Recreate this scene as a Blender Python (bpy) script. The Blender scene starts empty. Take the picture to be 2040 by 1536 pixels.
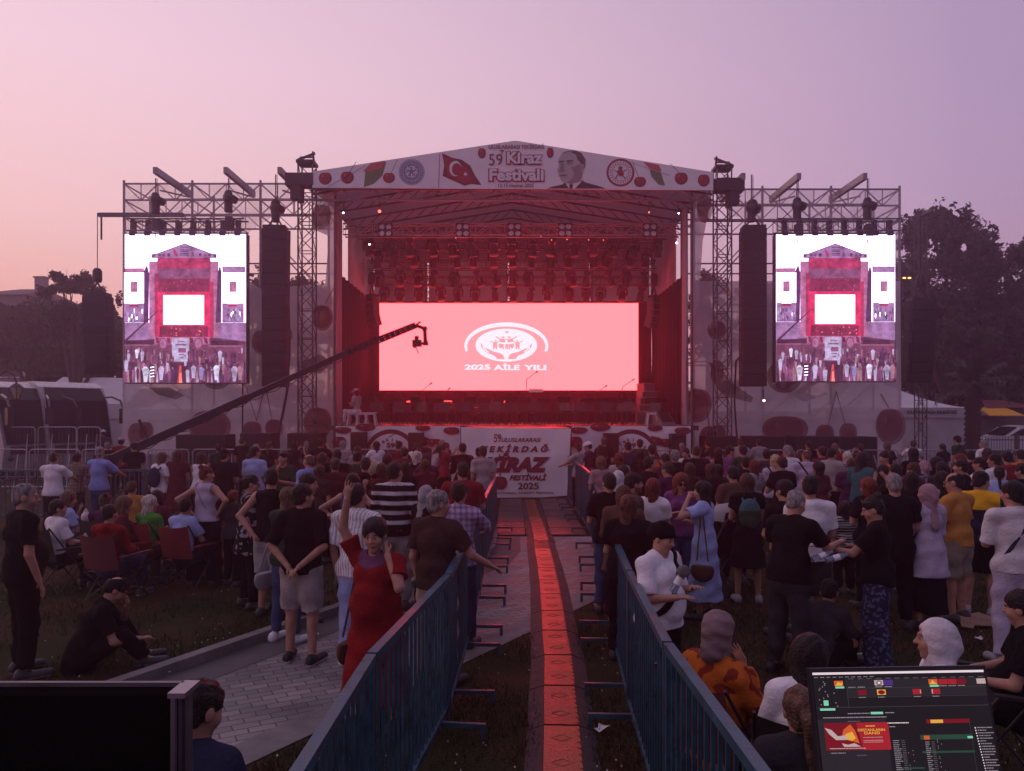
import bpy, math, random
import numpy as np
from mathutils import Vector, Matrix, noise as mnoise

S = bpy.context.scene
COL = bpy.context.collection
R = math.radians
# ------------------------------------------------------------------ camera, sky, sun, exposure
F, CX, HY, CH = 1500.0, 1020.0, 824.0, 2.5            # focal length and horizon of the photograph in its pixels, eye height in metres
cam = bpy.data.cameras.new('camera'); co = bpy.data.objects.new('camera', cam); COL.objects.link(co)
cam.sensor_width = 36; cam.lens = F / 2040 * 36; cam.shift_y = (HY - 768) / 2040
cam.clip_start = 0.05; cam.clip_end = 3000
co.location = (0, 0, CH); co.rotation_euler = (R(90), 0, 0); S.camera = co
S.view_settings.view_transform = 'Standard'; S.view_settings.look = 'None'
S.view_settings.exposure = 0.0; S.view_settings.gamma = 1
S.render.engine = 'CYCLES'
cy = S.cycles
cy.use_denoising = True
cy.max_bounces = 5; cy.diffuse_bounces = 2; cy.glossy_bounces = 2; cy.transparent_max_bounces = 16
cy.transmission_bounces = 3; cy.volume_bounces = 0
cy.sample_clamp_indirect = 4; cy.caustics_reflective = False; cy.caustics_refractive = False

SUN_AZ, SUN_EL = R(-58), R(1.0)                        # the sun has just gone behind the trees at the left
w = bpy.data.worlds.new('World'); S.world = w; w.use_nodes = True
nt = w.node_tree; N = nt.nodes; L = nt.links
bg = N['Background']
sky = N.new('ShaderNodeTexSky'); sky.sky_type = 'NISHITA'; sky.sun_disc = False
sky.sun_elevation = SUN_EL; sky.sun_rotation = SUN_AZ; sky.air_density = 1.6; sky.dust_density = 4.0; sky.ozone_density = 3.0
geo = N.new('ShaderNodeTexCoord')
sep = N.new('ShaderNodeSeparateXYZ'); L.new(geo.outputs['Generated'], sep.inputs[0])
def ramp(stops, src, nodes=N, links=L):
    r = nodes.new('ShaderNodeValToRGB'); e = r.color_ramp.elements
    while len(e) < len(stops): e.new(0.5)
    for i, (p, c) in enumerate(stops):
        e[i].position = p; e[i].color = (*c, 1) if len(c) == 3 else c
    links.new(src, r.inputs[0]); return r
def mrange(src, a, b, lo=0, hi=1, nodes=N, links=L):
    m = nodes.new('ShaderNodeMapRange'); links.new(src, m.inputs[0])
    m.inputs[1].default_value = a; m.inputs[2].default_value = b; m.inputs[3].default_value = lo; m.inputs[4].default_value = hi
    return m.outputs[0]
# evening afterglow: a warm band low over the sunset side, pink above it, lilac away from it
zz = mrange(sep.outputs['Z'], -0.02, 0.62)
warm = ramp([(0.0, (0.80, 0.34, 0.28)), (0.2, (0.90, 0.46, 0.37)), (0.38, (0.90, 0.56, 0.53)), (0.64, (0.90, 0.62, 0.67)), (1.0, (0.76, 0.56, 0.68))], zz)
cool = ramp([(0.0, (0.50, 0.30, 0.36)), (0.2, (0.48, 0.31, 0.42)), (0.45, (0.42, 0.29, 0.45)), (0.75, (0.38, 0.27, 0.42)), (1.0, (0.31, 0.245, 0.39))], zz)
az = N.new('ShaderNodeVectorMath'); az.operation = 'DOT_PRODUCT'
nrm = N.new('ShaderNodeVectorMath'); nrm.operation = 'NORMALIZE'; L.new(geo.outputs['Generated'], nrm.inputs[0])
L.new(nrm.outputs[0], az.inputs[0]); az.inputs[1].default_value = (math.sin(SUN_AZ), math.cos(SUN_AZ), 0)
side = mrange(az.outputs['Value'], 0.02, 1.0)
mx = N.new('ShaderNodeMix'); mx.data_type = 'RGBA'
L.new(side, mx.inputs[0]); L.new(cool.outputs[0], mx.inputs[6]); L.new(warm.outputs[0], mx.inputs[7])
back = mrange(az.outputs['Value'], -1.0, 0.05)
dk = N.new('ShaderNodeMix'); dk.data_type = 'RGBA'; L.new(back, dk.inputs[0]); dk.inputs[6].default_value = (0.125, 0.10, 0.185, 1); L.new(mx.outputs[2], dk.inputs[7])
sc = N.new('ShaderNodeVectorMath'); sc.operation = 'SCALE'; L.new(sky.outputs[0], sc.inputs[0]); sc.inputs['Scale'].default_value = 0.06
ad = N.new('ShaderNodeVectorMath'); ad.operation = 'ADD'; L.new(dk.outputs[2], ad.inputs[0]); L.new(sc.outputs[0], ad.inputs[1])
L.new(ad.outputs[0], bg.inputs[0]); bg.inputs[1].default_value = 1.17

sl = bpy.data.lights.new('sun', 'SUN'); sl.energy = 0.06; sl.angle = R(20); sl.color = (1, 0.72, 0.62)
so = bpy.data.objects.new('sun', sl); COL.objects.link(so)
so.rotation_euler = Vector((math.sin(SUN_AZ) * -1, math.cos(SUN_AZ) * -1, -0.12)).to_track_quat('-Z', 'Y').to_euler()

# ------------------------------------------------------------------ helpers
def at(px, py, Y):            # a pixel of the photograph at depth Y -> a point in the place
    return Vector(((px - CX) / F * Y, Y, CH + (HY - py) / F * Y))
def gx(px, Y): return (px - CX) / F * Y
def gz(py, Y): return CH + (HY - py) / F * Y

MATS = {}
def mat(name, color=(.5, .5, .5), rough=.6, metal=0, emit=None, es=1.0, bump=0, bscale=20, vary=0, vscale=4, alpha=None, trans=0, spec=.5, sheen=0, coat=0, attr=False):
    if name in MATS: return MATS[name]
    m = bpy.data.materials.new(name); m.use_nodes = True
    n = m.node_tree.nodes; l = m.node_tree.links; b = n['Principled BSDF']
    b.inputs['Base Color'].default_value = (*color, 1); b.inputs['Roughness'].default_value = rough
    b.inputs['Metallic'].default_value = metal; b.inputs['Specular IOR Level'].default_value = spec
    if sheen: b.inputs['Sheen Weight'].default_value = sheen
    if coat: b.inputs['Coat Weight'].default_value = coat
    if trans: b.inputs['Transmission Weight'].default_value = trans
    if emit: b.inputs['Emission Color'].default_value = (*emit, 1); b.inputs['Emission Strength'].default_value = es
    tc = n.new('ShaderNodeTexCoord') if (bump or vary) else None
    src = None
    if attr:
        a = n.new('ShaderNodeAttribute'); a.attribute_name = 'Col'; src = a.outputs['Color']; l.new(src, b.inputs['Base Color'])
    if vary:
        t = n.new('ShaderNodeTexNoise'); t.inputs['Scale'].default_value = vscale; t.inputs['Detail'].default_value = 6; l.new(tc.outputs['Object'], t.inputs[0])
        hv = n.new('ShaderNodeHueSaturation'); l.new(mrange(t.outputs[0], .3, .7, 1 - vary, 1 + vary, n, l), hv.inputs['Value'])
        if src: l.new(src, hv.inputs['Color'])
        else: hv.inputs['Color'].default_value = (*color, 1)
        l.new(hv.outputs[0], b.inputs['Base Color'])
        l.new(mrange(t.outputs[0], .3, .7, max(0, rough - .12), min(1, rough + .12), n, l), b.inputs['Roughness'])
    if bump:
        t2 = n.new('ShaderNodeTexNoise'); t2.inputs['Scale'].default_value = bscale; t2.inputs['Detail'].default_value = 4; l.new(tc.outputs['Object'], t2.inputs[0])
        bp = n.new('ShaderNodeBump'); bp.inputs['Strength'].default_value = bump; bp.inputs['Distance'].default_value = .02; l.new(t2.outputs[0], bp.inputs['Height']); l.new(bp.outputs[0], b.inputs['Normal'])
    if alpha is not None: b.inputs['Alpha'].default_value = alpha
    MATS[name] = m; return m

def glow(name, c, mottle=0):            # something that gives off light: a lit screen's picture or a lamp
    if name in MATS: return MATS[name]
    m = bpy.data.materials.new(name); m.use_nodes = True; n = m.node_tree.nodes; l = m.node_tree.links
    n.remove(n['Principled BSDF']); e = n.new('ShaderNodeEmission'); e.inputs[0].default_value = (*c, 1); e.inputs[1].default_value = 1
    if mottle:            # the live picture is not flat: blotches and grain of the video itself
        tc = n.new('ShaderNodeTexCoord'); a_ = n.new('ShaderNodeTexNoise'); a_.inputs['Scale'].default_value = 3.2; a_.inputs['Detail'].default_value = 9; a_.inputs['Roughness'].default_value = .72; l.new(tc.outputs['Object'], a_.inputs[0]); l.new(mrange(a_.outputs[0], .32, .68, 1 - mottle, 1 + mottle, n, l), e.inputs[1])
    l.new(e.outputs[0], n['Material Output'].inputs[0]); MATS[name] = m; return m

def mesh_np(name, V, Fc, mats, parent=None, smooth=True, col=None, midx=None):
    V = np.asarray(V, dtype=np.float32); Fc = np.asarray(Fc, dtype=np.int32)
    me = bpy.data.meshes.new(name); nv, nf, k = len(V), len(Fc), Fc.shape[1]
    me.vertices.add(nv); me.vertices.foreach_set('co', V.ravel())
    me.loops.add(nf * k); me.loops.foreach_set('vertex_index', Fc.ravel())
    me.polygons.add(nf); me.polygons.foreach_set('loop_start', np.arange(nf, dtype=np.int32) * k)
    if smooth: me.polygons.foreach_set('use_smooth', np.ones(nf, dtype=bool))
    if midx is not None: me.polygons.foreach_set('material_index', np.asarray(midx, dtype=np.int32))
    me.update(calc_edges=True)
    if col is not None:
        a = me.attributes.new('Col', 'FLOAT_COLOR', 'POINT'); c4 = np.ones((nv, 4), dtype=np.float32); c4[:, :3] = col; a.data.foreach_set('color', c4.ravel())
    for m in (mats if isinstance(mats, (list, tuple)) else [mats]): me.materials.append(m)
    o = bpy.data.objects.new(name, me); COL.objects.link(o)
    if parent: o.parent = parent
    return o

class MB:
    def __init__(s): s.v, s.f, s.m, s.cur, s.sm = [], [], [], 0, []
    def add(s, vs, fs, smooth=False):
        b = len(s.v); s.v += [tuple(x) for x in vs]
        for f in fs: s.f.append([b + i for i in f]); s.m.append(s.cur); s.sm.append(smooth)
        return s
    def box(s, c, d, rot=None, taper=1.0):
        x, y, z = [q / 2 for q in d]; vs = []
        for sz in (-1, 1):
            t = taper if sz > 0 else 1
            for sx, sy in ((-1, -1), (1, -1), (1, 1), (-1, 1)):
                p = Vector((sx * x * t, sy * y * t, sz * z))
                if rot is not None: p = rot @ p
                vs.append(p + Vector(c))
        return s.add(vs, [(3, 2, 1, 0), (4, 5, 6, 7), (0, 1, 5, 4), (1, 2, 6, 5), (2, 3, 7, 6), (3, 0, 4, 7)])
    def bar(s, a, b, w_, h_=None, up=(0, 0, 1)):
        a, b = Vector(a), Vector(b); d = b - a
        if d.length < 1e-6: return s
        d2 = d.normalized(); u = Vector(up)
        if abs(d2.dot(u)) > .98: u = Vector((0, 1, 0))
        x = d2.cross(u).normalized(); z = x.cross(d2)
        return s.box((a + b) / 2, (w_, d.length, h_ or w_), Matrix((x, d2, z)).transposed())
    def tube(s, a, b, ra, rb=None, n=8, caps=True):
        a, b = Vector(a), Vector(b); d = (b - a).normalized(); rb = ra if rb is None else rb
        u = Vector((0, 0, 1)) if abs(d.z) < .95 else Vector((1, 0, 0)); x = d.cross(u).normalized(); y = x.cross(d)
        vs = []
        for p, r in ((a, ra), (b, rb)):
            for i in range(n):
                t = 2 * math.pi * i / n; vs.append(p + x * r * math.cos(t) + y * r * math.sin(t))
        s.add(vs, [(i, (i + 1) % n, n + (i + 1) % n, n + i) for i in range(n)], True)
        if caps: s.add(vs[:n], [list(range(n))[::-1]]); s.add(vs[n:], [list(range(n))])
        return s
    def path(s, pts, r, n=6):
        for a, b in zip(pts[:-1], pts[1:]): s.tube(a, b, r, r, n)
        return s
    def lathe(s, c, prof, n=16, axis=None):
        c = Vector(c); vs = []
        M = axis if axis is not None else Matrix.Identity(3)
        for r, z in prof:
            for i in range(n):
                t = 2 * math.pi * i / n; vs.append(c + M @ Vector((r * math.cos(t), r * math.sin(t), z)))
        fs = [(k * n + i, k * n + (i + 1) % n, (k + 1) * n + (i + 1) % n, (k + 1) * n + i) for k in range(len(prof) - 1) for i in range(n)]
        s.add(vs, fs, True)
        s.add(vs[:n], [list(range(n))[::-1]]); s.add(vs[-n:], [list(range(n))]); return s
    def prism(s, poly, fn, t):      # a flat outline given depth: fn maps (u, v, offset) to a point
        n = len(poly); vs = [fn(u, v, 0) for u, v in poly] + [fn(u, v, t) for u, v in poly]
        return s.add(vs, [list(range(n)), list(range(n, 2 * n))[::-1]] + [(i, n + i, n + (i + 1) % n, (i + 1) % n) for i in range(n)])
    def ball(s, c, r, n=10, sc=(1, 1, 1)):
        c = Vector(c); vs = []; m = n // 2
        for k in range(1, m):
            ph = math.pi * k / m
            for i in range(n):
                t = 2 * math.pi * i / n; vs.append(c + Vector((r * sc[0] * math.sin(ph) * math.cos(t), r * sc[1] * math.sin(ph) * math.sin(t), r * sc[2] * math.cos(ph))))
        q = len(vs); vs += [c + Vector((0, 0, r * sc[2])), c - Vector((0, 0, r * sc[2]))]
        fs = [(k * n + i, (k + 1) * n + i, (k + 1) * n + (i + 1) % n, k * n + (i + 1) % n) for k in range(m - 2) for i in range(n)]
        fs += [(q, i, (i + 1) % n) for i in range(n)] + [(q + 1, (m - 2) * n + (i + 1) % n, (m - 2) * n + i) for i in range(n)]
        return s.add(vs, fs, True)
    def build(s, name, mats, parent=None, loc=None):
        me = bpy.data.meshes.new(name); me.from_pydata(s.v, [], s.f); me.update()
        for m in (mats if isinstance(mats, (list, tuple)) else [mats]): me.materials.append(m)
        me.polygons.foreach_set('material_index', s.m); me.polygons.foreach_set('use_smooth', s.sm)
        o = bpy.data.objects.new(name, me); COL.objects.link(o)
        if parent: o.parent = parent
        if loc is not None: o.location = loc
        return o

def tag(o, label=None, cat=None, group=None, kind=None):
    if label: o['label'] = label
    if cat: o['category'] = cat
    if group: o['group'] = group
    if kind: o['kind'] = kind
    return o
def thing(name, label, cat, loc=(0, 0, 0), rz=0, group=None):
    o = bpy.data.objects.new(name, None); COL.objects.link(o); o.location = loc; o.rotation_euler = (0, 0, rz); o.empty_display_size = .1
    return tag(o, label, cat, group)
def structure(o): o['kind'] = 'structure'; return o
def copy_tree(o, parent=None):
    c = o.copy(); COL.objects.link(c)
    if parent: c.parent = parent
    for ch in list(o.children): copy_tree(ch, c)
    return c
def dup(o, loc, rz=None, label=None, scale=None):
    c = copy_tree(o); c.location = loc
    if rz is not None: c.rotation_euler = (0, 0, rz)
    if label: c['label'] = label
    if scale: c.scale = scale
    return c

def plane(x0, x1, z0, z1, Y, px=None):       # (u,v) in 0..1 with v down -> the plane Y, offset towards the camera
    return lambda u, v, d=0: Vector((x0 + (x1 - x0) * u, Y - d, z1 + (z0 - z1) * v))
def pxplane(Y): return lambda u, v, d=0: Vector((gx(u, Y), Y - d, gz(v, Y)))   # (u,v) are the photograph's own pixels on the plane Y
class Flat:                                   # printing on one sheet: polygons in thin layers, one mesh
    def __init__(s, fn, d0=.004, step=.003): s.fn, s.d, s.step, s.mb, s.mats = fn, d0, step, MB(), []
    def poly(s, pts, m, lift=True):
        if m not in s.mats: s.mats.append(m)
        s.mb.cur = s.mats.index(m); s.mb.add([s.fn(u, v, s.d) for u, v in pts], [list(range(len(pts)))])
        if lift: s.d += s.step
        return s
    def ell(s, cu, cv, ru, rv, m, n=28, a0=0, a1=360, lift=True):
        return s.poly([(cu + ru * math.cos(R(a0 + (a1 - a0) * i / n)), cv + rv * math.sin(R(a0 + (a1 - a0) * i / n))) for i in range(n if a1 - a0 == 360 else n + 1)], m, lift)
    def ring(s, cu, cv, ro, ri, m, n=40, asp=1.0, a0=0, a1=360, ro2=None):
        for i in range(n):
            a, b = R(a0 + (a1 - a0) * i / n), R(a0 + (a1 - a0) * (i + 1) / n)
            s.poly([(cu + r * math.cos(t), cv + asp * r * math.sin(t)) for r, t in ((ro, a), (ro, b), (ri, b), (ri, a))], m, False)
        s.d += s.step; return s
    def line(s, p, q, w_, m, w2=None, lift=True):
        dx, dy = q[0] - p[0], q[1] - p[1]; n = math.hypot(dx, dy) or 1; nx, ny = -dy / n / 2, dx / n / 2; w2 = w_ if w2 is None else w2
        return s.poly([(p[0] + nx * w_, p[1] + ny * w_), (q[0] + nx * w2, q[1] + ny * w2), (q[0] - nx * w2, q[1] - ny * w2), (p[0] - nx * w_, p[1] - ny * w_)], m, lift)
    def build(s, name, parent): return s.mb.build(name, s.mats, parent)

def text_raw(txt, bold=0.0, shear=0.0):
    c = bpy.data.curves.new('lettering', 'FONT'); c.body = txt; c.size = 1; c.align_x = 'LEFT'; c.offset = bold; c.shear = shear; c.resolution_u = 3
    o = bpy.data.objects.new('lettering', c); COL.objects.link(o)
    dg = bpy.context.evaluated_depsgraph_get(); me = bpy.data.meshes.new_from_object(o.evaluated_get(dg))
    vs = [tuple(v.co) for v in me.vertices]; fs = [tuple(p.vertices) for p in me.polygons]
    bpy.data.objects.remove(o); bpy.data.curves.remove(c); bpy.data.meshes.remove(me); return vs, fs
def text(txt, fn, u0, u1, v0, v1, m, parent, d=.02, bold=0.0, shear=0.0, name='lettering', box=None):
    """letters fill the box u0..u1, v0..v1 (v down) of the sheet fn"""
    vs, fs = text_raw(txt, bold, shear)
    if not vs: return None
    xs = [p[0] for p in vs]; ys = [p[1] for p in vs]; x0, x1, y0, y1 = box or (min(xs), max(xs), min(ys), max(ys))
    V = [fn(u0 + (u1 - u0) * (p[0] - x0) / (x1 - x0), v1 + (v0 - v1) * (p[1] - y0) / (y1 - y0), d) for p in vs]
    b = MB(); b.add(V, fs); o = b.build(name, m, parent); return o
def text_arc(txt, fn, cu, cv, r, a0, a1, hgt, m, parent, d=.02, bold=.02, asp=1.0, name='lettering', ws=1.0):
    b = MB(); n = len(txt)
    for i, ch in enumerate(txt):
        if ch == ' ': continue
        vs, fs = text_raw(ch, bold); a = R(a0 + (a1 - a0) * (i + .5) / n); xs = [p[0] for p in vs]; xm = (min(xs) + max(xs)) / 2
        t = (math.cos(a + math.pi / 2), math.sin(a + math.pi / 2)); rr = (math.cos(a), math.sin(a))
        V = []
        for x, y, _ in vs:
            q = (x - xm) * hgt * ws; k = r + y * hgt
            V.append(fn(cu + rr[0] * k + t[0] * q, cv + asp * (rr[1] * k + t[1] * q), d))
        b.add(V, fs)
    return b.build(name, m, parent)

rnd = random.Random(7)
ALU = mat('aluminium', (.38, .38, .40), .42, .85, vary=.15, vscale=6)
ALUD = mat('weathered_steel', (.13, .12, .13), .55, .6, vary=.25, vscale=5)
BLK = mat('black_steel', (.018, .018, .02), .5, .2, vary=.2)
CAB = mat('black_cabinet_paint', (.02, .02, .022), .7, bump=.3, bscale=160)
GRILLE = mat('black_grille', (.012, .012, .014), .55, .3, bump=.6, bscale=300)
GLASSB = mat('dark_lens', (.01, .01, .015), .08, coat=1)
BLUE = mat('blue_paint', (.018, .072, .11), .38, vary=.4, vscale=9, bump=.12, bscale=40)
WHITEP = mat('white_plastic', (.72, .71, .70), .4)
# ------------------------------------------------------------------ the setting: ground, path, kerb
def ground_mat():
    m = bpy.data.materials.new('grass_ground'); m.use_nodes = True; n = m.node_tree.nodes; l = m.node_tree.links; b = n['Principled BSDF']
    tc = n.new('ShaderNodeTexCoord'); t = n.new('ShaderNodeTexNoise'); t.inputs['Scale'].default_value = .55; t.inputs['Detail'].default_value = 7; t.inputs['Roughness'].default_value = .62; l.new(tc.outputs['Object'], t.inputs[0])
    r = ramp([(.34, (.022, .030, .010)), (.45, (.030, .034, .013)), (.53, (.055, .036, .018)), (.64, (.095, .048, .024))], t.outputs[0], n, l)
    t2 = n.new('ShaderNodeTexNoise'); t2.inputs['Scale'].default_value = 38; t2.inputs['Detail'].default_value = 5; l.new(tc.outputs['Object'], t2.inputs[0])
    hv = n.new('ShaderNodeHueSaturation'); l.new(mrange(t2.outputs[0], .3, .7, .45, 1.6, n, l), hv.inputs['Value']); l.new(r.outputs[0], hv.inputs['Color']); l.new(hv.outputs[0], b.inputs['Base Color'])
    b.inputs['Roughness'].default_value = .95; b.inputs['Specular IOR Level'].default_value = .1
    bp = n.new('ShaderNodeBump'); bp.inputs['Distance'].default_value = .05; l.new(t2.outputs[0], bp.inputs['Height']); l.new(bp.outputs[0], b.inputs['Normal']); return m
def paving_mat():
    m = bpy.data.materials.new('brick_paving'); m.use_nodes = True; n = m.node_tree.nodes; l = m.node_tree.links; b = n['Principled BSDF']
    tc = n.new('ShaderNodeTexCoord'); mp = n.new('ShaderNodeMapping'); mp.inputs['Rotation'].default_value = (0, 0, R(-28)); l.new(tc.outputs['Object'], mp.inputs[0])
    nz = n.new('ShaderNodeTexNoise'); nz.inputs['Scale'].default_value = 3; l.new(mp.outputs[0], nz.inputs[0])
    wv = n.new('ShaderNodeMixRGB'); wv.inputs[0].default_value = .012; l.new(mp.outputs[0], wv.inputs[1]); l.new(nz.outputs['Color'], wv.inputs[2])
    br = n.new('ShaderNodeTexBrick'); l.new(wv.outputs[0], br.inputs[0]); br.inputs['Scale'].default_value = 1
    br.inputs['Brick Width'].default_value = .21; br.inputs['Row Height'].default_value = .105; br.inputs['Mortar Size'].default_value = .006; br.inputs['Mortar Smooth'].default_value = .3
    br.inputs['Color1'].default_value = (.27, .245, .245, 1); br.inputs['Color2'].default_value = (.17, .155, .16, 1); br.inputs['Mortar'].default_value = (.075, .068, .068, 1)
    t2 = n.new('ShaderNodeTexNoise'); t2.inputs['Scale'].default_value = 1.3; t2.inputs['Detail'].default_value = 8; l.new(tc.outputs['Object'], t2.inputs[0])
    hv = n.new('ShaderNodeHueSaturation'); l.new(mrange(t2.outputs[0], .3, .7, .6, 1.35, n, l), hv.inputs['Value']); l.new(br.outputs[0], hv.inputs['Color']); l.new(hv.outputs[0], b.inputs['Base Color'])
    l.new(mrange(t2.outputs[0], .3, .7, .55, .85, n, l), b.inputs['Roughness'])
    bp = n.new('ShaderNodeBump'); bp.inputs['Distance'].default_value = .006; bp.invert = True; l.new(br.outputs['Fac'], bp.inputs['Height']); l.new(bp.outputs[0], b.inputs['Normal']); return m

g = MB(); g.add([(-100, -20, 0), (100, -20, 0), (100, 96, 0), (-100, 96, 0)], [(0, 1, 2, 3)]); structure(g.build('ground', ground_mat()))
near = [(-5.2, .2), (-.5, 7.5), (.83, 9.6), (1.45, 10.6), (4.3, 15.3)]
far = [(-.3, 15.3), (-.3, 13.7), (-.5, 12.55), (-1.15, 11.3), (-2.2, 9.24), (-3.36, 7.0), (-6.6, .8)]
def strip(line, w0, w1):                       # an outline a given distance beside a line
    out = []
    for i, p in enumerate(line):
        a = Vector(line[max(0, i - 1)]); b_ = Vector(line[min(len(line) - 1, i + 1)]); d = (b_ - a).normalized(); nn = Vector((d.y, -d.x)); out.append((Vector(p) + nn * w0, Vector(p) + nn * w1))
    return out
g = MB(); PAVE = near + far
g.add([(x, y, .004) for x, y in PAVE], [list(range(len(PAVE)))]); structure(g.build('paved_path', paving_mat()))
CONC = mat('worn_concrete', (.17, .155, .155), .8, vary=.3, vscale=5, bump=.3, bscale=60)
CONCD = mat('gutter_concrete', (.085, .078, .082), .75, vary=.3, vscale=4, bump=.3, bscale=50)
def band(line, w0, w1, z0, z1, name, m):
    g = MB(); st = strip(line, w0, w1)
    for (a, b_), (c, d) in zip(st[:-1], st[1:]):
        vs = [(*a, z1), (*b_, z1), (*d, z1), (*c, z1), (*a, z0), (*b_, z0), (*d, z0), (*c, z0)]
        g.add(vs, [(0, 1, 2, 3)] + ([(4, 0, 3, 7), (1, 5, 6, 2)] if z1 - z0 > .01 else []))
    o = g.build(name, m); structure(o); return o
band(near, -.34, 0.0, .004, .008, 'pavement', CONC)
band(far, -.46, 0.0, .004, .008, 'pavement', CONCD)
band(far, 0.0, .13, -.02, .11, 'kerb', CONC)
def in_poly(x, y, P):
    c = np.zeros(x.shape, bool); j = len(P) - 1
    for i in range(len(P)):
        xi, yi = P[i]; xj, yj = P[j]
        c ^= ((yi > y) != (yj > y)) & (x < (xj - xi) * (y - yi) / (yj - yi + 1e-12) + xi); j = i
    return c
# grass: thin blades over the lawns in front, and the white clover heads and scraps strewn in it
rs = np.random.RandomState(3)
n = 150000; yy = 3.2 + 13 * rs.rand(n) ** 1.7; xx = (rs.rand(n) * 2 - 1) * (yy * .72 + .3)
ok = ~in_poly(xx, yy, [(a[0] + .05, a[1] - .05) for a in near] + [(b_[0] - .12, b_[1]) for b_ in far]); xx, yy = xx[ok], yy[ok]; n = len(xx)
dens = np.array([mnoise.noise((a * .9, b_ * .9, 0)) for a, b_ in zip(xx, yy)]); ok = dens + .45 > rs.rand(n) * .9; xx, yy = xx[ok], yy[ok]; n = len(xx)
hh = .025 + .05 * rs.rand(n); an = rs.rand(n) * 6.28; wd = .004 + .004 * rs.rand(n); lx, ly = (rs.rand(n) - .5) * .05, (rs.rand(n) - .5) * .05
V = np.zeros((n, 3, 3)); V[:, 0] = np.c_[xx - wd * np.cos(an), yy - wd * np.sin(an), np.zeros(n)]; V[:, 1] = np.c_[xx + wd * np.cos(an), yy + wd * np.sin(an), np.zeros(n)]; V[:, 2] = np.c_[xx + lx, yy + ly, hh]
br_ = np.clip(np.array([mnoise.noise((a * .55 + 9, b_ * .55, 2)) for a, b_ in zip(xx, yy)]) * 2.2 + .35 + .5 * (yy < 6.6), 0, 1)[:, None]; cc = np.repeat(np.c_[.020 + .03 * rs.rand(n) ** 2, .030 + .022 * rs.rand(n), .009 + .008 * rs.rand(n)] * (1 - br_) + br_ * np.array((.075, .038, .018)) * (.5 + rs.rand(n, 1)), 3, axis=0)
o = mesh_np('grass', V.reshape(-1, 3), np.arange(3 * n).reshape(n, 3), mat('grass_blade', rough=.8, attr=True, spec=.15), smooth=False, col=cc); tag(o, 'short trampled dark lawn grass with bare brown patches around the path', 'grass', kind='stuff')
n = 900; yy = 4.0 + 10 * rs.rand(n) ** 1.4; xx = (rs.rand(n) * 2 - 1) * yy * .7; ok = ~in_poly(xx, yy, near + far); ok &= np.array([mnoise.noise((a * .7, b_ * .7, 5)) for a, b_ in zip(xx, yy)]) > -.05; xx, yy = xx[ok], yy[ok]; n = len(xx)
sz = .004 + .005 * rs.rand(n); V = np.zeros((n, 4, 3)); zc = .035 + .02 * rs.rand(n)
for k, (a, b_) in enumerate(((-1, 0), (0, -1), (1, 0), (0, 1))): V[:, k] = np.c_[xx + a * sz, yy + b_ * sz, zc + .006 * b_]
o = mesh_np('clover', V.reshape(-1, 3), np.arange(4 * n).reshape(n, 4), mat('clover_white', (.40, .38, .34), .8), smooth=False); tag(o, 'small pale clover heads dotting the dark lawn', 'clover', kind='stuff')

# boards laid as flooring in front of the banner
PLATE = mat('dark_floor_board', (.055, .045, .045), .5, vary=.35, vscale=3, bump=.2, bscale=30)
def board(x0, x1, y0, y1, z):
    b = MB(); b.box(((x0 + x1) / 2, (y0 + y1) / 2, z), (x1 - x0, y1 - y0, .03)); return tag(b.build('floor_board', PLATE), 'flat dark board in the flooring laid between the fences before the white banner', 'floor board', 'floor boards before the banner')
for k in range(7):
    y0 = 15.35 + k * .93; board(-.33, .27, y0, y0 + .90, .02 + .004 * (k % 3)); board(.80, 1.52, y0 - .02, y0 + .88, .022 + .004 * ((k + 1) % 3))

# cable ramps: rubber sides with an orange lid, one after another down the aisle
LID = mat('orange_ramp_lid', (.20, .052, .020), .38, spec=.35, vary=.55, vscale=3.5, bump=.35, bscale=30)
RUB = mat('black_rubber', (.025, .022, .024), .65, vary=.3, vscale=12, bump=.3, bscale=60)
cl = [(3.3, .28), (5.16, .36), (7.7, .46), (10.6, .53), (15.6, .57), (21.6, .5)]
def clx(y):
    for (y0, x0), (y1, x1) in zip(cl[:-1], cl[1:]):
        if y <= y1: return x0 + (x1 - x0) * (y - y0) / (y1 - y0)
    return cl[-1][1]
LIDS = [LID, mat('worn_ramp_lid', (.11, .036, .016), .5, spec=.3, vary=.6, vscale=6, bump=.4, bscale=30), mat('dull_ramp_lid', (.23, .068, .024), .34, spec=.4, vary=.5, vscale=3, bump=.3, bscale=45)]
def make_ramp(lid=LID):
    t = thing('cable_ramp', 'orange lidded black cable ramp', 'cable ramp')
    for sgn in (-1, 1):
        b = MB(); pr = [(sgn * .14, 0), (sgn * .27, 0), (sgn * .27, .008), (sgn * .145, .05), (sgn * .14, .05)]
        b.prism(pr, lambda u, v, d: Vector((u, -.425 + d, v)), .85)
        b.build('rubber_side', RUB, t)
    b = MB(); b.box((0, 0, .049), (.272, .835, .012))
    for k in range(8): b.box((.128, -.37 + k * .105, .056), (.02, .05, .006))
    for k in (-1, 1):
        for a in (-1, 1): b.bar((a * .075, k * .2, .0555), (0, k * .2 + .055, .0555), .008, .004); b.bar((a * .075, k * .2, .0555), (0, k * .2 - .055, .0555), .008, .004)
    b.build('lid', lid, t)
    b = MB(); b.box((0, 0, .02), (.27, .84, .04)); b.build('cable_tray', RUB, t); return t
rp0 = []; y = 3.75
ords = 'first second third fourth fifth sixth seventh eighth ninth tenth eleventh twelfth thirteenth fourteenth fifteenth sixteenth seventeenth eighteenth nineteenth twentieth twenty-first twenty-second'.split()
k = 0
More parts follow.
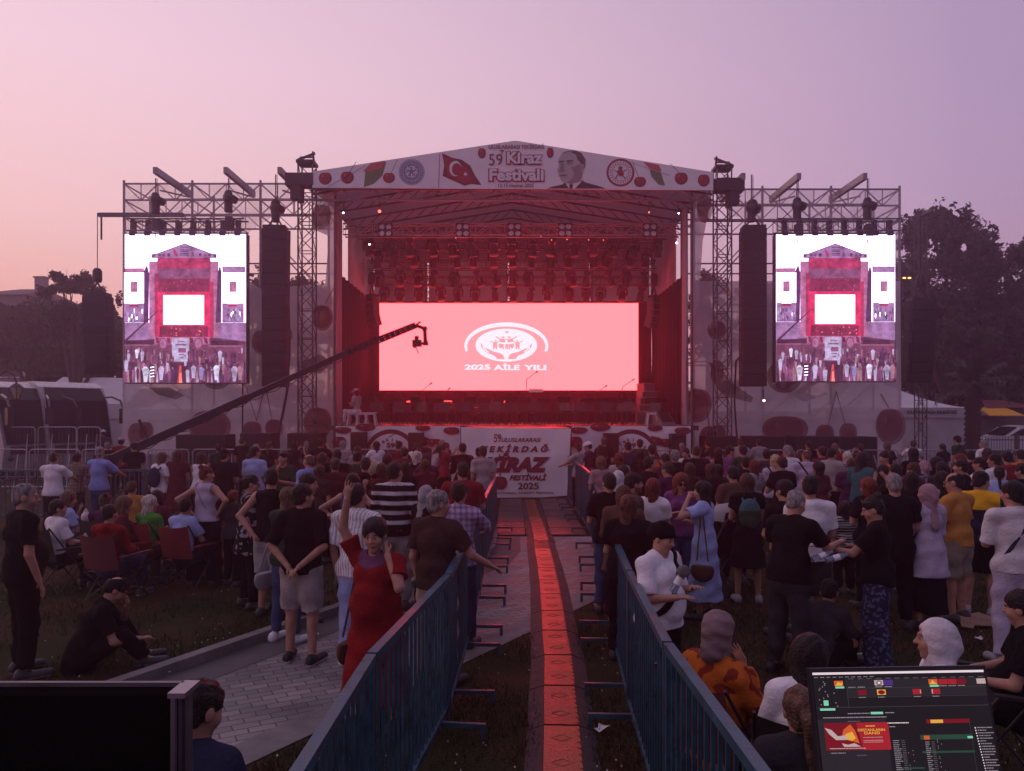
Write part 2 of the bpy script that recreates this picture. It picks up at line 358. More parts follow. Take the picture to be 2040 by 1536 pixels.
while y < 21.7:
    if k < 3: o = make_ramp(LIDS[k]); rp0.append(o)
    else: o = copy_tree(rp0[rnd.choice((0, 1, 2, 0))])
    o.location = (clx(y) + rnd.uniform(-.008, .008), y, .003); o.rotation_euler = (rnd.uniform(-.006, .006), 0, -math.atan2(clx(y + .4) - clx(y - .4), .8) + rnd.uniform(-.012, .012))
    o['label'] = f'orange lidded black cable ramp, {ords[k]} in the row counted from the camera towards the banner'; o['group'] = 'cable ramps down the aisle'
    y += .862; k += 1
# a white sheet of paper and scraps lying about
PAPER = mat('white_paper', (.7, .69, .68), .7)
def scrap(x, y, s, label, cat='litter', seed=0):
    r_ = random.Random(seed); b = MB(); n = 9; vs = [(x, y, .05)]
    for i in range(n):
        a = 6.28 * i / n; q = s * r_.uniform(.5, 1.1); vs.append((x + q * math.cos(a), y + .6 * q * math.sin(a), .02 + r_.uniform(0, .05)))
    b.add(vs, [(0, 1 + i, 1 + (i + 1) % n) for i in range(n)]); return tag(b.build('paper_scrap', PAPER), label, cat, 'litter on the ground')
scrap(gx(1203, 5.9), 5.9, .085, 'crumpled white paper on the bare grass right beside the orange cable ramps', seed=1)
for i, (px, py, s, lb) in enumerate([(627, 1266, .05, 'small white scrap on the gutter behind the woman in red'), (1712, 1203, .07, 'pale scrap on the grass behind the woman in patterned trousers'), (1712, 1303, .06, 'white scrap beside the feet of the woman in patterned trousers'),
        (1990, 1224, .1, 'white paper on the grass at the edge of the brown cardboard'), (1950, 1271, .06, 'pale scrap on the dark grass below the brown cardboard'), (335, 1338, .03, 'tiny scrap lying on the gutter above the black case')]):
    Y = F * 2.46 / (py - HY); scrap(gx(px, Y), Y, s, lb, seed=5 + i)
b = MB(); Y = 9.0; P = [(1908, 1228), (1950, 1222), (2012, 1243), (2014, 1250), (1941, 1247), (1940, 1253), (1916, 1250)]
b.prism([(gx(px, F * 2.47 / (py - HY)), F * 2.47 / (py - HY)) for px, py in P], lambda u, v, d: Vector((u, v, .045 - d)), .012); tag(b.build('cardboard_sheet', mat('cardboard', (.30, .19, .12), .85, vary=.2)), 'flattened brown cardboard lying on the grass at right', 'cardboard')

# ------------------------------------------------------------------ fences and barriers
def blue_panel(a, b_, inward, label, group, H=1.2, mt=None, zb=.0):
    a, b_ = Vector((*a, 0)), Vector((*b_, 0)); d = b_ - a; Ln = d.length - .03; ang = math.atan2(d.y, d.x); mt = mt or BLUE
    t = thing('fence_panel', label, 'fence panel', tuple(a), ang, group); m = MB()
    m.bar((.0, 0, H - .03), (Ln, 0, H - .03), .055, .05); m.build('top_rail', mt, t)
    m = MB(); m.bar((.0, 0, .12), (Ln, 0, .12), .04, .04); m.build('bottom_rail', mt, t)
    for x in (.02, Ln - .02): m = MB(); m.box((x, 0, (H - .06) / 2 + .02), (.042, .042, H - .06 - .04)); m.build('post', mt, t)
    m = MB(); nb = int(Ln / .105)
    for i in range(1, nb): m.box((Ln * i / nb, 0, (.14 + H - .055) / 2), (.018, .018, H - .055 - .14))
    m.build('slat_infill', mt, t)
    for x in (.32, Ln - .32):
        m = MB(); m.bar((x, .0, .11), (x, inward * .36, .11), .035); m.bar((x, inward * .345, .0), (x, inward * .345, .127), .034); m.bar((x, -inward * .2, .11), (x, 0, .11), .035); m.build('foot', mt, t)
    return t
LJ = [(-.80, 2.05), (-.765, 4.12), (-.52, 6.15), (-.47, 8.15), (-.44, 10.15), (-.42, 12.15), (-.38, 14.15), (-.34, 16.15)]
RJ = [(.93, 2.3), (.89, 4.32), (.98, 6.3), (1.11, 8.3), (1.30, 10.3), (1.46, 12.25), (1.55, 14.25)]
nm = ['nearest the camera', 'second from the camera', 'third from the camera', 'fourth from the camera', 'fifth from the camera', 'sixth from the camera', 'seventh from the camera']
for i, (p, q_) in enumerate(zip(LJ[:-1], LJ[1:])): blue_panel(p, q_, -1, f'blue slatted fence panel along the left of the aisle, {nm[i]}', 'blue fence panels along the aisle')
for i, (p, q_) in enumerate(zip(RJ[:-1], RJ[1:])): blue_panel(p, q_, 1, f'blue slatted fence panel along the right of the aisle, {nm[i]}', 'blue fence panels along the aisle')
for i, y in enumerate((15.4, 17.5, 19.6)): blue_panel((1.60, y), (1.62, y + 2.05), 1, f'tall dark fence panel beside the floor boards, {["end toward the camera", "middle of three", "end by the white banner"][i]}', 'dark fence panels by the floor boards', 1.3)
for i in range(4): blue_panel((-14.6 + 2.02 * i, 17.55), (-12.62 + 2.02 * i, 17.6), 1, f'blue fence panel across the far left lawn, {["leftmost", "second from the left", "third from the left", "rightmost by the camera crane"][i]}', 'blue fence panels across the far left')
def crowd_barrier(x0, x1, Y, H, label, group, legs=True):
    t = thing('crowd_barrier', label, 'barrier', (x0, Y, 0), 0, group); W_ = x1 - x0; r = .022; m = MB()
    m.path([(0, 0, .12), (0, 0, H - .1), (.03, 0, H - .03), (.1, 0, H), (W_ - .1, 0, H), (W_ - .03, 0, H - .03), (W_, 0, H - .1), (W_, 0, .12), (0, 0, .12)], r, 6); m.build('frame', ALU, t)
    m = MB(); nb = max(6, int(W_ / .13))
    for i in range(1, nb): m.tube((W_ * i / nb, 0, .12), (W_ * i / nb, 0, H), .006, n=4, caps=False)
    m.build('bar_infill', ALUD, t)
    if legs:
        for x in (W_ * .28, W_ * .72): m = MB(); m.bar((x, .02, .0), (x - .12, .42, H * .86), .03); m.bar((x, -.25, .015), (x, .45, .015), .04, .03); m.build('brace', ALU, t)
    return t
pl = [(-46, 54), (59, 159), (164, 270), (295, 376), (384, 489), (494, 595), (600, 700), (704, 800)]
pn = ['at the left edge of the photo', 'second from the left edge', 'behind the man in the blue polo', 'right of the crane operator', 'behind the woman in the lilac tank top', 'behind the man in the pale blue shirt', 'behind the bald man in the blue polo', 'left of the round emblem']
for (a, c), s_ in zip(pl, pn): crowd_barrier(gx(a, 24.5), gx(c, 24.5), 24.5, 1.335, f'silver crowd barrier before the stage, {s_}', 'silver barriers before the stage')
pr_ = [(1250, 1350), (1385, 1480), (1484, 1583), (1587, 1684), (1687, 1789), (1796, 1902), (1906, 2010), (2015, 2120)]
pn = ['before the right round emblem', 'below the right line array', 'under the empty cabinets right of the line array', 'behind the bald man with a crossbody strap', 'at the right end of the wing', 'before the right white tent', 'before the palm trunk', 'at the right edge of the photo']
for (a, c), s_ in zip(pr_, pn): crowd_barrier(gx(a, 24.5), gx(c, 24.5), 24.5, 1.31, f'silver crowd barrier before the stage, {s_}', 'silver barriers before the stage')
for (a, c), s_ in zip([(-10, 70), (76, 152), (154, 200)], ['the left edge', 'the dark bus', 'the bus windscreen']): crowd_barrier(gx(a, 28.4), gx(c, 28.4), 28.4, 1.99, f'tall silver mesh fence panel in front of {s_}', 'tall fence panels by the bus')
# ------------------------------------------------------------------ the stage
DECKM = mat('stage_plywood', (.045, .035, .035), .45, vary=.3, vscale=2)
DRAPE = mat('black_drape', (.006, .0055, .007), .95, bump=.5, bscale=6, spec=.1)
FAB = mat('white_banner_fabric', (.80, .78, .81), .75, bump=.25, bscale=5, vary=.06, vscale=2)
INK = mat('ink_maroon', (.16, .018, .035), .7); RED = mat('ink_cherry_red', (.32, .018, .03), .7); REDD = mat('ink_dark_cherry', (.17, .012, .022), .7); REDL = mat('ink_light_cherry', (.55, .10, .10), .7)
GRN = mat('ink_leaf_green', (.10, .17, .07), .7); INKW = mat('ink_white', (.75, .74, .78), .7); INKB = mat('ink_blue', (.10, .20, .34), .7); G1 = mat('ink_grey_light', (.42, .40, .43), .7); G2 = mat('ink_grey', (.24, .225, .25), .7); G3 = mat('ink_grey_dark', (.085, .08, .095), .7); INKK = mat('ink_black', (.022, .02, .026), .7)
def cherry(f, u, v, ru, rv, stem=None, m1=None, m2=None, hl=True):
    m1 = m1 or RED; m2 = m2 or REDD
    pts = []
    for i in range(26):
        a = 2 * math.pi * i / 26; k = 1 - .16 * max(0, math.cos(a + math.pi / 2)) ** 8; pts.append((u + ru * math.cos(a), v + rv * math.sin(a) * k))
    if stem:
        for (a, b_) in zip(stem[:-1], stem[1:]): f.line(a, b_, max(.9, ru * .09), GRN, lift=False)
        f.d += f.step
    f.poly(pts, m2); f.ell(u - ru * .1, v - rv * .06, ru * .8, rv * .8, m1, 20)
    if hl: f.ell(u - ru * .38, v - rv * .36, ru * .16, rv * .24, REDL, 10)

t = thing('stage_platform', 'long black stage platform lit red under the big screen', 'stage', (0, 26, 0))
b = MB(); b.box((0, 5.1, 2.0), (12.9, 10.2, .16)); b.build('deck', DECKM, t)
b = MB(); b.box((.12, -1.87, 2.0), (3.25, 3.6, .14)); b.build('runway', DECKM, t)
b = MB()
for x in (-6.2, -3.1, 0, 3.1, 6.2):
    for y in (.3, 5, 9.8): b.tube((x, y, 0), (x, y, 1.92), .05)
for y in (-3.4, -1.8): b.tube((-1.4, y, 0), (-1.4, y, 1.93), .05); b.tube((1.65, y, 0), (1.65, y, 1.93), .05)
b.build('legs_frame', ALUD, t)

# roof: two canvas slopes on lattice rafters, hung between the towers
ROOFM = bpy.data.materials.new('roof_canvas'); ROOFM.use_nodes = True
n_ = ROOFM.node_tree.nodes; l_ = ROOFM.node_tree.links; b_ = n_['Principled BSDF']; b_.inputs['Base Color'].default_value = (.17, .155, .19, 1); b_.inputs['Roughness'].default_value = .8
tr_ = n_.new('ShaderNodeBsdfTranslucent'); tr_.inputs[0].default_value = (.34, .28, .34, 1); mx_ = n_.new('ShaderNodeMixShader'); mx_.inputs[0].default_value = .16
l_.new(b_.outputs[0], mx_.inputs[1]); l_.new(tr_.outputs[0], mx_.inputs[2]); l_.new(mx_.outputs[0], n_['Material Output'].inputs[0])
t = thing('stage_roof', 'pitched canvas roof over the stage on lattice rafters', 'stage roof', (0, 25.7, 10.1))
b = MB(); seg = 12
def rz_(x): return 1.55 - abs(x) / 7.0 * 1.15
for sg in (-1, 1):
    for j in range(seg):
        y0, y1 = j * 10.6 / seg, (j + 1) * 10.6 / seg
        for i in range(6):
            x0, x1 = sg * 7.0 * i / 6, sg * 7.0 * (i + 1) / 6
            sag = lambda y, x: -.05 * abs(math.sin(math.pi * y / (10.6 / 6))) * math.sin(math.pi * abs(x) / 7)
            b.add([(x0, y0, rz_(x0) + sag(y0, x0)), (x1, y0, rz_(x1) + sag(y0, x1)), (x1, y1, rz_(x1) + sag(y1, x1)), (x0, y1, rz_(x0) + sag(y1, x0))], [(0, 1, 2, 3)], True)
b.add([(-7, 10.6, -.1), (7, 10.6, -.1), (7, 10.6, .4), (0, 10.6, 1.55), (-7, 10.6, .4)], [(0, 1, 2, 3, 4)]); b.build('canopy', ROOFM, t)
for j in range(5):
    y = .25 + j * 2.45; b = MB()
    for sg in (-1, 1):
        b.bar((0, y, 1.42), (sg * 6.9, y, .3), .06); b.bar((0, y, 1.05), (sg * 6.9, y, -.05), .06)
        for i in range(14):
            f0, f1 = i / 14, (i + 1) / 14; za, zb = 1.42 - 1.12 * f0, 1.05 - 1.1 * f1
            b.bar((sg * 6.9 * f0, y, za), (sg * 6.9 * f1, y, zb), .03)
    b.build('rafter', BLK, t)
b = MB(); b.bar((-6.9, .1, .08), (6.9, .1, .08), .07); b.bar((-6.9, .1, -.28), (6.9, .1, -.28), .07)
for i in range(26): b.bar((-6.9 + i * .53, .1, -.28 if i % 2 else .08), (-6.37 + i * .53, .1, .08 if i % 2 else -.28), .035)
b.build('eave_truss', ALUD, t)
for i in range(22): pass

# the printed gable
GY = 25.55; gf = pxplane(GY)
t = thing('gable_banner', 'printed gable banner across the stage roof with cherries, a flag and a portrait', 'banner', tuple(gf(1022, 378)))
OFF = -Vector(gf(1022, 378))
def loc(fn, off): return lambda u, v, d=0: fn(u, v, d) + off
gl = loc(gf, OFF)
b = MB(); b.prism([(620, 342), (1027, 280), (1421, 343), (1421, 379), (622, 374)], lambda u, v, d: gl(u, v, d - .03), .03); b.build('fabric', FAB, t)
def Z2(pts): return [(680 + x / 3, 250 + y / 3) for x, y in pts]
for a_ in ((648, 355, 13, 13), (692, 353, 13, 13, [(710, 322), (697, 342)]), (775, 354, 12, 11, [(792, 318), (779, 345)]), (1275, 362, 12, 11, [(1260, 322), (1272, 352)]), (1357, 355, 13, 13, [(1335, 326), (1352, 343)]), (1402, 359, 12, 13), (960, 305, 8, 11, [(952, 292), (958, 296)]), (1096, 304, 7, 11, [(1102, 293), (1098, 296)])):
    f = Flat(gl); cherry(f, *a_); f.build('cherry_print', t)
f = Flat(gl); f.poly([(725, 373), (728, 340), (752, 326), (770, 322), (762, 350), (745, 366)], GRN); f.poly([(722, 342), (738, 326), (768, 320), (760, 334), (742, 340)], REDL); f.line((655, 372), (728, 330), 1.5, G1); f.build('leaf_print', t)
f = Flat(gl); f.poly([(1292, 330), (1315, 338), (1325, 370), (1312, 368), (1298, 352)], GRN); f.poly([(1280, 322), (1312, 329), (1318, 340), (1296, 338)], REDL); f.line((1252, 322), (1334, 350), 1.4, G1); f.build('leaf_print', t)
f = Flat(gl); f.line((874, 374), (876, 307), 1.6, G2)
f.poly(Z2([(602, 165), (660, 192), (720, 205), (770, 240), (800, 300), (838, 356), (775, 350), (735, 360), (680, 335), (605, 302), (615, 240)]), REDD); f.poly(Z2([(612, 185), (680, 215), (745, 250), (780, 320), (735, 345), (640, 305), (622, 245)]), RED)
f.ell(680 + 682 / 3, 250 + 258 / 3, 12.2, 15.3, INKW, 24); f.ell(680 + 690 / 3, 250 + 263 / 3, 9.8, 12.2, RED, 24)
f.poly([(680 + (742 + (15 if i % 2 == 0 else 6) * math.cos(R(36 * i + 15))) / 3, 250 + (292 + (15 if i % 2 == 0 else 6) * math.sin(R(36 * i + 15))) / 3) for i in range(10)], INKW); f.build('flag_print', t)
f = Flat(gl)            # two round seals
f.ell(820, 342.7, 26, 26, INKB, 36); f.ring(820, 342.7, 25, 24, INKW); f.ring(820, 342.7, 17.5, 16.6, INKW)
for k in range(5):
    a = R(72 * k - 90); f.ring(820 + 7 * math.cos(a), 342.7 + 7 * math.sin(a), 5.6, 3.9, INKW, 10); a2 = R(72 * k - 54); f.line((820 + 7 * math.cos(a), 342.7 + 7 * math.sin(a)), (820 + 14 * math.cos(a2), 342.7 + 14 * math.sin(a2)), 1.7, INKW)
f.ell(820, 342.7, 4, 4, INKB, 10)
for k in range(26): a = R(360 * k / 26); f.line((820 + 19.3 * math.cos(a), 342.7 + 19.3 * math.sin(a)), (820 + 22.3 * math.cos(a), 342.7 + 22.3 * math.sin(a)), 1.5, INKW, lift=False)
f.build('seal_print', t)
f = Flat(gl); f.ell(1236, 344, 28, 28, RED, 36); f.ell(1236, 344, 23.5, 23.5, INKW, 36); f.ring(1236, 344, 17, 16, RED)
for k in range(24): a = R(360 * k / 24); f.line((1236 + 18.4 * math.cos(a), 344 + 18.4 * math.sin(a)), (1236 + 21.8 * math.cos(a), 344 + 21.8 * math.sin(a)), 1.7, RED, lift=False)
f.d += .003; f.ell(1236, 335, 4.5, 4, RED, 12); f.poly([(1229, 341), (1234, 338), (1241, 340), (1243, 348), (1237, 352), (1231, 348)], RED); f.line((1231, 348), (1226, 356), 2.2, RED); f.line((1240, 350), (1246, 356), 2.2, RED); f.line((1242, 342), (1249, 338), 1.8, RED); f.line((1224, 340), (1230, 343), 1.8, RED); f.build('seal_print', t)
f = Flat(gl)            # portrait of a man in a dark suit
f.poly(Z2([(1228, 377), (1260, 366), (1325, 352), (1345, 330), (1440, 328), (1458, 340), (1540, 362), (1582, 378)]), INKK)
f.poly(Z2([(1338, 344), (1350, 322), (1432, 318), (1436, 335), (1395, 378), (1360, 378)]), INKW); f.poly(Z2([(1362, 352), (1385, 352), (1380, 379), (1362, 379)]), INKK)
f.poly(Z2([(1300, 196), (1325, 158), (1380, 148), (1430, 160), (1458, 205), (1452, 250), (1440, 300), (1432, 335), (1372, 350), (1330, 343), (1312, 330), (1306, 306), (1296, 300), (1300, 280), (1290, 272), (1300, 240), (1294, 222)]), G1)
f.poly(Z2([(1372, 160), (1400, 152), (1436, 166), (1460, 205), (1455, 255), (1436, 250), (1428, 222), (1412, 206), (1402, 176)]), G3); f.poly(Z2([(1318, 166), (1350, 151), (1400, 150), (1370, 160), (1338, 164)]), G2)
f.poly(Z2([(1372, 250), (1428, 232), (1440, 258), (1436, 310), (1420, 336), (1380, 346), (1345, 343), (1380, 318), (1392, 286)]), G2)
f.poly(Z2([(1300, 214), (1328, 210), (1332, 218), (1302, 222)]), G3); f.poly(Z2([(1345, 210), (1384, 206), (1386, 215), (1346, 220)]), G3); f.poly(Z2([(1305, 226), (1326, 224), (1326, 234), (1306, 234)]), G2); f.poly(Z2([(1348, 224), (1376, 222), (1374, 232), (1350, 234)]), G2)
f.poly(Z2([(1318, 234), (1330, 232), (1330, 274), (1312, 280), (1300, 276)]), G2); f.poly(Z2([(1306, 298), (1345, 294), (1346, 301), (1308, 305)]), G3); f.poly(Z2([(1428, 232), (1448, 236), (1446, 272), (1432, 284)]), G1); f.poly(Z2([(1432, 242), (1442, 244), (1440, 268), (1434, 272)]), G2); f.build('portrait_print', t)
text('ULUSLARARASI TEKİRDAĞ', gl, 973.5, 1085, 286.5, 297, INK, t, .03, .018)
text('59', gl, 974, 1001, 307, 330, INK, t, .03, .0); f = Flat(gl, .035); f.line((998, 308), (1003, 300), 1.2, GRN); f.ell(1000, 301, 5, 1.6, GRN, 10); f.build('leaf_print', t)
for tx, bx in (('Kiraz', (1010, 1080, 303, 327)), ('Festivali', (975, 1083, 337, 361))):
    text(tx, gl, bx[0] - 2.2, bx[1] + 2.2, bx[2] - 1.6, bx[3] + 2.4, RED, t, .03, .115); text(tx, gl, bx[0], bx[1], bx[2], bx[3], INKW, t, .045, .035)
text('12-15 Haziran 2025', gl, 992.5, 1063, 366, 373.5, INK, t, .03, .012)

# lattice roof towers
def lattice(b, a, c, w_, step=.5, r=.025, rb=.014):
    a, c = Vector(a), Vector(c); d = (c - a); Ln = d.length; d.normalize(); u = Vector((0, 1, 0)) if abs(d.y) < .9 else Vector((1, 0, 0)); x = d.cross(u).normalized(); y = x.cross(d).normalized()
    P = [(-1, -1), (1, -1), (1, 1), (-1, 1)]; n = max(2, round(Ln / step))
    co_ = lambda k, i: a + d * (Ln * i / n) + x * P[k % 4][0] * w_ / 2 + y * P[k % 4][1] * w_ / 2
    for k in range(4):
        b.tube(co_(k, 0), co_(k, n), r, n=6, caps=False)
        for i in range(n):
            b.tube(co_(k, i), co_(k + 1, i + 1) if (i + k) % 2 else co_(k + 1, i), rb, n=4, caps=False)
            if (i + k) % 2 == 0: b.tube(co_(k + 1, i), co_(k, i + 1), rb, n=4, caps=False)
    return b
def roof_tower(x, Y, ztop, label, sg):
    t = thing('roof_tower', label, 'truss tower', (x, Y, 0), 0, 'truss towers carrying the roof')
    lattice(MB(), (0, 0, .1), (0, 0, ztop - .5), .5, .5, .028, .016).build('mast', ALUD, t)
    b = MB(); b.box((0, 0, .05), (1.1, 1.1, .1)); b.build('base_plate', BLK, t)
    b = MB(); b.box((0, 0, ztop - .42), (.62, .62, .1)); b.bar((-.22 * sg, -.3, ztop - .38), (.2 * sg, .2, ztop), .09); b.bar((.24 * sg, 0, ztop - .4), (.2 * sg, 0, ztop), .06); b.bar((-.25, 0, ztop - .2), (.25, 0, ztop - .2), .05); b.build('top_head', BLK, t)
    b = MB(); b.box((-.1 * sg, -.42, ztop - 1.15), (.95, .5, .42)); b.box((-.25 * sg, -.42, ztop - 1.55), (.34, .36, .5)); b.tube((-.1 * sg, -.42, ztop - 1.9), (-.1 * sg, -.42, ztop - 1.4), .12); b.build('hoist_sleeve', BLK, t); return t
roof_tower(gx(612, 26.2), 26.2, gz(302, 26.2), 'tall lattice roof tower left of the gable banner', 1); roof_tower(gx(1439, 26.2), 26.2, gz(312, 26.2), 'tall lattice roof tower right of the gable banner', -1)

# main screen
MPINK = glow('main_screen_pink', (8.5, .40, .46)); MWHITE = glow('main_screen_white', (10.5, 1.0, 1.1))
SY = 33.5; sf0 = pxplane(SY); base = sf0(1013, 778); sf = loc(sf0, -base)
t = thing('led_screen', 'wide pink main screen at the back of the stage reading 2025 AİLE YILI', 'screen', tuple(base))
b = MB(); b.prism([(752, 600), (1275, 600), (1275, 781), (752, 781)], lambda u, v, d: sf(u, v, d - .25), .25); b.build('cabinet', BLK, t)
f = Flat(sf); f.poly([(756, 604), (1271.5, 604), (1271.5, 777.5), (756, 777.5)], MPINK); f.build('picture', t)
K = lambda p: [(900 + x / 9.273, 620 + y / 9.273) for x, y in p]; f = Flat(sf, .012)
f.poly(K([(1008 + 775 * math.cos(R(a)), 640 + 435 * math.sin(R(a))) for a in range(164, 377, 6)] + [(1008 + 722 * math.cos(R(a)), 650 + 365 * math.sin(R(a))) for a in range(374, 165, -6)]), MWHITE)
f.poly(K([(1008 + 570 * math.cos(R(a)), 628 + 305 * math.sin(R(a))) for a in range(0, 360, 6)]), MWHITE)
for sg in (1, -1):
    M_ = lambda p: K([(1008 + sg * (x - 1008), y) for x, y in p])
    f.poly(M_([(545, 590), (575, 645), (570, 675), (650, 755), (620, 745), (550, 670), (538, 630)]), MPINK); f.poly(M_([(600, 672), (700, 712), (780, 750), (900, 780), (950, 810), (970, 855), (972, 890), (830, 880), (800, 830), (720, 795), (655, 765), (690, 755), (640, 715)]), MPINK)
    for p, q_, w_ in (((812, 470), (900, 515), 2.0), ((900, 515), (1008, 525), 2.0), ((700, 560), (800, 578), 1.6), ((800, 578), (920, 560), 1.6)): f.line(*M_([p, q_]), w_, MPINK, lift=False)
    f.d += .003
    for hx, hy, rx, ry in ((955, 482, 30, 16), (808, 550, 20, 12)): f.ell(*M_([(hx, hy)])[0], rx / 9.27, ry / 9.27, MPINK, 12, lift=False)
    f.d += .003
    f.poly(M_([(765, 580), (840, 580), (838, 705), (815, 705), (802, 650), (785, 705), (762, 705)]), MPINK); f.poly(M_([(880, 515), (960, 525), (1000, 560), (960, 580), (880, 560)]), MPINK); f.poly(M_([(870, 598), (960, 612), (965, 700), (945, 705), (930, 665), (905, 690), (890, 690), (865, 640)]), MPINK)
f.poly(K([(990, 610), (1048, 610), (1042, 705), (1025, 705), (1018, 660), (1008, 705), (990, 705)]), MPINK); f.poly(K([(980, 368), (1005, 378), (1020, 372), (1050, 368), (1035, 385), (1058, 395), (1012, 408), (990, 390)]), MPINK); f.build('logo', t)
text('2025', sf, 925.5, 977, 726, 737, MWHITE, t, .04, .045); text('AİLE', sf, 983.5, 1035.5, 723.5, 737.5, MWHITE, t, .04, .045); text('YILI', sf, 1043, 1088, 727, 737.5, MWHITE, t, .04, .045)

# side screens, showing the stage itself
E = {k: glow('side_screen_' + k, v, .55 if k not in ('sky', 'white', 'hot') else .12) for k, v in dict(sky=(3.4, 2.5, 4.0), lilac=(.40, .20, .44), mauve=(.27, .085, .20), redhaze=(.50, .045, .14), red=(.78, .035, .14), dkred=(.27, .03, .09), dusk=(.20, .06, .13), dark=(.10, .03, .075), pink=(.52, .18, .36), white=(3.6, 2.6, 4.0), purple=(.12, .04, .13), bright=(.85, .75, 1.0), shirt=(.55, .44, .70), blue=(.33, .27, .58), skin=(.42, .2, .27), hot=(1.2, .3, .3), track=(.75, .10, .12)).items()}
def side_screen(p0, p1, label, seed):
    Y = 25.6; fn0 = pxplane(Y); base = fn0((p0[0] + p1[0]) / 2, p1[1]); t = thing('led_screen', label, 'screen', tuple(base), 0, 'tall screens on the wings')
    fn = lambda u, v, d=0: fn0(p0[0] + (p1[0] - p0[0]) * (u - 50) / 1190, p0[1] + (p1[1] - p0[1]) * (v - 30) / 1470, d) - base
    b = MB(); b.prism([(44, 24), (1246, 24), (1246, 1506), (44, 1506)], lambda u, v, d: fn(u, v, d - .3), .3)
    b.build('cabinet', BLK, t); f = Flat(fn, .006, .0015); r_ = random.Random(seed)
    q4 = lambda x0, y0, x1, y1, m: f.poly([(x0, y0), (x1, y0), (x1, y1), (x0, y1)], E[m])
    q4(50, 30, 1240, 1500, 'sky'); q4(50, 905, 1240, 1500, 'mauve'); q4(50, 1050, 1240, 1500, 'dusk'); q4(50, 1300, 1240, 1500, 'dark')
    f.poly([(50, 905), (420, 905), (380, 1060), (50, 1090)], E['lilac']); f.poly([(880, 905), (1240, 905), (1240, 1090), (900, 1050)], E['lilac'])
    for x in (50, 965):
        for k in range(4): f.line((x, 262 + 4 * k + k * 32), (x + 265, 270 + k * 32), 4, E['lilac'], lift=False)
        for k in range(5): f.line((x + 20 + k * 52, 262), (x + 60 + k * 52, 355), 4, E['lilac'], lift=False)
    f.d += f.step
    q4(40 + 10, 370, 240, 412, 'pink'); q4(1010, 350, 1235, 410, 'lilac')
    q4(290, 300, 385, 1050, 'pink'); q4(890, 300, 970, 1050, 'pink'); q4(345, 420, 385, 1050, 'redhaze'); q4(888, 500, 925, 1050, 'redhaze')
    f.poly([(235, 405), (270, 335), (292, 420), (285, 905), (235, 905)], E['purple']); f.poly([(965, 420), (985, 335), (1003, 405), (1000, 905), (945, 905)], E['purple'])
    q4(372, 262, 895, 1050, 'redhaze'); q4(380, 372, 888, 470, 'mauve'); q4(385, 470, 885, 610, 'dkred'); q4(375, 600, 890, 1050, 'red'); q4(395, 940, 870, 1045, 'dkred')
    for k in range(40): x, y = r_.uniform(395, 875), r_.uniform(385, 600); f.ell(x, y, r_.uniform(3, 9), r_.uniform(3, 10), E[r_.choice(['redhaze', 'dark', 'mauve', 'pink'])], 6, lift=False)
    for k in range(34): x, y = r_.uniform(400, 865), r_.uniform(955, 1040); f.ell(x, y, r_.uniform(4, 12), r_.uniform(3, 8), E[r_.choice(['red', 'dark', 'hot'])], 6, lift=False)
    f.d += f.step; f.poly([(318, 228), (360, 226), (640, 122), (915, 226), (955, 228), (955, 268), (318, 268)], E['purple']); f.poly([(345, 258), (350, 238), (640, 130), (925, 238), (930, 258), (800, 268), (480, 268)], E['lilac'])
    for k, x in enumerate((395, 435, 485, 720, 795, 845, 885)): f.poly([(x - 14, 205 + abs(x - 640) * .12), (x + 12, 200 + abs(x - 640) * .12), (x + 16, 252), (x - 10, 254)], E['mauve' if k % 2 else 'purple'])
    f.poly([(530, 182), (552, 190), (580, 255), (545, 252)], E['redhaze']); 
    for v in (162, 190, 205, 225, 240): f.line((600, v), (684, v), 8, E['purple'], lift=False)
    f.d += f.step; q4(430, 630, 838, 930, 'hot'); q4(436, 636, 832, 924, 'white'); q4(50, 412, 245, 905, 'lilac'); q4(1012, 412, 1225, 905, 'lilac')
    for x0, x1 in ((50, 245), (1012, 1225)):
        q4(x0, 412, x1, 715, 'sky'); xc = (x0 + x1) / 2; q4(xc - 34, 500, xc + 34, 605, 'pink'); q4(xc - 48, 605, xc + 48, 722, 'white'); q4(xc - 44, 722, xc + 44, 748, 'redhaze')
        for k in range(26): x, y = r_.uniform(x0 + 8, x1 - 14), r_.uniform(755, 880); f.poly([(x, y), (x + r_.uniform(5, 14), y + 5), (x + r_.uniform(3, 10), y + r_.uniform(25, 60)), (x - 4, y + 30)], E[r_.choice(['white', 'blue', 'purple', 'shirt', 'mauve'])], lift=False)
    f.d += f.step; f.line((60, 1090), (385, 790), 20, E['dark'], 8); q4(350, 1048, 890, 1120, 'pink')
    for x in (435, 780): f.ell(x, 1110, 44, 58, E['mauve'], 18); f.ell(x, 1112, 32, 44, E['pink'], 18)
    for x in (380, 490, 715, 855): f.poly([(x - 18, 1050), (x + 14, 1060), (x + 22, 1118), (x - 12, 1110)], E['dkred'])
    q4(50, 1080, 345, 1130, 'dark'); q4(905, 1085, 1175, 1130, 'dark'); q4(50, 1124, 380, 1131, 'pink'); q4(880, 1134, 1215, 1141, 'pink')
    q4(525, 1060, 692, 1290, 'shirt')
    for v, a, c, h_ in ((1092, 580, 650, 8), (1125, 560, 665, 14), (1180, 588, 662, 44), (1222, 590, 650, 8), (1252, 605, 640, 12)): f.line((a, v), (c, v), h_, E['mauve'], lift=False)
    f.d += f.step; f.poly([(575, 1500), (630, 1500), (616, 1330), (598, 1330)], E['track']); f.poly([(592, 1500), (624, 1500), (614, 1400), (600, 1400)], E['hot']); f.line((500, 1325), (520, 1270), 12, E['hot'])
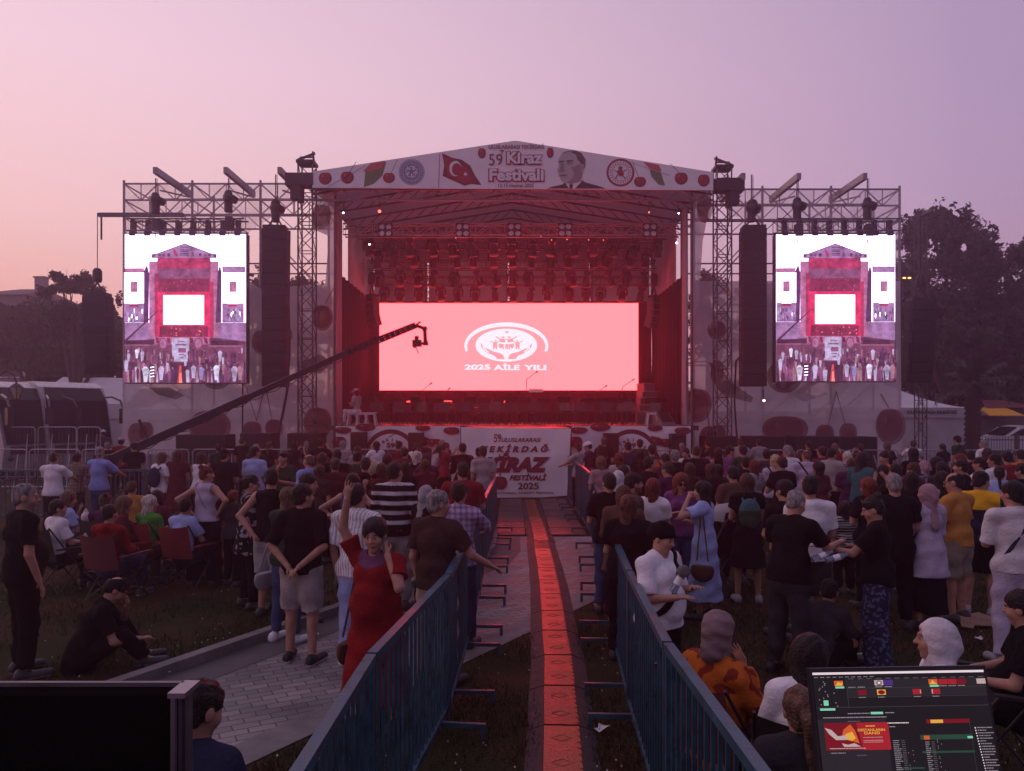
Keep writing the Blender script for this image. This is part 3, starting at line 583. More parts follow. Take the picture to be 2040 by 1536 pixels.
    for k in range(330):       # the crowd in front
        v = 1150 + 330 * r_.random() ** .9; x = r_.uniform(60, 1225)
        s_ = (.45 + .75 * (v - 1150) / 330); v = min(v, 1496 - 118 * s_)
        if 540 < x < 680: continue
        c_ = r_.choice(['dark', 'dark', 'mauve', 'purple', 'dusk', 'shirt', 'mauve', 'purple', 'skin'])
        f.poly([(x - 16 * s_, v + 18 * s_), (x - 9 * s_, v + 6 * s_), (x + 9 * s_, v + 6 * s_), (x + 17 * s_, v + 18 * s_), (x + 13 * s_, v + 62 * s_), (x + 9 * s_, v + 118 * s_), (x - 9 * s_, v + 118 * s_), (x - 13 * s_, v + 62 * s_)], E[c_], lift=False); f.ell(x, v - 2 * s_, 7.5 * s_, 10 * s_, E[r_.choice(['purple', 'dark', 'skin'])], 8, lift=False)
        f.d += .0001
    for x, v, s_, c_ in ((270, 1360, 1.35, 'bright'), (425, 1330, 1.2, 'shirt'), (740, 1325, 1.1, 'shirt'), (815, 1340, 1.1, 'blue'), (965, 1320, 1.3, 'bright'), (1140, 1330, 1.3, 'shirt'), (1195, 1330, 1.2, 'skin'), (80, 1270, 1.0, 'shirt'), (105, 1205, .7, 'shirt'), (185, 1165, .8, 'bright'), (240, 1185, .8, 'shirt'), (335, 1310, 1.2, 'dark'), (1000, 1180, .9, 'shirt'), (660, 1240, .8, 'shirt')):
        v = min(v, 1492 - 118 * s_); f.poly([(x - 24 * s_, v + 24 * s_), (x - 10 * s_, v + 6 * s_), (x + 10 * s_, v + 6 * s_), (x + 24 * s_, v + 24 * s_), (x + 17 * s_, v + 72 * s_), (x + 12 * s_, v + 118 * s_), (x - 12 * s_, v + 118 * s_), (x - 17 * s_, v + 72 * s_)], E[c_], lift=False); f.ell(x, v - 4 * s_, 9 * s_, 12 * s_, E['mauve'], 8, lift=False); f.d += .0001
    for k in range(4): f.line((318, 1350 + 30 * k), (355, 1345 + 30 * k), 9, E['white'], lift=False)
    f.build('picture', t); return t
side_screen((249, 466.5), (490, 763), 'tall bright screen on the left wing showing the stage and crowd', 1); side_screen((1546, 467), (1783, 760), 'tall bright screen on the right wing showing the stage and crowd', 2)

# drapes and rear wall
def wavy(x0, y0, x1, y1, z0, z1, amp, k, name, m, label, cat, n=40, group=None, foot=0):
    b = MB(); d = Vector((x1 - x0, y1 - y0)); nn = Vector((-d.y, d.x)).normalized(); vs = []
    for j in range(9):
        for i in range(n + 1):
            f_ = i / n; o_ = amp * math.sin(k * f_ * 6.28 + .5 * math.sin(j)) * (1 - .35 * j / 8) + foot * (1 - j / 8) * math.sin(9 * f_); vs.append((x0 + d.x * f_ + nn.x * o_, y0 + d.y * f_ + nn.y * o_, z0 + (z1 - z0) * j / 8))
    b.add(vs, [(j * (n + 1) + i, j * (n + 1) + i + 1, (j + 1) * (n + 1) + i + 1, (j + 1) * (n + 1) + i) for j in range(8) for i in range(n)], True); o = b.build(name, m); return tag(o, label, cat, group)
CURT = mat('pale_side_curtain', (.36, .31, .34), .7, bump=.4, bscale=5)
wavy(-6.28, 26.7, -6.32, 27.7, 2.1, 9.9, .09, 4, 'side_curtain', CURT, 'pale curtain lit red at the left edge of the stage opening', 'curtain', group='side curtains'); wavy(6.2, 26.7, 6.3, 27.7, 2.1, 9.9, .09, 4, 'side_curtain', CURT, 'pale curtain lit red at the right edge of the stage opening', 'curtain', group='side curtains')
wavy(-6.3, 27.8, -6.35, 34.3, 2.1, 7.6, .07, 9, 'black_drape', DRAPE, 'black drape closing the left side of the stage', 'drape', 70, 'black stage drapes'); wavy(6.3, 27.8, 6.35, 34.3, 2.1, 7.6, .07, 9, 'black_drape', DRAPE, 'black drape closing the right side of the stage', 'drape', 70, 'black stage drapes')
wavy(-6.35, 34.3, 6.35, 34.3, 2.1, 7.62, .05, 20, 'black_drape', DRAPE, 'black drape behind the wide pink main screen', 'drape', 120, 'black stage drapes')
SCR = bpy.data.materials.new('mesh_scrim'); SCR.use_nodes = True
def scrim_mat(name, c, alpha, tl=.35):
    m = bpy.data.materials.new(name); m.use_nodes = True; n = m.node_tree.nodes; l = m.node_tree.links; n.remove(n['Principled BSDF'])
    d = n.new('ShaderNodeBsdfDiffuse'); d.inputs[0].default_value = (*c, 1); tr = n.new('ShaderNodeBsdfTranslucent'); tr.inputs[0].default_value = (*c, 1); tp = n.new('ShaderNodeBsdfTransparent')
    m1 = n.new('ShaderNodeMixShader'); m1.inputs[0].default_value = tl; l.new(d.outputs[0], m1.inputs[1]); l.new(tr.outputs[0], m1.inputs[2])
    m2 = n.new('ShaderNodeMixShader'); l.new(tp.outputs[0], m2.inputs[1]); l.new(m1.outputs[0], m2.inputs[2])
    tc = n.new('ShaderNodeTexCoord'); nz = n.new('ShaderNodeTexNoise'); nz.inputs['Scale'].default_value = 1.1; nz.inputs['Detail'].default_value = 5; l.new(tc.outputs['Object'], nz.inputs[0]); l.new(mrange(nz.outputs[0], .3, .7, alpha - .13, alpha + .11, n, l), m2.inputs[0])
    l.new(m2.outputs[0], n['Material Output'].inputs[0]); return m
SCR = scrim_mat('mesh_scrim', (.80, .70, .77), .82); SCRT = scrim_mat('thin_mesh_scrim', (.66, .55, .62), .36); SRED = scrim_mat('scrim_cherry', (.30, .07, .10), .4); SREDD = scrim_mat('scrim_dark_cherry', (.24, .04, .07), .66); SGRN = scrim_mat('scrim_leaf', (.10, .10, .07), .62); SHL = scrim_mat('scrim_cherry_light', (.45, .22, .24), .6)
REAR = scrim_mat('rear_wall_fabric', (.40, .37, .40), .93, .55)
for i, (a, c) in enumerate(((-6.4, -3.93), (-3.83, -.2), (-.11, 3.55), (3.64, 6.4))):
    b = MB(); b.box(((a + c) / 2, 35.0, 9.0), (c - a, .02, 2.9)); tag(b.build('rear_wall_panel', REAR), f'pale fabric panel of the rear stage wall above the main screen, {["leftmost", "left of the middle", "right of the middle", "rightmost"][i]} of four', 'wall panel', 'rear wall panels')
for sx, s_ in ((-1, 'left'), (1, 'right')):
    b = MB(); b.box((sx * 6.42, 32.2, 8.95), (.02, 5.4, 2.6)); tag(b.build('side_wall_panel', REAR), f'pale fabric panel above the black drape at the {s_} stage side', 'wall panel', 'upper side wall panels')
def ladder(x, Y, z0, z1, label):
    b = MB()
    for s_ in (-.09, .09): b.tube((x + s_, Y, z0), (x + s_, Y, z1), .025, n=6)
    zz_ = z0
    while zz_ < z1: b.tube((x - .09, Y, zz_), (x + .09, Y, zz_), .03, n=6); b.tube((x - .09, Y, zz_), (x + .09, Y, zz_ + .3), .014, n=4); zz_ += .3
    tag(b.build('lattice_post', ALUD), label, 'truss post', 'lattice posts at the rear wall')
for x, s_ in ((-3.88, 'left'), (-.155, 'middle'), (3.6, 'right')): ladder(x, 34.6, 2.1, 10.6, f'slim lattice post at the {s_} gap of the rear stage wall')

# lighting trusses and lamps
def truss(x0, x1, Y, z, h, label, cat='truss', group='lighting trusses over the stage', dep=.4, m=None):
    t = thing('lighting_truss', label, cat, ((x0 + x1) / 2, Y, z), 0, group); b = MB(); Lh = (x1 - x0) / 2
    for dy in (-dep / 2, dep / 2):
        for dz in (0, h): b.tube((-Lh, dy, dz), (Lh, dy, dz), .028, n=6)
    b.build('chords', m or ALU, t); b = MB(); n = max(4, round((x1 - x0) / .55))
    for i in range(n):
        xa, xb = -Lh + 2 * Lh * i / n, -Lh + 2 * Lh * (i + 1) / n
        for dy in (-dep / 2, dep / 2): b.tube((xa, dy, 0), (xa, dy, h), .012, n=4, caps=False); b.tube((xa, dy, 0 if i % 2 else h), (xb, dy, h if i % 2 else 0), .014, n=4, caps=False)
        b.tube((xa, -dep / 2, h), (xb, dep / 2, h), .012, n=4, caps=False)
    b.build('bracing', m or ALU, t); return t
truss(gx(686, 28.2), gx(1354, 28.2), 28.2, gz(470, 28.2), .42, 'front lighting truss across the stage opening, carrying the four-eyed lamps')
ROWS = [(29.6, 474, 'first row of moving lamps'), (30.9, 498, 'second row of moving lamps'), (32.0, 537, 'third row of moving lamps'), (33.0, 568, 'lowest row of moving lamps')]
LENSM = mat('lamp_lens', (.008, .007, .009), .5, spec=.2)
MH = thing('moving_head_lamp', 'x', 'stage lamp')
b = MB(); b.box((0, 0, -.07), (.36, .28, .14)); b.bar((-.1, 0, 0), (-.1, 0, .1), .05); b.bar((.1, 0, 0), (.1, 0, .1), .05); b.build('base', BLK, MH)
b = MB(); b.box((-.2, 0, -.28), (.06, .14, .34)); b.box((.2, 0, -.28), (.06, .14, .34)); b.box((0, 0, -.155), (.44, .14, .04)); b.build('yoke', BLK, MH)
b = MB(); b.lathe((0, 0, -.42), [(.05, .22), (.13, .18), (.155, .02), (.15, -.12), (.165, -.2), (.165, -.24)], 14); hd = b.build('lamp_head', BLK, MH); b = MB(); b.lathe((0, 0, -.42), [(.15, -.239), (.14, -.25), (.08, -.262), (.01, -.266)], 14); b.build('lens', LENSM, hd)
first = True
for ri, (Y, py, nm_) in enumerate(ROWS):
    z = gz(py, Y); truss(-6.1, 6.1, Y, z, .35, f'lighting truss holding the {nm_}', m=ALUD)
    for i in range(15):
        o = MH if first else copy_tree(MH); first = False
        o.location = (-5.6 + 11.2 * i / 14 + rnd.uniform(-.09, .09), Y - .1, z - .1); o.rotation_euler = (rnd.uniform(-.35, .25), rnd.uniform(-.2, .2), rnd.choice((0, 0, .6, 1.57)))
        o['label'] = f'black moving head lamp hanging in the {nm_}'; o['group'] = f'moving lamps in the {nm_.split(",")[0]}'
BL = thing('blinder_lamp', 'x', 'stage lamp'); b = MB(); b.box((0, 0, 0), (.52, .12, .52)); b.build('housing', BLK, BL)
LENSD = mat('reflector', (.45, .42, .43), .25, .9)
for sx in (-.125, .125):
    for sz in (-.125, .125): b = MB(); b.lathe((sx, -.062, sz), [(.105, 0), (.1, .012), (.055, -.01), (.01, -.022)], 14, Matrix.Rotation(R(90), 3, 'X')); b.build('reflector_eye', LENSD, BL)
for i, (px, s_) in enumerate(((768, 'leftmost'), (922, 'second from the left'), (1025, 'middle'), (1126, 'second from the right'), (1295, 'rightmost'))):
    o = BL if i == 0 else copy_tree(BL); o.location = (gx(px, 27.9), 27.9, gz(459, 27.9)); o['label'] = f'four-eyed blinder lamp on the front truss, {s_} of five'; o['group'] = 'blinder lamps on the front truss'
HOT = glow('small_lit_lamp', (9, 7, 7)); HOTR = glow('small_red_lamp', (5, .5, .35))
def small_lamp(px, py, Y, r, m, label):
    t = thing('flood_lamp', label, 'lamp', tuple(at(px, py, Y)), 0, 'small lit lamps in the rig'); b = MB(); b.lathe((0, .03, 0), [(r * 1.15, -.02), (r * 1.3, .04), (r * .8, .16)], 10, Matrix.Rotation(R(-90), 3, 'X')); b.bar((0, .08, 0), (0, .08, .4), .03); b.build('housing', BLK, t); b = MB(); b.ball((0, 0, 0), r, 8, (1, .4, 1)); b.build('bulb', m, t)
small_lamp(736, 487, 28.4, .035, HOT, 'small white lamp shining at the upper left of the stage rig'); small_lamp(684, 424, 27.6, .035, HOT, 'small white lamp at the left end of the roof truss'); small_lamp(1352, 425, 27.6, .03, HOT, 'small white lamp at the right end of the roof truss'); small_lamp(1348, 484, 28.4, .04, HOT, 'small white lamp at the upper right of the stage rig'); small_lamp(756, 421, 27.8, .06, HOTR, 'red lamp glowing under the roof at left'); small_lamp(1293, 423, 27.8, .03, HOTR, 'dim red lamp under the roof at right'); small_lamp(1522, 798, 27.2, .045, HOT, 'small white light showing on the right wing below the line array')
for i in range(13):
    px = 815 + i * 32 + rnd.uniform(-9, 9); small_lamp(px, 470 + rnd.uniform(0, 9), 28.9, .018, HOTR, f'tiny red status light under the front truss, {ords[i]} from the left')

# loudspeakers
def line_array(x, Y, ztop, n, hgt, w_, dep, label, group=None, curve=0.0, lean=0.0, toe=0.0, m=None, hang=None):
    t = thing('line_array', label, 'loudspeaker', (x, Y, ztop), toe, group); z = 0; y = 0; a = lean
    b = MB(); b.box((0, 0, .06), (w_ * .95, dep * .9, .1)); b.bar((-w_ * .3, 0, .1), (0, 0, .5), .05); b.bar((w_ * .3, 0, .1), (0, 0, .5), .05)
    if hang: b.tube((0, 0, .5), (0, 0, hang - ztop), .015, n=5); b.lathe((0, 0, .5), [(.13, 0), (.16, .1), (.16, .4), (.1, .5)], 10)
    b.build('bumper_frame', BLK, t)
    for i in range(n):
        c = Vector((0, y + math.sin(a) * hgt / 2, z - math.cos(a) * hgt / 2)); rot = Matrix.Rotation(a, 3, 'X'); b = MB(); b.box(c + rot @ Vector((0, .04, 0)), (w_, dep, hgt * .965), rot)
        for s_ in (-1, 1): b.box(c + rot @ Vector((s_ * (w_ / 2 + .012), .0, 0)), (.024, dep * .55, hgt * .8), rot)
        cb = b.build('cabinet', m or CAB, t); b = MB(); b.box(c + rot @ Vector((0, .04 - dep / 2 - .012, 0)), (w_ * .9, .02, hgt * .86), rot); b.build('grille', GRILLE, cb)
        y += math.sin(a) * hgt; z -= math.cos(a) * hgt; a += curve
    return t
ARM = mat('dark_array_paint', (.028, .024, .034), .6, bump=.3, bscale=120)
zt = gz(458, 25.2); line_array(gx(549, 25.2), 25.2, zt, 14, (zt - gz(771, 25.2)) / 14, .78, .6, 'long black line array hanging between the left screen and the stage', 'main line arrays', m=ARM, hang=10.4, toe=.08)
zt = gz(458, 25.2); line_array(gx(1500, 25.2), 25.2, zt, 14, (zt - gz(770, 25.2)) / 14, .78, .6, 'long black line array hanging between the stage and the right screen', 'main line arrays', m=ARM, hang=10.4, toe=-.08)
line_array(gx(194, 27.2), 27.2, gz(590, 27.2), 8, .35, .82, .6, 'small black line array hanging from the arm at far left', 'outer line arrays', .03, hang=gz(425, 27.2)); line_array(gx(1834, 27.6), 27.6, gz(600, 27.6), 8, .37, .86, .6, 'black line array hanging before the dark trees at far right', 'outer line arrays', .03, hang=gz(430, 27.6))
SF_ = mat('red_lit_side_fill', (.10, .09, .09), .45)
line_array(gx(741, 30.5), 30.5, gz(592, 30.5), 5, .24, .42, .35, 'small curved line array lit red left of the main screen', 'side fills', .12, -.1, -.7, SF_, 9.6); line_array(gx(1303, 30.5), 30.5, gz(594, 30.5), 5, .24, .42, .35, 'small curved line array lit red right of the main screen', 'side fills', .12, -.1, .7, SF_, 9.6)
def sub(px0, px1, py, Y, dep, label, z0=0.0, nst=2):
    x0, x1 = gx(px0, Y), gx(px1, Y); z1 = gz(py, Y); t = thing('subwoofer', label, 'loudspeaker', ((x0 + x1) / 2, Y, z0), 0, 'subwoofer stacks on the ground'); h = (z1 - z0) / nst
    for k in range(nst):
        b = MB(); b.box((0, dep / 2, h * (k + .5)), (x1 - x0, dep, h * .985)); c_ = b.build('cabinet', CAB, t); b = MB(); b.box((0, -.012, h * (k + .5)), ((x1 - x0) * .9, .02, h * .86)); b.build('grille', GRILLE, c_)
        b = MB()
        for s_ in (-1, 1): b.box((s_ * ((x1 - x0) / 2 + .006), dep * .5, h * (k + .6)), (.012, .25, .1))
        b.build('handle', BLK, c_)
for p0, p1, py, s_ in ((350, 448, 866, 'farthest left, behind the camera crane'), (478, 540, 863, 'in the middle of the left wing'), (572, 636, 863, 'right of the three on the left wing'), (1407, 1469, 869, 'leftmost on the right wing'), (1492, 1563, 869, 'second from the left on the right wing'), (1586, 1661, 869, 'third from the left on the right wing'), (1671, 1748, 870, 'rightmost on the right wing')): sub(p0, p1, py, 25.9, 1.0, f'stack of wide black subwoofers, {s_}')
for p0, p1, py, s_ in ((698, 726, 861, 'left of the left round emblem'), (813, 841, 862, 'right of the left round emblem'), (1205, 1233, 863, 'left of the right round emblem'), (1339, 1367, 864, 'right of the right round emblem')): sub(p0, p1, py, 25.2, .6, f'narrow black loudspeaker stack before the stage skirt, {s_}')
# ------------------------------------------------------------------ printed cloths at the stage front
def cloth(fn, us, vs, amp, ku, kv, ph=0):
    """a hanging sheet: returns a wavy version of the sheet fn"""
    (u0, u1), (v0, v1) = us, vs
    def g_(u, v, d=0):
        a = (u - u0) / (u1 - u0); c = (v - v0) / (v1 - v0)
        return fn(u, v, d + amp * (math.sin(ku * a * 6.28 + ph + 1.4 * c) * (.4 + .6 * c) + .7 * math.sin(kv * (a + .8 * c) * 6.28 + 2 * ph) + .5 * math.sin(11 * a * (1 - .5 * c) + 7 * c)))
    return g_
def sheet(fn, us, vs, nu, nv, name, m, parent, bend=lambda a, c: (0, 0)):
    b = MB(); V = []
    for j in range(nv + 1):
        for i in range(nu + 1):
            a, c = i / nu, j / nv; du, dv = bend(a, c); V.append(fn(us[0] + (us[1] - us[0]) * a + du, vs[0] + (vs[1] - vs[0]) * c + dv, 0))
    b.add(V, [(j * (nu + 1) + i, j * (nu + 1) + i + 1, (j + 1) * (nu + 1) + i + 1, (j + 1) * (nu + 1) + i) for j in range(nv) for i in range(nu)], True); return b.build(name, m, parent)
def skirt(u0, u1, ce, label):
    Y = 25.75; f0 = pxplane(Y); base = f0((u0 + u1) / 2, 965); fn = cloth(loc(f0, -base), (u0, u1), (849, 965), .005, 5, 3, u0); t = thing('stage_skirt', label, 'banner', tuple(base), 0, 'printed skirts on the stage front')
    sheet(fn, (u0, u1), (849, 965), 60, 12, 'fabric', FAB, t)
    for (x, y, rx, ry) in ((.06, 857, 17, 7), (.24, 851, 20, 8), (.03, 880, 14, 12), (.70, 853, 15, 6), (.93, 858, 16, 8), (.80, 882, 16, 9), (.72, 880, 18, 7)):
        f = Flat(fn, .05); cherry(f, u0 + (u1 - u0) * x, y, rx, ry, hl=True, m1=REDD, m2=INK); f.build('cherry_print', t)
    f = Flat(fn, .045); f.poly([(u0 + (u1 - u0) * .66, 868), (u0 + (u1 - u0) * .74, 872), (u0 + (u1 - u0) * .80, 889), (u0 + (u1 - u0) * .68, 886)], REDD); f.build('shape_print', t)
    f = Flat(fn, .075); f.ell(ce, 908, 53, 53, INK, 40); f.ell(ce, 908, 45, 44, INKW, 40); f.ell(ce, 905, 22, 12, G2, 20); f.poly([(ce - 26, 912), (ce + 26, 912), (ce + 20, 934), (ce - 20, 934)], G2)
    for k in range(5): f.ell(ce - 20 + 10 * k, 898 + 3 * abs(k - 2), 4.4, 5, (G3, INK)[k % 2], 10)
    for s_ in (-1, 1): f.poly([(ce + s_ * 14, 922), (ce + s_ * 34, 914), (ce + s_ * 30, 930)], INK)
    f.build('emblem_print', t)
    text_arc('DDTekirdağ', fn, ce, 908, 29, -176, -8, 10.5, INK, t, .11, .03); text('59', fn, ce - 8, ce + 9, 882, 892, INK, t, .11, .05)
skirt(669, 917, 779, 'white stage skirt with cherries and a round emblem, left of the white banner'); skirt(1139, 1376, 1257, 'white stage skirt with cherries and a round emblem, right of the white banner')

BY = 22.2; f0 = pxplane(BY); base = f0(1028, 990); fn = cloth(loc(f0, -base), (918, 1138), (852, 991), .018, 2.4, 1.7, .6)
t = thing('festival_banner', 'large white cloth banner hung below the stage runway, printed KİRAZ FESTİVALİ 2025', 'banner', tuple(base))
sheet(fn, (918.5, 1137.5), (852.5, 991), 40, 24, 'fabric', FAB, t, lambda a, c: ((3 - 11 * a) * c, (a - .5) * 3 * (1 - c) - 5 * max(0, a - .75) * c * 3))
text('59', fn, 984, 998.5, 864.5, 881, INK, t, .03, .01); f = Flat(fn, .035); f.line((995, 872), (997, 864), .8, GRN); f.line((992, 871), (990, 865), .8, GRN); f.build('leaf_print', t)
text('ULUSLARARASI', fn, 999, 1077.5, 872, 880.5, INK, t, .03, .022, .25)
text('T E K İ R D A Ğ', fn, 959, 1099, 884.5, 901, INK, t, .03, .05, .25); text('KİRAZ', fn, 962, 1097, 901, 941, INK, t, .03, .075, .3); text('FESTİVALİ', fn, 1015, 1089, 943, 957, INK, t, .03, .045, .25); text('2025', fn, 1031.5, 1073, 961.5, 974.5, INK, t, .03, .02); text('INTERNATIONAL CHERRY FESTIVAL', fn, 960, 1104, 979.5, 984, INK, t, .03, .02)
f = Flat(fn, .04); f.line((996, 904), (985, 936), 1.8, REDD); f.line((996, 904), (996.5, 950), 1.8, REDD); cherry(f, 997, 961, 14, 14, hl=False, m1=REDD, m2=REDD); cherry(f, 981, 958, 13, 13, hl=False, m1=REDD, m2=REDD); f.build('cherry_print', t)

# ------------------------------------------------------------------ the two wings: scaffold, printed mesh, beams and hoists
WINGM = mat('galvanised_tube', (.30, .27, .29), .5, .5, vary=.25, vscale=5)
def wing(s_, x_out, x_in, ztop, label, lab2):
    Yf, Yb = 27.6, 29.6; t = thing('wing_scaffold', label, 'scaffold', (0, Yf, 0), 0, 'scaffold wings beside the stage'); Z = [ztop, ztop - .6, ztop - 1.17]; xs = np.linspace(x_out, x_in, 4)
    for dy in (0, Yb - Yf):
        for k, x in enumerate(xs): b = MB(); b.tube((x, dy, 0), (x, dy, ztop + .12), .045, n=7); b.build('standard', WINGM, t)
        for z in Z: b = MB(); b.tube((x_out, dy, z), (x_in, dy, z), .035, n=6); b.build('ledger', WINGM, t)
        b = MB(); n = 12
        for i in range(n):
            xa, xb = x_out + (x_in - x_out) * i / n, x_out + (x_in - x_out) * (i + 1) / n
            b.bar((xa, dy, Z[1 if i % 2 else 0]), (xb, dy, Z[0 if i % 2 else 1]), .035); b.bar((xa, dy, Z[0]), (xa, dy, Z[1]), .03)
            if i % 3 != 1: b.bar((xa, dy, Z[2 if i % 2 else 1]), (xb, dy, Z[1 if i % 2 else 2]), .035)
            if i % 2: b.bar((xb, dy, Z[1]), (xb, dy, Z[2]), .03)
        b.build('lattice_bracing', WINGM, t)
        for z in (2.3, 4.4, 6.5, 8.0): b = MB(); b.tube((x_out, dy, z), (x_in, dy, z), .03, n=6); b.build('ledger', WINGM, t)
        b = MB()
        for k in range(3):
            for z0, z1 in ((.2, 2.3), (2.3, 4.4), (4.4, 6.5), (6.5, 9.2)):
                xa, xb = (xs[k], xs[k + 1]) if int(z0) % 2 else (xs[k + 1], xs[k]); b.tube((xa, dy, z0), (xb, dy, z1), .024, n=5)
        b.build('diagonal_brace', WINGM, t)
    b = MB()
    for x in xs:
        for z in Z + [2.3, 4.4, 6.5]: b.tube((x, 0, z), (x, Yb - Yf, z), .03, n=5)
    b.build('transom', WINGM, t)
    for px, s2 in lab2:
        Y0, Y1 = 28.3, 25.5; x = gx(px, 28); b = MB(); b.bar((x, Y0 - Yf, ztop - .18), (x, Y1 - Yf, ztop - .18), .14, .22); b.bar((x, Y0 - Yf, ztop - .3), (x, Y1 - Yf + .4, ztop - .75), .05); b.build('cantilever_beam', WINGM, t)
xl0, xl1 = gx(247, 27.6), gx(655, 27.6); xr0, xr1 = gx(1792, 27.6), gx(1382, 27.6)
wing(-1, xl0, xl1, gz(366, 27.6), 'dark scaffold wing holding the left tall screen', [(372, ''), (500, ''), (598, '')]); wing(1, xr0, xr1, gz(377, 27.6), 'dark scaffold wing holding the right tall screen', [(1440, ''), (1541, ''), (1661, '')])
def hoist(x, Y, zc, zb, label, cov=True):
    t = thing('chain_hoist', label, 'chain hoist', (x, Y, zc), 0, 'chain hoists on the wings'); b = MB(); b.tube((0, 0, .3), (0, 0, zb - zc), .02, n=5); b.tube((.05, 0, .2), (.05, 0, zb - zc), .012, n=4); b.build('chain', BLK, t)
    b = MB(); b.lathe((0, 0, -.3), [(.14, 0), (.14, .62), (.10, .7)], 10); b.box((.05, 0, -.7), (.24, .24, .4)); b.bar((0, 0, -1.0), (0, 0, -1.15), .03); b.build('motor', BLK, t); b = MB(); b.lathe((.06, 0, .05), [(.22, -.02), (.25, .06), (.26, .16), (.14, .22)], 9, Matrix.Rotation(.18, 3, 'Y')); b.build('rain_cover', BLK, t)
for px, py, s_ in ((310, 408, 'outer hoist above the left screen'), (455, 404, 'inner hoist above the left screen'), (1588, 418, 'inner hoist above the right screen'), (1728, 418, 'outer hoist above the right screen')): hoist(gx(px, 25.6), 25.6, gz(py, 25.6), 10.5, f'black chain hoist under a rain cover, {s_}')
for px, s_ in ((549, 'left'), (1497, 'right')): hoist(gx(px, 25.2), 25.2, gz(424, 25.2), 10.5, f'large black covered hoist over the {s_} main line array')
for p0, p1, py, s_ in ((255, 490, 462, 'left'), (1545, 1788, 462, 'right')):
    t = truss(gx(p0, 25.7), gx(p1, 25.7), 25.75, gz(py, 25.75), .4, f'short dark truss over the tall {s_} screen', m=ALUD, group='trusses over the tall screens')
    for k in range(8): b = MB(); x = -1.8 + k * .51; b.box((x, -.1, .15), (.13, .2, .42)); b.box((x, -.1, -.1), (.2, .22, .14)); b.build('clamp', BLK, t)
t = thing('outrigger_arm', 'thin arm reaching out from the left wing over the outer line array', 'arm', (0, 27.4, 0)); b = MB(); z = gz(428, 27.4); b.bar((gx(190, 27.2), 0, z), (gx(365, 27.4), 0, z), .12, .14); b.tube((gx(196, 27.2), 0, z), (gx(196, 27.2), 0, z - .9), .035, n=5); b.build('beam', ALUD, t)
t = thing('array_mast', 'dark mast carrying the line array at far right', 'mast', (gx(1834, 28.2), 28.2, 0)); b = MB(); lattice(b, (0, 0, 0), (0, 0, gz(425, 28.2)), .3, .5, .02, .012); b.bar((0, .2, gz(430, 28.2)), (0, -.8, gz(430, 28.2)), .1); b.build('mast_frame', ALUD, t)

def scrim(pts, Y, m, label, prints, extra=None, toppts=None, group='printed mesh cloths on the wings'):
    f0 = pxplane(Y); base = f0(sum(p[0] for p in pts) / len(pts), max(p[1] for p in pts)); fn = loc(f0, -base); t = thing('mesh_scrim', label, 'mesh banner', tuple(base), 0, group)
    b = MB(); b.add([fn(u, v, 0) for u, v in pts], [list(range(len(pts)))]); b.build('fabric', m, t); d0 = .004
    for p in prints:
        f = Flat(fn, d0, .002); d0 += .006
        if p[0] == 'c':
            _, u, v, ru, rv = p[:5]
            f.poly([(u + ru * math.cos(2 * math.pi * i / 26), v + rv * math.sin(2 * math.pi * i / 26) * (1 - .16 * max(0, math.cos(2 * math.pi * i / 26 + math.pi / 2)) ** 8)) for i in range(26)], SREDD); f.ell(u - ru * .06, v - rv * .05, ru * .86, rv * .86, SRED, 24); f.ell(u - ru * .35, v - rv * .3, ru * .13, rv * .22, SHL, 10); f.build('cherry_print', t)
        elif p[0] == 'l': f.line(p[1], p[2], p[3] if len(p) > 3 else 2.2, SREDD); f.build('stem_print', t)
        elif p[0] == 'g': f.poly(p[1], SGRN); f.build('leaf_print', t)
    return t
scrim([(247, 366), (598, 368), (598, 398), (494, 464), (494, 560), (247, 560)], 27.45, SCRT, 'thin upper mesh cloth over the left wing scaffold', [])
scrim([(247, 560), (494, 560), (520, 575), (640, 566), (668, 566), (668, 905), (244, 905)], 27.42, SCR, 'grey mesh cloth printed with cherries across the left wing below the screen', [('c', 642, 632, 21, 27), ('l', (648, 606), (664, 575)), ('c', 522, 681, 20, 26), ('c', 574, 668, 9, 14), ('c', 432, 742, 34, 34), ('c', 275, 866, 20, 27), ('c', 292, 858, 15, 20), ('c', 503, 856, 19, 19), ('c', 547, 853, 18, 20), ('l', (512, 838), (527, 778)), ('l', (512, 838), (492, 772)), ('l', (543, 836), (532, 778)), ('l', (565, 836), (576, 770)), ('c', 420, 850, 42, 36), ('c', 634, 842, 28, 34), ('l', (634, 816), (614, 775), 3), ('g', [(300, 772), (340, 772), (370, 788), (352, 796), (316, 786)]), ('g', [(600, 722), (640, 706), (660, 720), (640, 745), (606, 738)])])
scrim([(632, 376), (670, 376), (670, 566), (648, 566), (655, 470), (620, 455)], 26.62, SCR, 'narrow printed mesh strip beside the left roof tower', [('c', 640, 430, 20, 26), ('l', (640, 404), (622, 384))])
scrim([(1378, 378), (1420, 380), (1400, 480), (1392, 600), (1378, 640)], 26.62, SCR, 'narrow printed mesh strip beside the right roof tower', [('c', 1404, 414, 16, 30), ('l', (1402, 386), (1410, 380))])
scrim([(1450, 378), (1793, 378), (1793, 560), (1545, 560), (1545, 440), (1450, 430)], 27.45, SCRT, 'thin upper mesh cloth over the right wing scaffold', [])
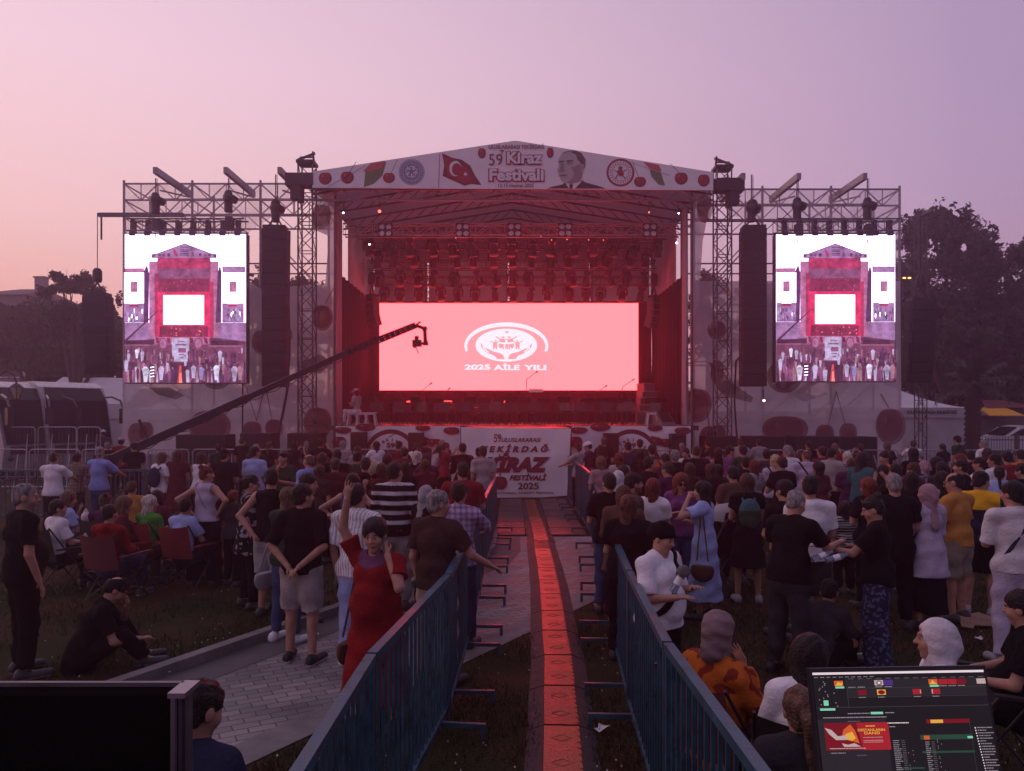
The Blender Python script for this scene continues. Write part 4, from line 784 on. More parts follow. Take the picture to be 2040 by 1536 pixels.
scrim([(1378, 640), (1396, 560), (1545, 560), (1793, 560), (1797, 905), (1376, 905)], 27.42, SCR, 'grey mesh cloth printed with cherries across the right wing below the screen', [('c', 1428, 657, 19, 20), ('l', (1424, 638), (1420, 610)), ('c', 1388, 806, 30, 36), ('g', [(1412, 720), (1440, 738), (1455, 760), (1500, 792), (1496, 802), (1450, 790), (1425, 770)]), ('c', 1428, 740, 14, 26), ('c', 1562, 750, 36, 33), ('c', 1413, 872, 20, 26), ('c', 1430, 862, 16, 16), ('l', (1412, 850), (1408, 818), 3), ('c', 1563, 855, 46, 30), ('c', 1642, 865, 19, 22), ('c', 1688, 862, 18, 22), ('l', (1648, 848), (1664, 780)), ('l', (1682, 846), (1664, 780)), ('c', 1772, 848, 30, 38), ('l', (1768, 812), (1752, 785), 3)])
b = MB(); b.tube(at(1378, 380, 26.5), at(1378, 905, 26.5), .05, n=7); tag(b.build('scaffold_pole', ALUD), 'dark upright pole at the right edge of the stage opening', 'pole', 'poles at the stage opening')
b = MB(); b.tube(at(668, 376, 26.5), at(668, 905, 26.5), .05, n=7); tag(b.build('scaffold_pole', ALUD), 'dark upright pole at the left edge of the stage opening', 'pole', 'poles at the stage opening')
def cable(pts, Y, r, label):
    P = [at(px, py, Y) for px, py in pts]; b = MB(); b.path(P, r, 5); tag(b.build('hanging_cable', BLK), label, 'cable', 'cables down the wings')
cable([(1487, 770), (1483, 700), (1466, 720), (1463, 800), (1467, 860), (1472, 900)], 26.9, .035, 'black cable hanging beside the right main line array'); cable([(577, 460), (575, 600), (577, 700), (572, 780), (556, 860), (545, 900)], 26.9, .045, 'black cable bundle hanging behind the left main line array'); cable([(484, 765), (483, 860), (482, 905)], 27.1, .03, 'straight black cable below the left tall screen'); cable([(1610, 560), (1610, 700)], 27.0, .001, 'thin dark cord on the right wing') if False else None

# ------------------------------------------------------------------ things standing on the stage
SZ = 2.085
VIN = mat('dark_vinyl', (.03, .026, .03), .3)
CH_ = thing('orchestra_chair', 'x', 'chair'); b = MB(); b.box((0, 0, .45), (.42, .42, .06)); b.build('seat', VIN, CH_); b = MB(); b.box((0, .2, .68), (.42, .04, .34), Matrix.Rotation(R(-8), 3, 'X')); b.build('backrest', VIN, CH_)
for sx in (-.19, .19):
    for sy in (-.19, .19): b = MB(); b.tube((sx, sy, 0), (sx, sy, .43 if sy < 0 else .84), .014, n=5); b.build('leg', BLK, CH_)
MS = thing('music_stand', 'x', 'music stand'); b = MB(); b.tube((0, 0, 0), (0, 0, .84), .013, n=5)
for a in (90, 210, 330): b.tube((0, 0, .18), (.28 * math.cos(R(a)), .28 * math.sin(R(a)), .01), .01, n=4)
b.build('stand_pole', BLK, MS); b = MB(); b.box((0, 0, .9), (.46, .02, .3), Matrix.Rotation(R(48), 3, 'X')); b.box((0, -.09, .81), (.46, .06, .015)); b.build('desk', mat('black_desk', (.03, .028, .03), .3, .3), MS)
fc = fm = True; rows = [(27.0, 13, -5.0, 5.1), (28.5, 14, -5.0, 5.1), (30.0, 13, -4.8, 4.8), (31.5, 12, -4.6, 4.6)]; rn = ['front', 'second', 'third', 'back']
for ri, (Y, n, xa, xb) in enumerate(rows):
    for i in range(n):
        x = xa + (xb - xa) * i / (n - 1) + rnd.uniform(-.12, .12)
        o = CH_ if fc else copy_tree(CH_); fc = False; o.location = (x, Y + .45 + rnd.uniform(-.1, .1), SZ); o.rotation_euler = (0, 0, rnd.uniform(-.5, .5)); o['label'] = f'empty black chair in the {rn[ri]} row of the orchestra'; o['group'] = f'chairs in the {rn[ri]} orchestra row'
        if (i + ri) % 2 == 0 or ri in (1,):
            o = MS if fm else copy_tree(MS); fm = False; o.location = (x + rnd.uniform(-.1, .1), Y - .35 + rnd.uniform(-.1, .1), SZ); o.rotation_euler = (0, 0, rnd.uniform(-.6, .6)); o['label'] = f'black music stand in the {rn[ri]} row of the orchestra'; o['group'] = f'music stands in the {rn[ri]} orchestra row'
CYM = mat('cymbal_brass', (.5, .33, .14), .25, .9); SHELL = mat('drum_shell', (.25, .03, .03), .25, coat=.6)
def cymbal(x, Y, z, label): t = thing('cymbal', label, 'cymbal', (x, Y, SZ), 0, 'cymbals on stage'); b = MB(); b.tube((0, 0, 0), (0, 0, z), .014, n=5); b.bar((-.2, 0, .02), (.2, 0, .02), .02); b.bar((0, -.2, .02), (0, .2, .02), .02); b.build('stand_pole', BLK, t); b = MB(); b.lathe((0, 0, z), [(.23, 0), (.15, .012), (.04, .03), (.01, .034)], 16, Matrix.Rotation(.2, 3, 'X')); b.build('bronze_disc', CYM, t)
for px, py, s_ in ((820, 800, 'leftmost'), (890, 800, 'left of the middle'), (915, 797, 'beside the tom drums'), (1000, 800, 'near the middle'), (1098, 803, 'right of the middle'), (1168, 800, 'rightmost')): cymbal(gx(px, 31), 31.0, gz(py, 31) - SZ, f'brass cymbal catching red light on stage, {s_}')
def drum(x, Y, r, h, z, label): t = thing('drum', label, 'drum', (x, Y, SZ), 0, 'drums on stage'); b = MB(); b.lathe((0, 0, z), [(r, 0), (r, h)], 18); b.build('shell', SHELL, t); b = MB(); b.lathe((0, 0, z), [(r * 1.03, h), (r * 1.03, h + .02), (r * .97, h + .025)], 18); b.build('drum_skin', WHITEP, t); b = MB(); [b.tube((r * .8 * math.cos(a), r * .8 * math.sin(a), 0), (r * .6 * math.cos(a), r * .6 * math.sin(a), z + .05), .012, n=4) for a in (0, 2.1, 4.2)]; b.build('drum_legs', BLK, t)
for px, r, h, z, s_ in ((905, .2, .2, .62, 'left tom'), (925, .2, .2, .62, 'right tom'), (940, .26, .3, .35, 'floor tom'), (895, .18, .15, .5, 'snare')): drum(gx(px, 30.6), 30.6, r, h, z, f'red shelled drum on stage, the {s_} of the set')
def mic(px, Y, z, label): t = thing('microphone_stand', label, 'microphone stand', (gx(px, Y), Y, SZ), 0, 'microphone stands on stage'); b = MB(); b.tube((0, 0, 0), (0, 0, z), .012, n=5); b.lathe((0, 0, 0), [(.15, 0), (.14, .02), (.02, .04)], 12); b.tube((0, 0, z), (.35, -.2, z + .25), .01, n=4); b.build('stand_pole', BLK, t); b = MB(); b.tube((.35, -.2, z + .25), (.42, -.24, z + .3), .025, .03, n=7); b.build('microphone', BLK, t)
for px, z, s_ in ((840, 1.3, 'leftmost'), (876, 1.1, 'behind the toms'), (1049, 1.75, 'tallest, by the white sheet'), (1186, 1.2, 'right of the middle'), (1240, 1.45, 'rightmost')): mic(px, 29.3, z, f'thin black microphone stand on stage, {s_}')
t = thing('sheet_music_desk', 'tilted desk with white sheets held up at centre stage', 'music stand', (gx(1068, 28), 28.0, SZ)); b = MB(); b.tube((0, 0, 0), (0, 0, 1.2), .014, n=5); b.lathe((0, 0, 0), [(.2, 0), (.18, .02), (.02, .04)], 12); b.build('stand_pole', BLK, t); b = MB(); b.box((0, 0, 1.27), (.52, .3, .015), Matrix.Rotation(R(24), 3, 'X')); b.build('sheet', PAPER, t)
STM = mat('pale_plastic_stool', (.62, .58, .58), .4)
def stool(px, Y, label): 
    t = thing('plastic_stool', label, 'stool', (gx(px, Y), Y, SZ), 0, 'white plastic stools on stage'); b = MB(); b.box((0, 0, .44), (.34, .34, .04)); b.box((0, 0, .40), (.3, .3, .05)); b.build('seat', STM, t)
    for sx in (-1, 1):
        for sy in (-1, 1): b = MB(); b.bar((sx * .13, sy * .13, .4), (sx * .19, sy * .19, 0), .055, .03); b.build('leg', STM, t)
for px, s_ in ((704, 'under the seated woman in the white cap'), (722, 'second of the row at the left stage edge'), (739, 'right end of the row at the left stage edge'), (1298, 'alone at the right side of the stage')): stool(px, 26.45, f'white plastic stool on stage, {s_}')
t = thing('stage_monitor', 'wedge loudspeaker lit red at the right stage edge', 'loudspeaker', (gx(1322, 26.4), 26.4, SZ), .5); b = MB(); b.prism([(0, 0), (.5, 0), (.5, .42), (.32, .45), (0, .1)], lambda u, v, d: Vector((d - .3, u - .25, v)), .6); b.build('cabinet', mat('wedge_paint', (.2, .18, .18), .5), t); b = MB(); b.bar((0, -.25, .12), (0, .05, .46), .5, .015); b.build('grille', GRILLE, t)
CASE = mat('case_laminate', (.10, .085, .09), .4, vary=.2)
for k, (w_, h_) in enumerate(((.75, .5), (.7, .26), (.62, .26), (.66, .24), (.5, .3))):
    t = thing('equipment_case', f'dark equipment case on stage right of the main screen, {["lowest of the stack", "second from below in the stack", "middle of the stack", "second from above in the stack", "top of the stack"][k]}', 'case', (gx(1287, 29) + .05 * (k % 2), 29, SZ + [0, .5, .765, 1.03, 1.275][k]), .1 * k, 'stacked equipment cases'); b = MB(); b.box((0, 0, h_ / 2), (w_, .5, h_ * .98)); b.build('body', CASE, t); b = MB()
    for z in (.012, h_ - .02): b.box((0, -.252, z), (w_ * 1.01, .012, .025))
    b.build('edge_trim', ALU, t)

# ------------------------------------------------------------------ camera crane
t = thing('camera_crane', 'long dark camera crane reaching from the left lawn across to the main screen', 'camera crane', (gx(262, 20), 20.0, 0))
O0 = Vector((gx(262, 20), 20.0, 0)); A0 = at(205, 922, 19.75) - O0; A1 = at(690, 703, 23.2) - O0; A2 = at(828, 648, 24.1) - O0; JB = mat('crane_black', (.02, .018, .022), .45, .3)
b = MB(); b.bar(A0, A0.lerp(A1, .55), .24, .22); b.bar(A0.lerp(A1, .55), A1, .19, .17); b.build('boom', JB, t)
b = MB(); dd = (A2 - A1); nrm_ = Vector((-dd.z, 0, dd.x)).normalized()
for s_ in (-.09, .09): b.bar(A1 + nrm_ * s_, A2 + nrm_ * s_ * .8, .06)
for i in range(13): p = A1 + dd * (i / 13 + .04); b.lathe(p, [(.095, -.02), (.095, .02), (.055, .02), (.055, -.02)], 12, Matrix.Rotation(R(90), 3, 'X')) if i % 1 == 0 else None
b.build('nose_section', JB, t)
h0 = at(828, 648, 24.1) - O0; h1 = at(846, 655, 24.1) - O0; h2 = at(848, 684, 24.1) - O0; h3 = at(834, 685, 24.1) - O0
b = MB(); b.bar(h0, h1, .1); b.bar(h1, h2, .11); b.bar(h2, h3, .08); b.ball(h1, .09, 8); b.box(h2, (.16, .14, .12)); b.bar(h0, at(838, 641, 24.1) - O0, .05); b.build('remote_head', JB, t)
b = MB(); c_ = at(831, 684, 24.1) - O0; b.box(c_, (.28, .3, .2)); b.tube(c_, c_ + Vector((-.12, .32, -.05)), .07, .08, n=10); b.box(c_ + Vector((0, -.1, .16)), (.12, .14, .12)); b.tube(c_ + Vector((-.05, 0, -.1)), c_ + Vector((.04, 0, -.32)), .012, n=4); b.build('video_camera', JB, t)
b = MB(); pv = A0.lerp(A1, .1); b.tube((pv.x, pv.y, .45), pv, .08, n=8)
for a in (30, 150, 270): b.bar((pv.x, pv.y, .6), (pv.x + 1.0 * math.cos(R(a)), pv.y + 1.0 * math.sin(R(a)), .02), .07)
b.build('pedestal', JB, t); b = MB(); 
for k in range(4): b.box(A0 + Vector((-.1 + .11 * k, 0, -.02)), (.09, .46, .46))
b.build('counterweight', JB, t); b = MB(); b.bar(at(277, 836, 20.4) - O0, at(293, 868, 20.4) - O0, .06); b.bar(at(293, 868, 20.4) - O0, A0.lerp(A1, .14), .05); b.build('monitor_arm', JB, t)
b = MB()
for i in range(14): b.path([A0.lerp(A1, i / 14) + Vector((0, -.1, -.13)), A0.lerp(A1, (i + .5) / 14) + Vector((0, -.1, -.2)), A0.lerp(A1, (i + 1) / 14) + Vector((0, -.1, -.13))], .012, 4)
b.build('boom_cable', BLK, t)

# ------------------------------------------------------------------ beyond the stage: tents, coaches, palm, car, trees, houses
TENT = mat('tent_canvas', (.66, .62, .65), .75, bump=.3, bscale=3, vary=.1, vscale=1.5)
def pagoda(cx_, cy_, hw, ez, pz, label, txt=None, tb=None, group=None, walls=True):
    t = thing('event_tent', label, 'tent', (cx_, cy_, 0), 0, group); b = MB(); P = []; n = 8
    cor = [(-1, -1), (1, -1), (1, 1), (-1, 1)]
    def ring_(f_): z = ez + (pz - ez) * (f_ ** 1.5); k = hw * (1 - f_); return [(sx * k, sy * k, z) for sx, sy in cor]
    rr = [ring_(i / n) for i in range(n)] + [[(.06 * sx, .06 * sy, pz) for sx, sy in cor]]
    for a, c in zip(rr[:-1], rr[1:]):
        for i in range(4): j = (i + 1) % 4; b.add([a[i], a[j], c[j], c[i]], [(0, 1, 2, 3)], False)
    b.build('roof', TENT, t); b = MB()
    for i in range(4):
        a, c = cor[i], cor[(i + 1) % 4]; b.add([(a[0] * hw, a[1] * hw, ez), (c[0] * hw, c[1] * hw, ez), (c[0] * hw, c[1] * hw, ez - .45), (a[0] * hw, a[1] * hw, ez - .45)], [(0, 3, 2, 1)])
    b.build('valance', TENT, t)
    if walls:
        b = MB(); m_ = 14
        for i in range(4):
            a, c = Vector((*cor[i], 0)) * (hw - .06), Vector((*cor[(i + 1) % 4], 0)) * (hw - .06); nn = Vector((a.y - c.y, c.x - a.x, 0)).normalized()
            for k in range(m_):
                p, q_ = a.lerp(c, k / m_), a.lerp(c, (k + 1) / m_); w1, w2 = .03 * math.sin(k * 2.1), .03 * math.sin((k + 1) * 2.1); b.add([p + nn * w1, q_ + nn * w2, q_ + nn * w2 * .2 + Vector((0, 0, ez - .4)), p + nn * w1 * .2 + Vector((0, 0, ez - .4))], [(0, 1, 2, 3)], True)
        b.build('side_wall', TENT, t)
    for sx, sy in cor: b = MB(); b.tube((sx * (hw - .02), sy * (hw - .02), 0), (sx * (hw - .02), sy * (hw - .02), ez), .04, n=6); b.build('leg', ALU, t)
    if txt:
        fn_ = pxplane(cy_ - hw - .02); off = -Vector((cx_, cy_, 0))
        text(txt, loc(fn_, off), *tb, INKK, t, .015, .03)
    return t
hw = 3.1; cy0 = 36.2; ez = gz(812, cy0 - hw); pagoda(gx(1928, cy0 - hw) - hw, cy0, hw, ez, gz(748, cy0) + .05, 'white peaked tent right of the right wing, lettered SÜLEYMANPAŞA BELEDİYESİ', 'SÜLEYMANPAŞA BELEDİYESİ', (1806, 1906, 816, 826))
t = thing('event_tent', 'long white tent behind the coaches, lettered BELEDİYESİ', 'tent', (gx(150, 38), 38, 0)); X = lambda p: gx(p, 38) - gx(150, 38); b = MB()
zr, ze = gz(746, 38), gz(805, 38); V = []
prof = [(58, 752), (64, 746), (110, 748), (145, 747), (190, 748), (226, 746), (240, 760)]
for k, (px, py) in enumerate(prof): V += [(X(px), 2.6, gz(py, 38)), (X(px - 14 if k < 3 else px + (10 if k > 4 else 0)), 0, ze)]
b.add(V, [(2 * i, 2 * i + 1, 2 * i + 3, 2 * i + 2) for i in range(len(prof) - 1)], True); b.build('roof', TENT, t); b = MB(); b.box(((X(45) + X(250)) / 2, .03, (ze + ze - .75) / 2), (X(250) - X(45), .03, .75)); b.build('valance', TENT, t); b = MB(); b.box(((X(45) + X(250)) / 2, .1, (ze - .7) / 2), (X(250) - X(45), .03, ze - .7)); b.build('side_wall', TENT, t)
fn_ = pxplane(37.96); text('BELEDİYESİ', loc(fn_, -Vector((gx(150, 38), 38, 0))), 106, 208, 812, 825, INKK, t, .02, .035)
pagoda(gx(385, 34), 36.5, 2.6, 2.7, 4.6, 'white peaked tent showing faintly through the left mesh cloth'); pagoda(gx(1560, 34), 37.5, 2.8, 2.6, 4.4, 'white peaked tent showing faintly through the right mesh cloth')

BUSW = mat('coach_white_paint', (.50, .48, .50), .3, coat=.3, vary=.05); BUSD = mat('coach_dark_paint', (.03, .026, .03), .2, coat=.8); GL = mat('dark_glass', (.010, .009, .012), .14, spec=.3)
def coach(px, Y, yaw, label, Hh=3.75, txt=None, refl=False):
    t = thing('coach', label, 'coach', (gx(px, Y), Y, 0), yaw, 'coaches at the left'); L_, W_ = 11.5, 2.5
    prof = [(0, .35), (.12, 1.2), (.02, 1.6), (-.35, 3.0), (-.75, Hh - .22), (-1.3, Hh), (-L_ + .4, Hh + .05), (-L_, Hh - .3), (-L_, .35)]
    b = MB(); b.prism(prof, lambda u, v, d: Vector((u, d - W_ / 2, v)), W_); b.build('body', BUSW, t)
    b = MB(); b.add([(.10, -W_ / 2 + .08, 1.35), (.10, W_ / 2 - .08, 1.35), (-.35, W_ / 2 - .08, 3.02), (-.72, W_ / 2 - .16, Hh - .25), (-.72, -W_ / 2 + .16, Hh - .25), (-.35, -W_ / 2 + .08, 3.02)], [(0, 1, 2, 5), (5, 2, 3, 4)])
    b.v = [(x + .06, y, z) for x, y, z in b.v]; b.build('windscreen', GL, t)
    sd = -W_ / 2 - .012; b = MB(); b.prism([(-.22, 1.2), (-.32, 1.9), (-.62, 2.6), (-1.0, 3.05), (-1.6, 3.35), (-L_ + 1.0, 3.42), (-L_ + .5, 1.2)], lambda u, v, d: Vector((u, sd + d, v)), .02); b.build('side_window', GL, t)
    b = MB(); b.prism([(-.2, .5), (-.22, 1.18), (-L_ + .4, 1.18), (-L_ + .2, .5)], lambda u, v, d: Vector((u, sd + .004 + d, v)), .016); b.build('side_panel', BUSD, t)
    b = MB(); b.prism([(-1.62, .45), (-1.5, 2.2), (-1.62, 3.3), (-1.72, 3.3), (-1.62, 2.2), (-1.74, .45)], lambda u, v, d: Vector((u, sd - .008 + d, v)), .016); b.build('door_pillar', BUSW, t)
    for x in (-2.6, -L_ + 3): b = MB(); b.lathe((x, -W_ / 2 + .1, .5), [(.5, -.13), (.5, .13)], 18, Matrix.Rotation(R(90), 3, 'X')); b.build('wheel', RUB, t)
    for s_ in (-1, 1):
        b = MB(); b.path([(-.55, s_ * (W_ / 2 - .2), 3.15), (.0, s_ * W_ / 2, 3.2), (.45, s_ * (W_ / 2 + .12), 3.05), (.62, s_ * (W_ / 2 + .16), 2.75)], .045, 6); m_ = b.build('mirror_arm', BUSD, t); b = MB(); b.box((.62, s_ * (W_ / 2 + .16), 2.4), (.16, .24, .62)); b.build('mirror', BUSD, m_)
    b = MB(); b.box((.11, 0, 1.1), (.03, 2.0, .3)); b.build('grille_band', BUSD, t)
    for s_ in (-1, 1): b = MB(); b.ball((.08, s_ * .95, .8), .14, 8, (.4, 1, .7)); b.build('headlight', GLASSB, t)
    if txt:
        b = MB(); vs, fs = text_raw(txt, .015); xs = [p[0] for p in vs]; ym = [p[1] for p in vs]; u0, u1, v0, v1 = -1.08, -.24, 1.95, 2.3
        b.add([(u0 + (u1 - u0) * (p[0] - min(xs)) / (max(xs) - min(xs)), sd - .02, v0 + (v1 - v0) * (p[1] - min(ym)) / (max(ym) - min(ym))) for p in vs], fs); b.build('lettering', INKW, t)
    return t
coach(160, 30.5, R(-36), 'white coach with dark glass and horn mirrors facing right beside the left wing', 3.8); coach(66, 29.2, R(-20), 'white coach with a dark side lettered ANSI at the left edge', 3.75, 'ANSI')
# street lantern at far left
IRON = mat('dark_iron', (.03, .028, .03), .5, .5); LG = mat('lantern_glass', (.45, .36, .26), .3)
t = thing('street_lantern', 'old style street lantern on a curved arm before the coaches', 'street lamp', (gx(-6, 24.2), 24.2, 0)); lx_ = gx(33, 24.2) - gx(-6, 24.2); b = MB(); b.tube((0, 0, 0), (0, 0, gz(760, 24.2)), .06, .045, n=8); zz_ = gz(760, 24.2)
b.path([(0, 0, zz_), (.06, 0, zz_ + .18), (lx_ * .45, 0, zz_ + .34), (lx_ * .85, 0, zz_ + .22), (lx_, 0, zz_ - .05), (lx_, 0, gz(768, 24.2))], .025, 6); b.build('pole', IRON, t)
zl = gz(795, 24.2); b = MB(); b.lathe((lx_, 0, zl), [(.08, 0), (.20, .34), (.20, .36)], 6); b.build('lantern_glass', LG, t); b = MB(); b.lathe((lx_, 0, zl + .36), [(.24, 0), (.13, .1), (.03, .16)], 6); b.lathe((lx_, 0, zl - .04), [(.03, 0), (.09, .04)], 6)
for k in range(6): a = R(60 * k); b.tube((lx_ + .08 * math.cos(a), .08 * math.sin(a), zl), (lx_ + .2 * math.cos(a), .2 * math.sin(a), zl + .36), .012, n=4)
b.build('lantern_frame', IRON, t)
# trees
LEAF = mat('leaf', rough=.75, attr=True, spec=.2); BARK = mat('bark', (.06, .045, .035), .9, bump=.8, bscale=14)
def tree(x, y, H, blobs, label, nleaf=9000, size=.22, trunk=.25, seed=0, tint=(.040, .055, .024), sparse=1.0, group='trees around the square', t0=.3):
    rs = np.random.RandomState(seed); t = thing('tree', label, 'tree', (x, y, 0), 0, group); tot = sum((r[3] * r[4]) ** 1.0 for r in blobs); V, C = [], []; b = MB(); r_ = random.Random(seed)
    b.tube((0, 0, 0), (r_.uniform(-.2, .2), 0, H * t0), trunk, trunk * .75, n=8)
    for (bx, by, bz, rx, rz_b) in blobs:
        p0 = Vector((0, 0, H * t0)); p1 = Vector((bx, by, bz)); mid = p0.lerp(p1, .5) + Vector((r_.uniform(-.3, .3), r_.uniform(-.3, .3), r_.uniform(-.2, .3))); b.tube(p0, mid, trunk * .5, trunk * .3, n=6); b.tube(mid, p1, trunk * .3, trunk * .1, n=5)
        for k in range(4):
            e = p1 + Vector((r_.uniform(-1, 1) * rx * .8, r_.uniform(-1, 1) * rx * .8, r_.uniform(-.4, .9) * rz_b)); b.tube(mid.lerp(p1, r_.uniform(.4, 1)), e, trunk * .1, trunk * .03, n=4)
        n = int(3.2 * nleaf * rx * rz_b / tot); d = rs.randn(n, 3); d /= np.linalg.norm(d, axis=1)[:, None]; ph = rs.rand(3) * 6; lump = .92 + .34 * np.sin(d[:, 0] * 5 + ph[0]) * np.sin(d[:, 1] * 5 + ph[1]) + .25 * np.sin(d[:, 2] * 7 + d[:, 0] * 4 + ph[2]); rad = (rs.rand(n) ** .45) * lump
        P = np.array([bx, by, bz]) + d * rad[:, None] * np.array([rx, rx, rz_b])
        cl_ = np.array([mnoise.noise((p[0] * .9 + seed, p[1] * .9, p[2] * .9)) for p in P]); keep = cl_ > (-.18 if sparse >= 1 else .02); P = P[keep]; d = d[keep]; n = len(P)
        size_ = size * .5; u_ = rs.randn(n, 3); u_ /= np.linalg.norm(u_, axis=1)[:, None]; w_ = np.cross(u_, d); w_ /= np.linalg.norm(w_, axis=1)[:, None] + 1e-9; s_ = size_ * (.5 + rs.rand(n))[:, None]
        V.append(np.stack([P - u_ * s_ * .5, P + w_ * s_ * .32, P + u_ * s_ * .5, P - w_ * s_ * .32], 1)); sh = .6 + .8 * rs.rand(n)[:, None]; C.append(np.repeat(np.array(tint)[None] * sh * (1 + .25 * rs.randn(n, 1).clip(-1, 1)), 4, axis=0))
    b.build('trunk', BARK, t); V = np.concatenate(V).reshape(-1, 3); mesh_np('crown', V, np.arange(len(V)).reshape(-1, 4), LEAF, t, False, np.concatenate(C).clip(.004, 1)); return t
def pxtree(px, Y, blobs, *a, **k):   # blobs in photograph pixels: (px, py, rx, ry, depth offset)
    s_ = Y / F; H = max(gz(p[1] - p[3], Y) for p in blobs); tree(gx(px, Y), Y, H, [((p[0] - px) * s_, p[4] if len(p) > 4 else 0, gz(p[1], Y), p[2] * s_, p[3] * s_) for p in blobs], *a, **k)
pxtree(1880, 44, [(1885, 448, 52, 45), (1832, 470, 45, 42), (1900, 520, 62, 55, -1), (1830, 560, 60, 60, 1), (1870, 620, 80, 60), (1815, 640, 40, 60), (1900, 690, 75, 60, -1)], 'tallest dark leafy tree right of the right wing', nleaf=17000, size=.55, trunk=.45, seed=1, t0=.25)
pxtree(1975, 46, [(1962, 520, 36, 34), (1985, 545, 30, 30), (1955, 580, 45, 40), (2000, 640, 60, 50), (1960, 680, 60, 55)], 'middle dark tree at the right with a lower rounded crown', nleaf=10000, size=.5, trunk=.35, seed=2, t0=.25)
pxtree(2050, 43, [(2045, 510, 34, 36), (2040, 570, 38, 45), (2050, 660, 60, 70), (2030, 720, 60, 50), (2080, 600, 60, 80)], 'dark tree cut off by the right edge', nleaf=11000, size=.5, trunk=.4, seed=3, t0=.25)
pxtree(1880, 52, [(1830, 740, 70, 60), (1910, 760, 90, 60), (1990, 760, 80, 60), (2060, 770, 70, 60)], 'broad low dark tree behind the palm', nleaf=9000, size=.6, trunk=.4, seed=4, t0=.3)
pxtree(150, 40, [(118, 546, 18, 16), (140, 575, 26, 24), (170, 560, 18, 18), (95, 585, 22, 16), (190, 590, 26, 26), (225, 610, 24, 30), (150, 620, 50, 32), (110, 640, 40, 30)], 'feathery tree rising over the others at left', nleaf=8000, size=.34, trunk=.25, seed=5, sparse=.5, t0=.3)
pxtree(60, 47, [(40, 640, 55, 40), (100, 650, 60, 45), (20, 690, 60, 50), (90, 705, 80, 50)], 'dense dark tree at the left above the coaches', nleaf=10000, size=.5, trunk=.4, seed=6, t0=.3)
pxtree(195, 45, [(180, 660, 60, 45), (230, 670, 50, 50), (170, 715, 80, 45), (250, 720, 60, 45), (130, 740, 70, 40)], 'dense dark tree behind the long white tent', nleaf=10000, size=.5, trunk=.4, seed=7, t0=.3)
pxtree(600, 48, [(600, 575, 36, 30), (640, 600, 30, 36), (575, 620, 50, 45), (620, 680, 60, 60)], 'leafy tree seen through the left wing beside the line array', nleaf=7000, size=.42, trunk=.3, seed=8, sparse=.6, t0=.3)
pxtree(510, 50, [(505, 570, 30, 40), (480, 640, 50, 50), (540, 680, 55, 60), (400, 690, 90, 55)], 'dark tree behind the left mesh cloth', nleaf=7000, size=.5, trunk=.3, seed=9, t0=.3)
pxtree(1410, 47, [(1412, 570, 30, 34), (1440, 600, 30, 34), (1395, 610, 26, 30), (1420, 670, 50, 60)], 'leafy tree seen through the right wing beside the line array', nleaf=6000, size=.42, trunk=.3, seed=10, sparse=.6, t0=.3)
pxtree(1560, 52, [(1520, 640, 50, 60), (1600, 680, 80, 60), (1690, 700, 80, 60), (1760, 660, 50, 70)], 'dark tree behind the right mesh cloth', nleaf=8000, size=.55, trunk=.35, seed=11, t0=.3)
pxtree(880, 60, [(760, 760, 120, 60), (980, 765, 140, 55), (1220, 765, 140, 55)], 'low dark trees behind the stage', nleaf=6000, size=.7, trunk=.35, seed=12, t0=.3)
# palm
PY_ = 31.0; t = thing('palm_tree', 'rough palm trunk with dark drooping fronds beside the right white tent', 'palm tree', (gx(1938, PY_), PY_, 0)); hz = gz(772, PY_); b = MB(); prof = [(.36, 0)]; zz_ = 0
while zz_ < hz: prof += [(.30 - .03 * zz_ / hz + .05, zz_ + .06), (.27 - .03 * zz_ / hz, zz_ + .22)]; zz_ += .22
b.lathe((0, 0, 0), prof, 12); b.build('trunk', BARK, t); b = MB(); r_ = random.Random(4)
for k in range(30):
    a = r_.uniform(0, 6.28); el = r_.uniform(-.1, 1.3); Lf = r_.uniform(1.1, 1.7); p = Vector((0, 0, hz)); d = Vector((math.cos(a) * math.cos(el), math.sin(a) * math.cos(el), math.sin(el))); pts = []
    for i in range(9): pts.append(p.copy()); p = p + d * Lf / 8; d = (d + Vector((0, 0, -.14))).normalized()
    sd_ = Vector((-math.sin(a), math.cos(a), 0))
    for i in range(1, 8):
        for s_ in (-1, 1):
            q_ = pts[i] + sd_ * s_ * .42 * math.sin(math.pi * (i + 1) / 10) + (pts[i + 1] - pts[i]) * .8 + Vector((0, 0, -.16)); b.add([pts[i], pts[i] + (pts[i + 1] - pts[i]) * .4, q_], [(0, 1, 2)]); q2 = q_ + (pts[i + 1] - pts[i]) * .3; b.add([pts[i] + (pts[i + 1] - pts[i]) * .5, pts[i] + (pts[i + 1] - pts[i]) * .9, q2], [(0, 1, 2)])
    b.path(pts, .02, 4)
b.build('fronds', mat('palm_leaf', (.045, .055, .028), .7, vary=.4), t)
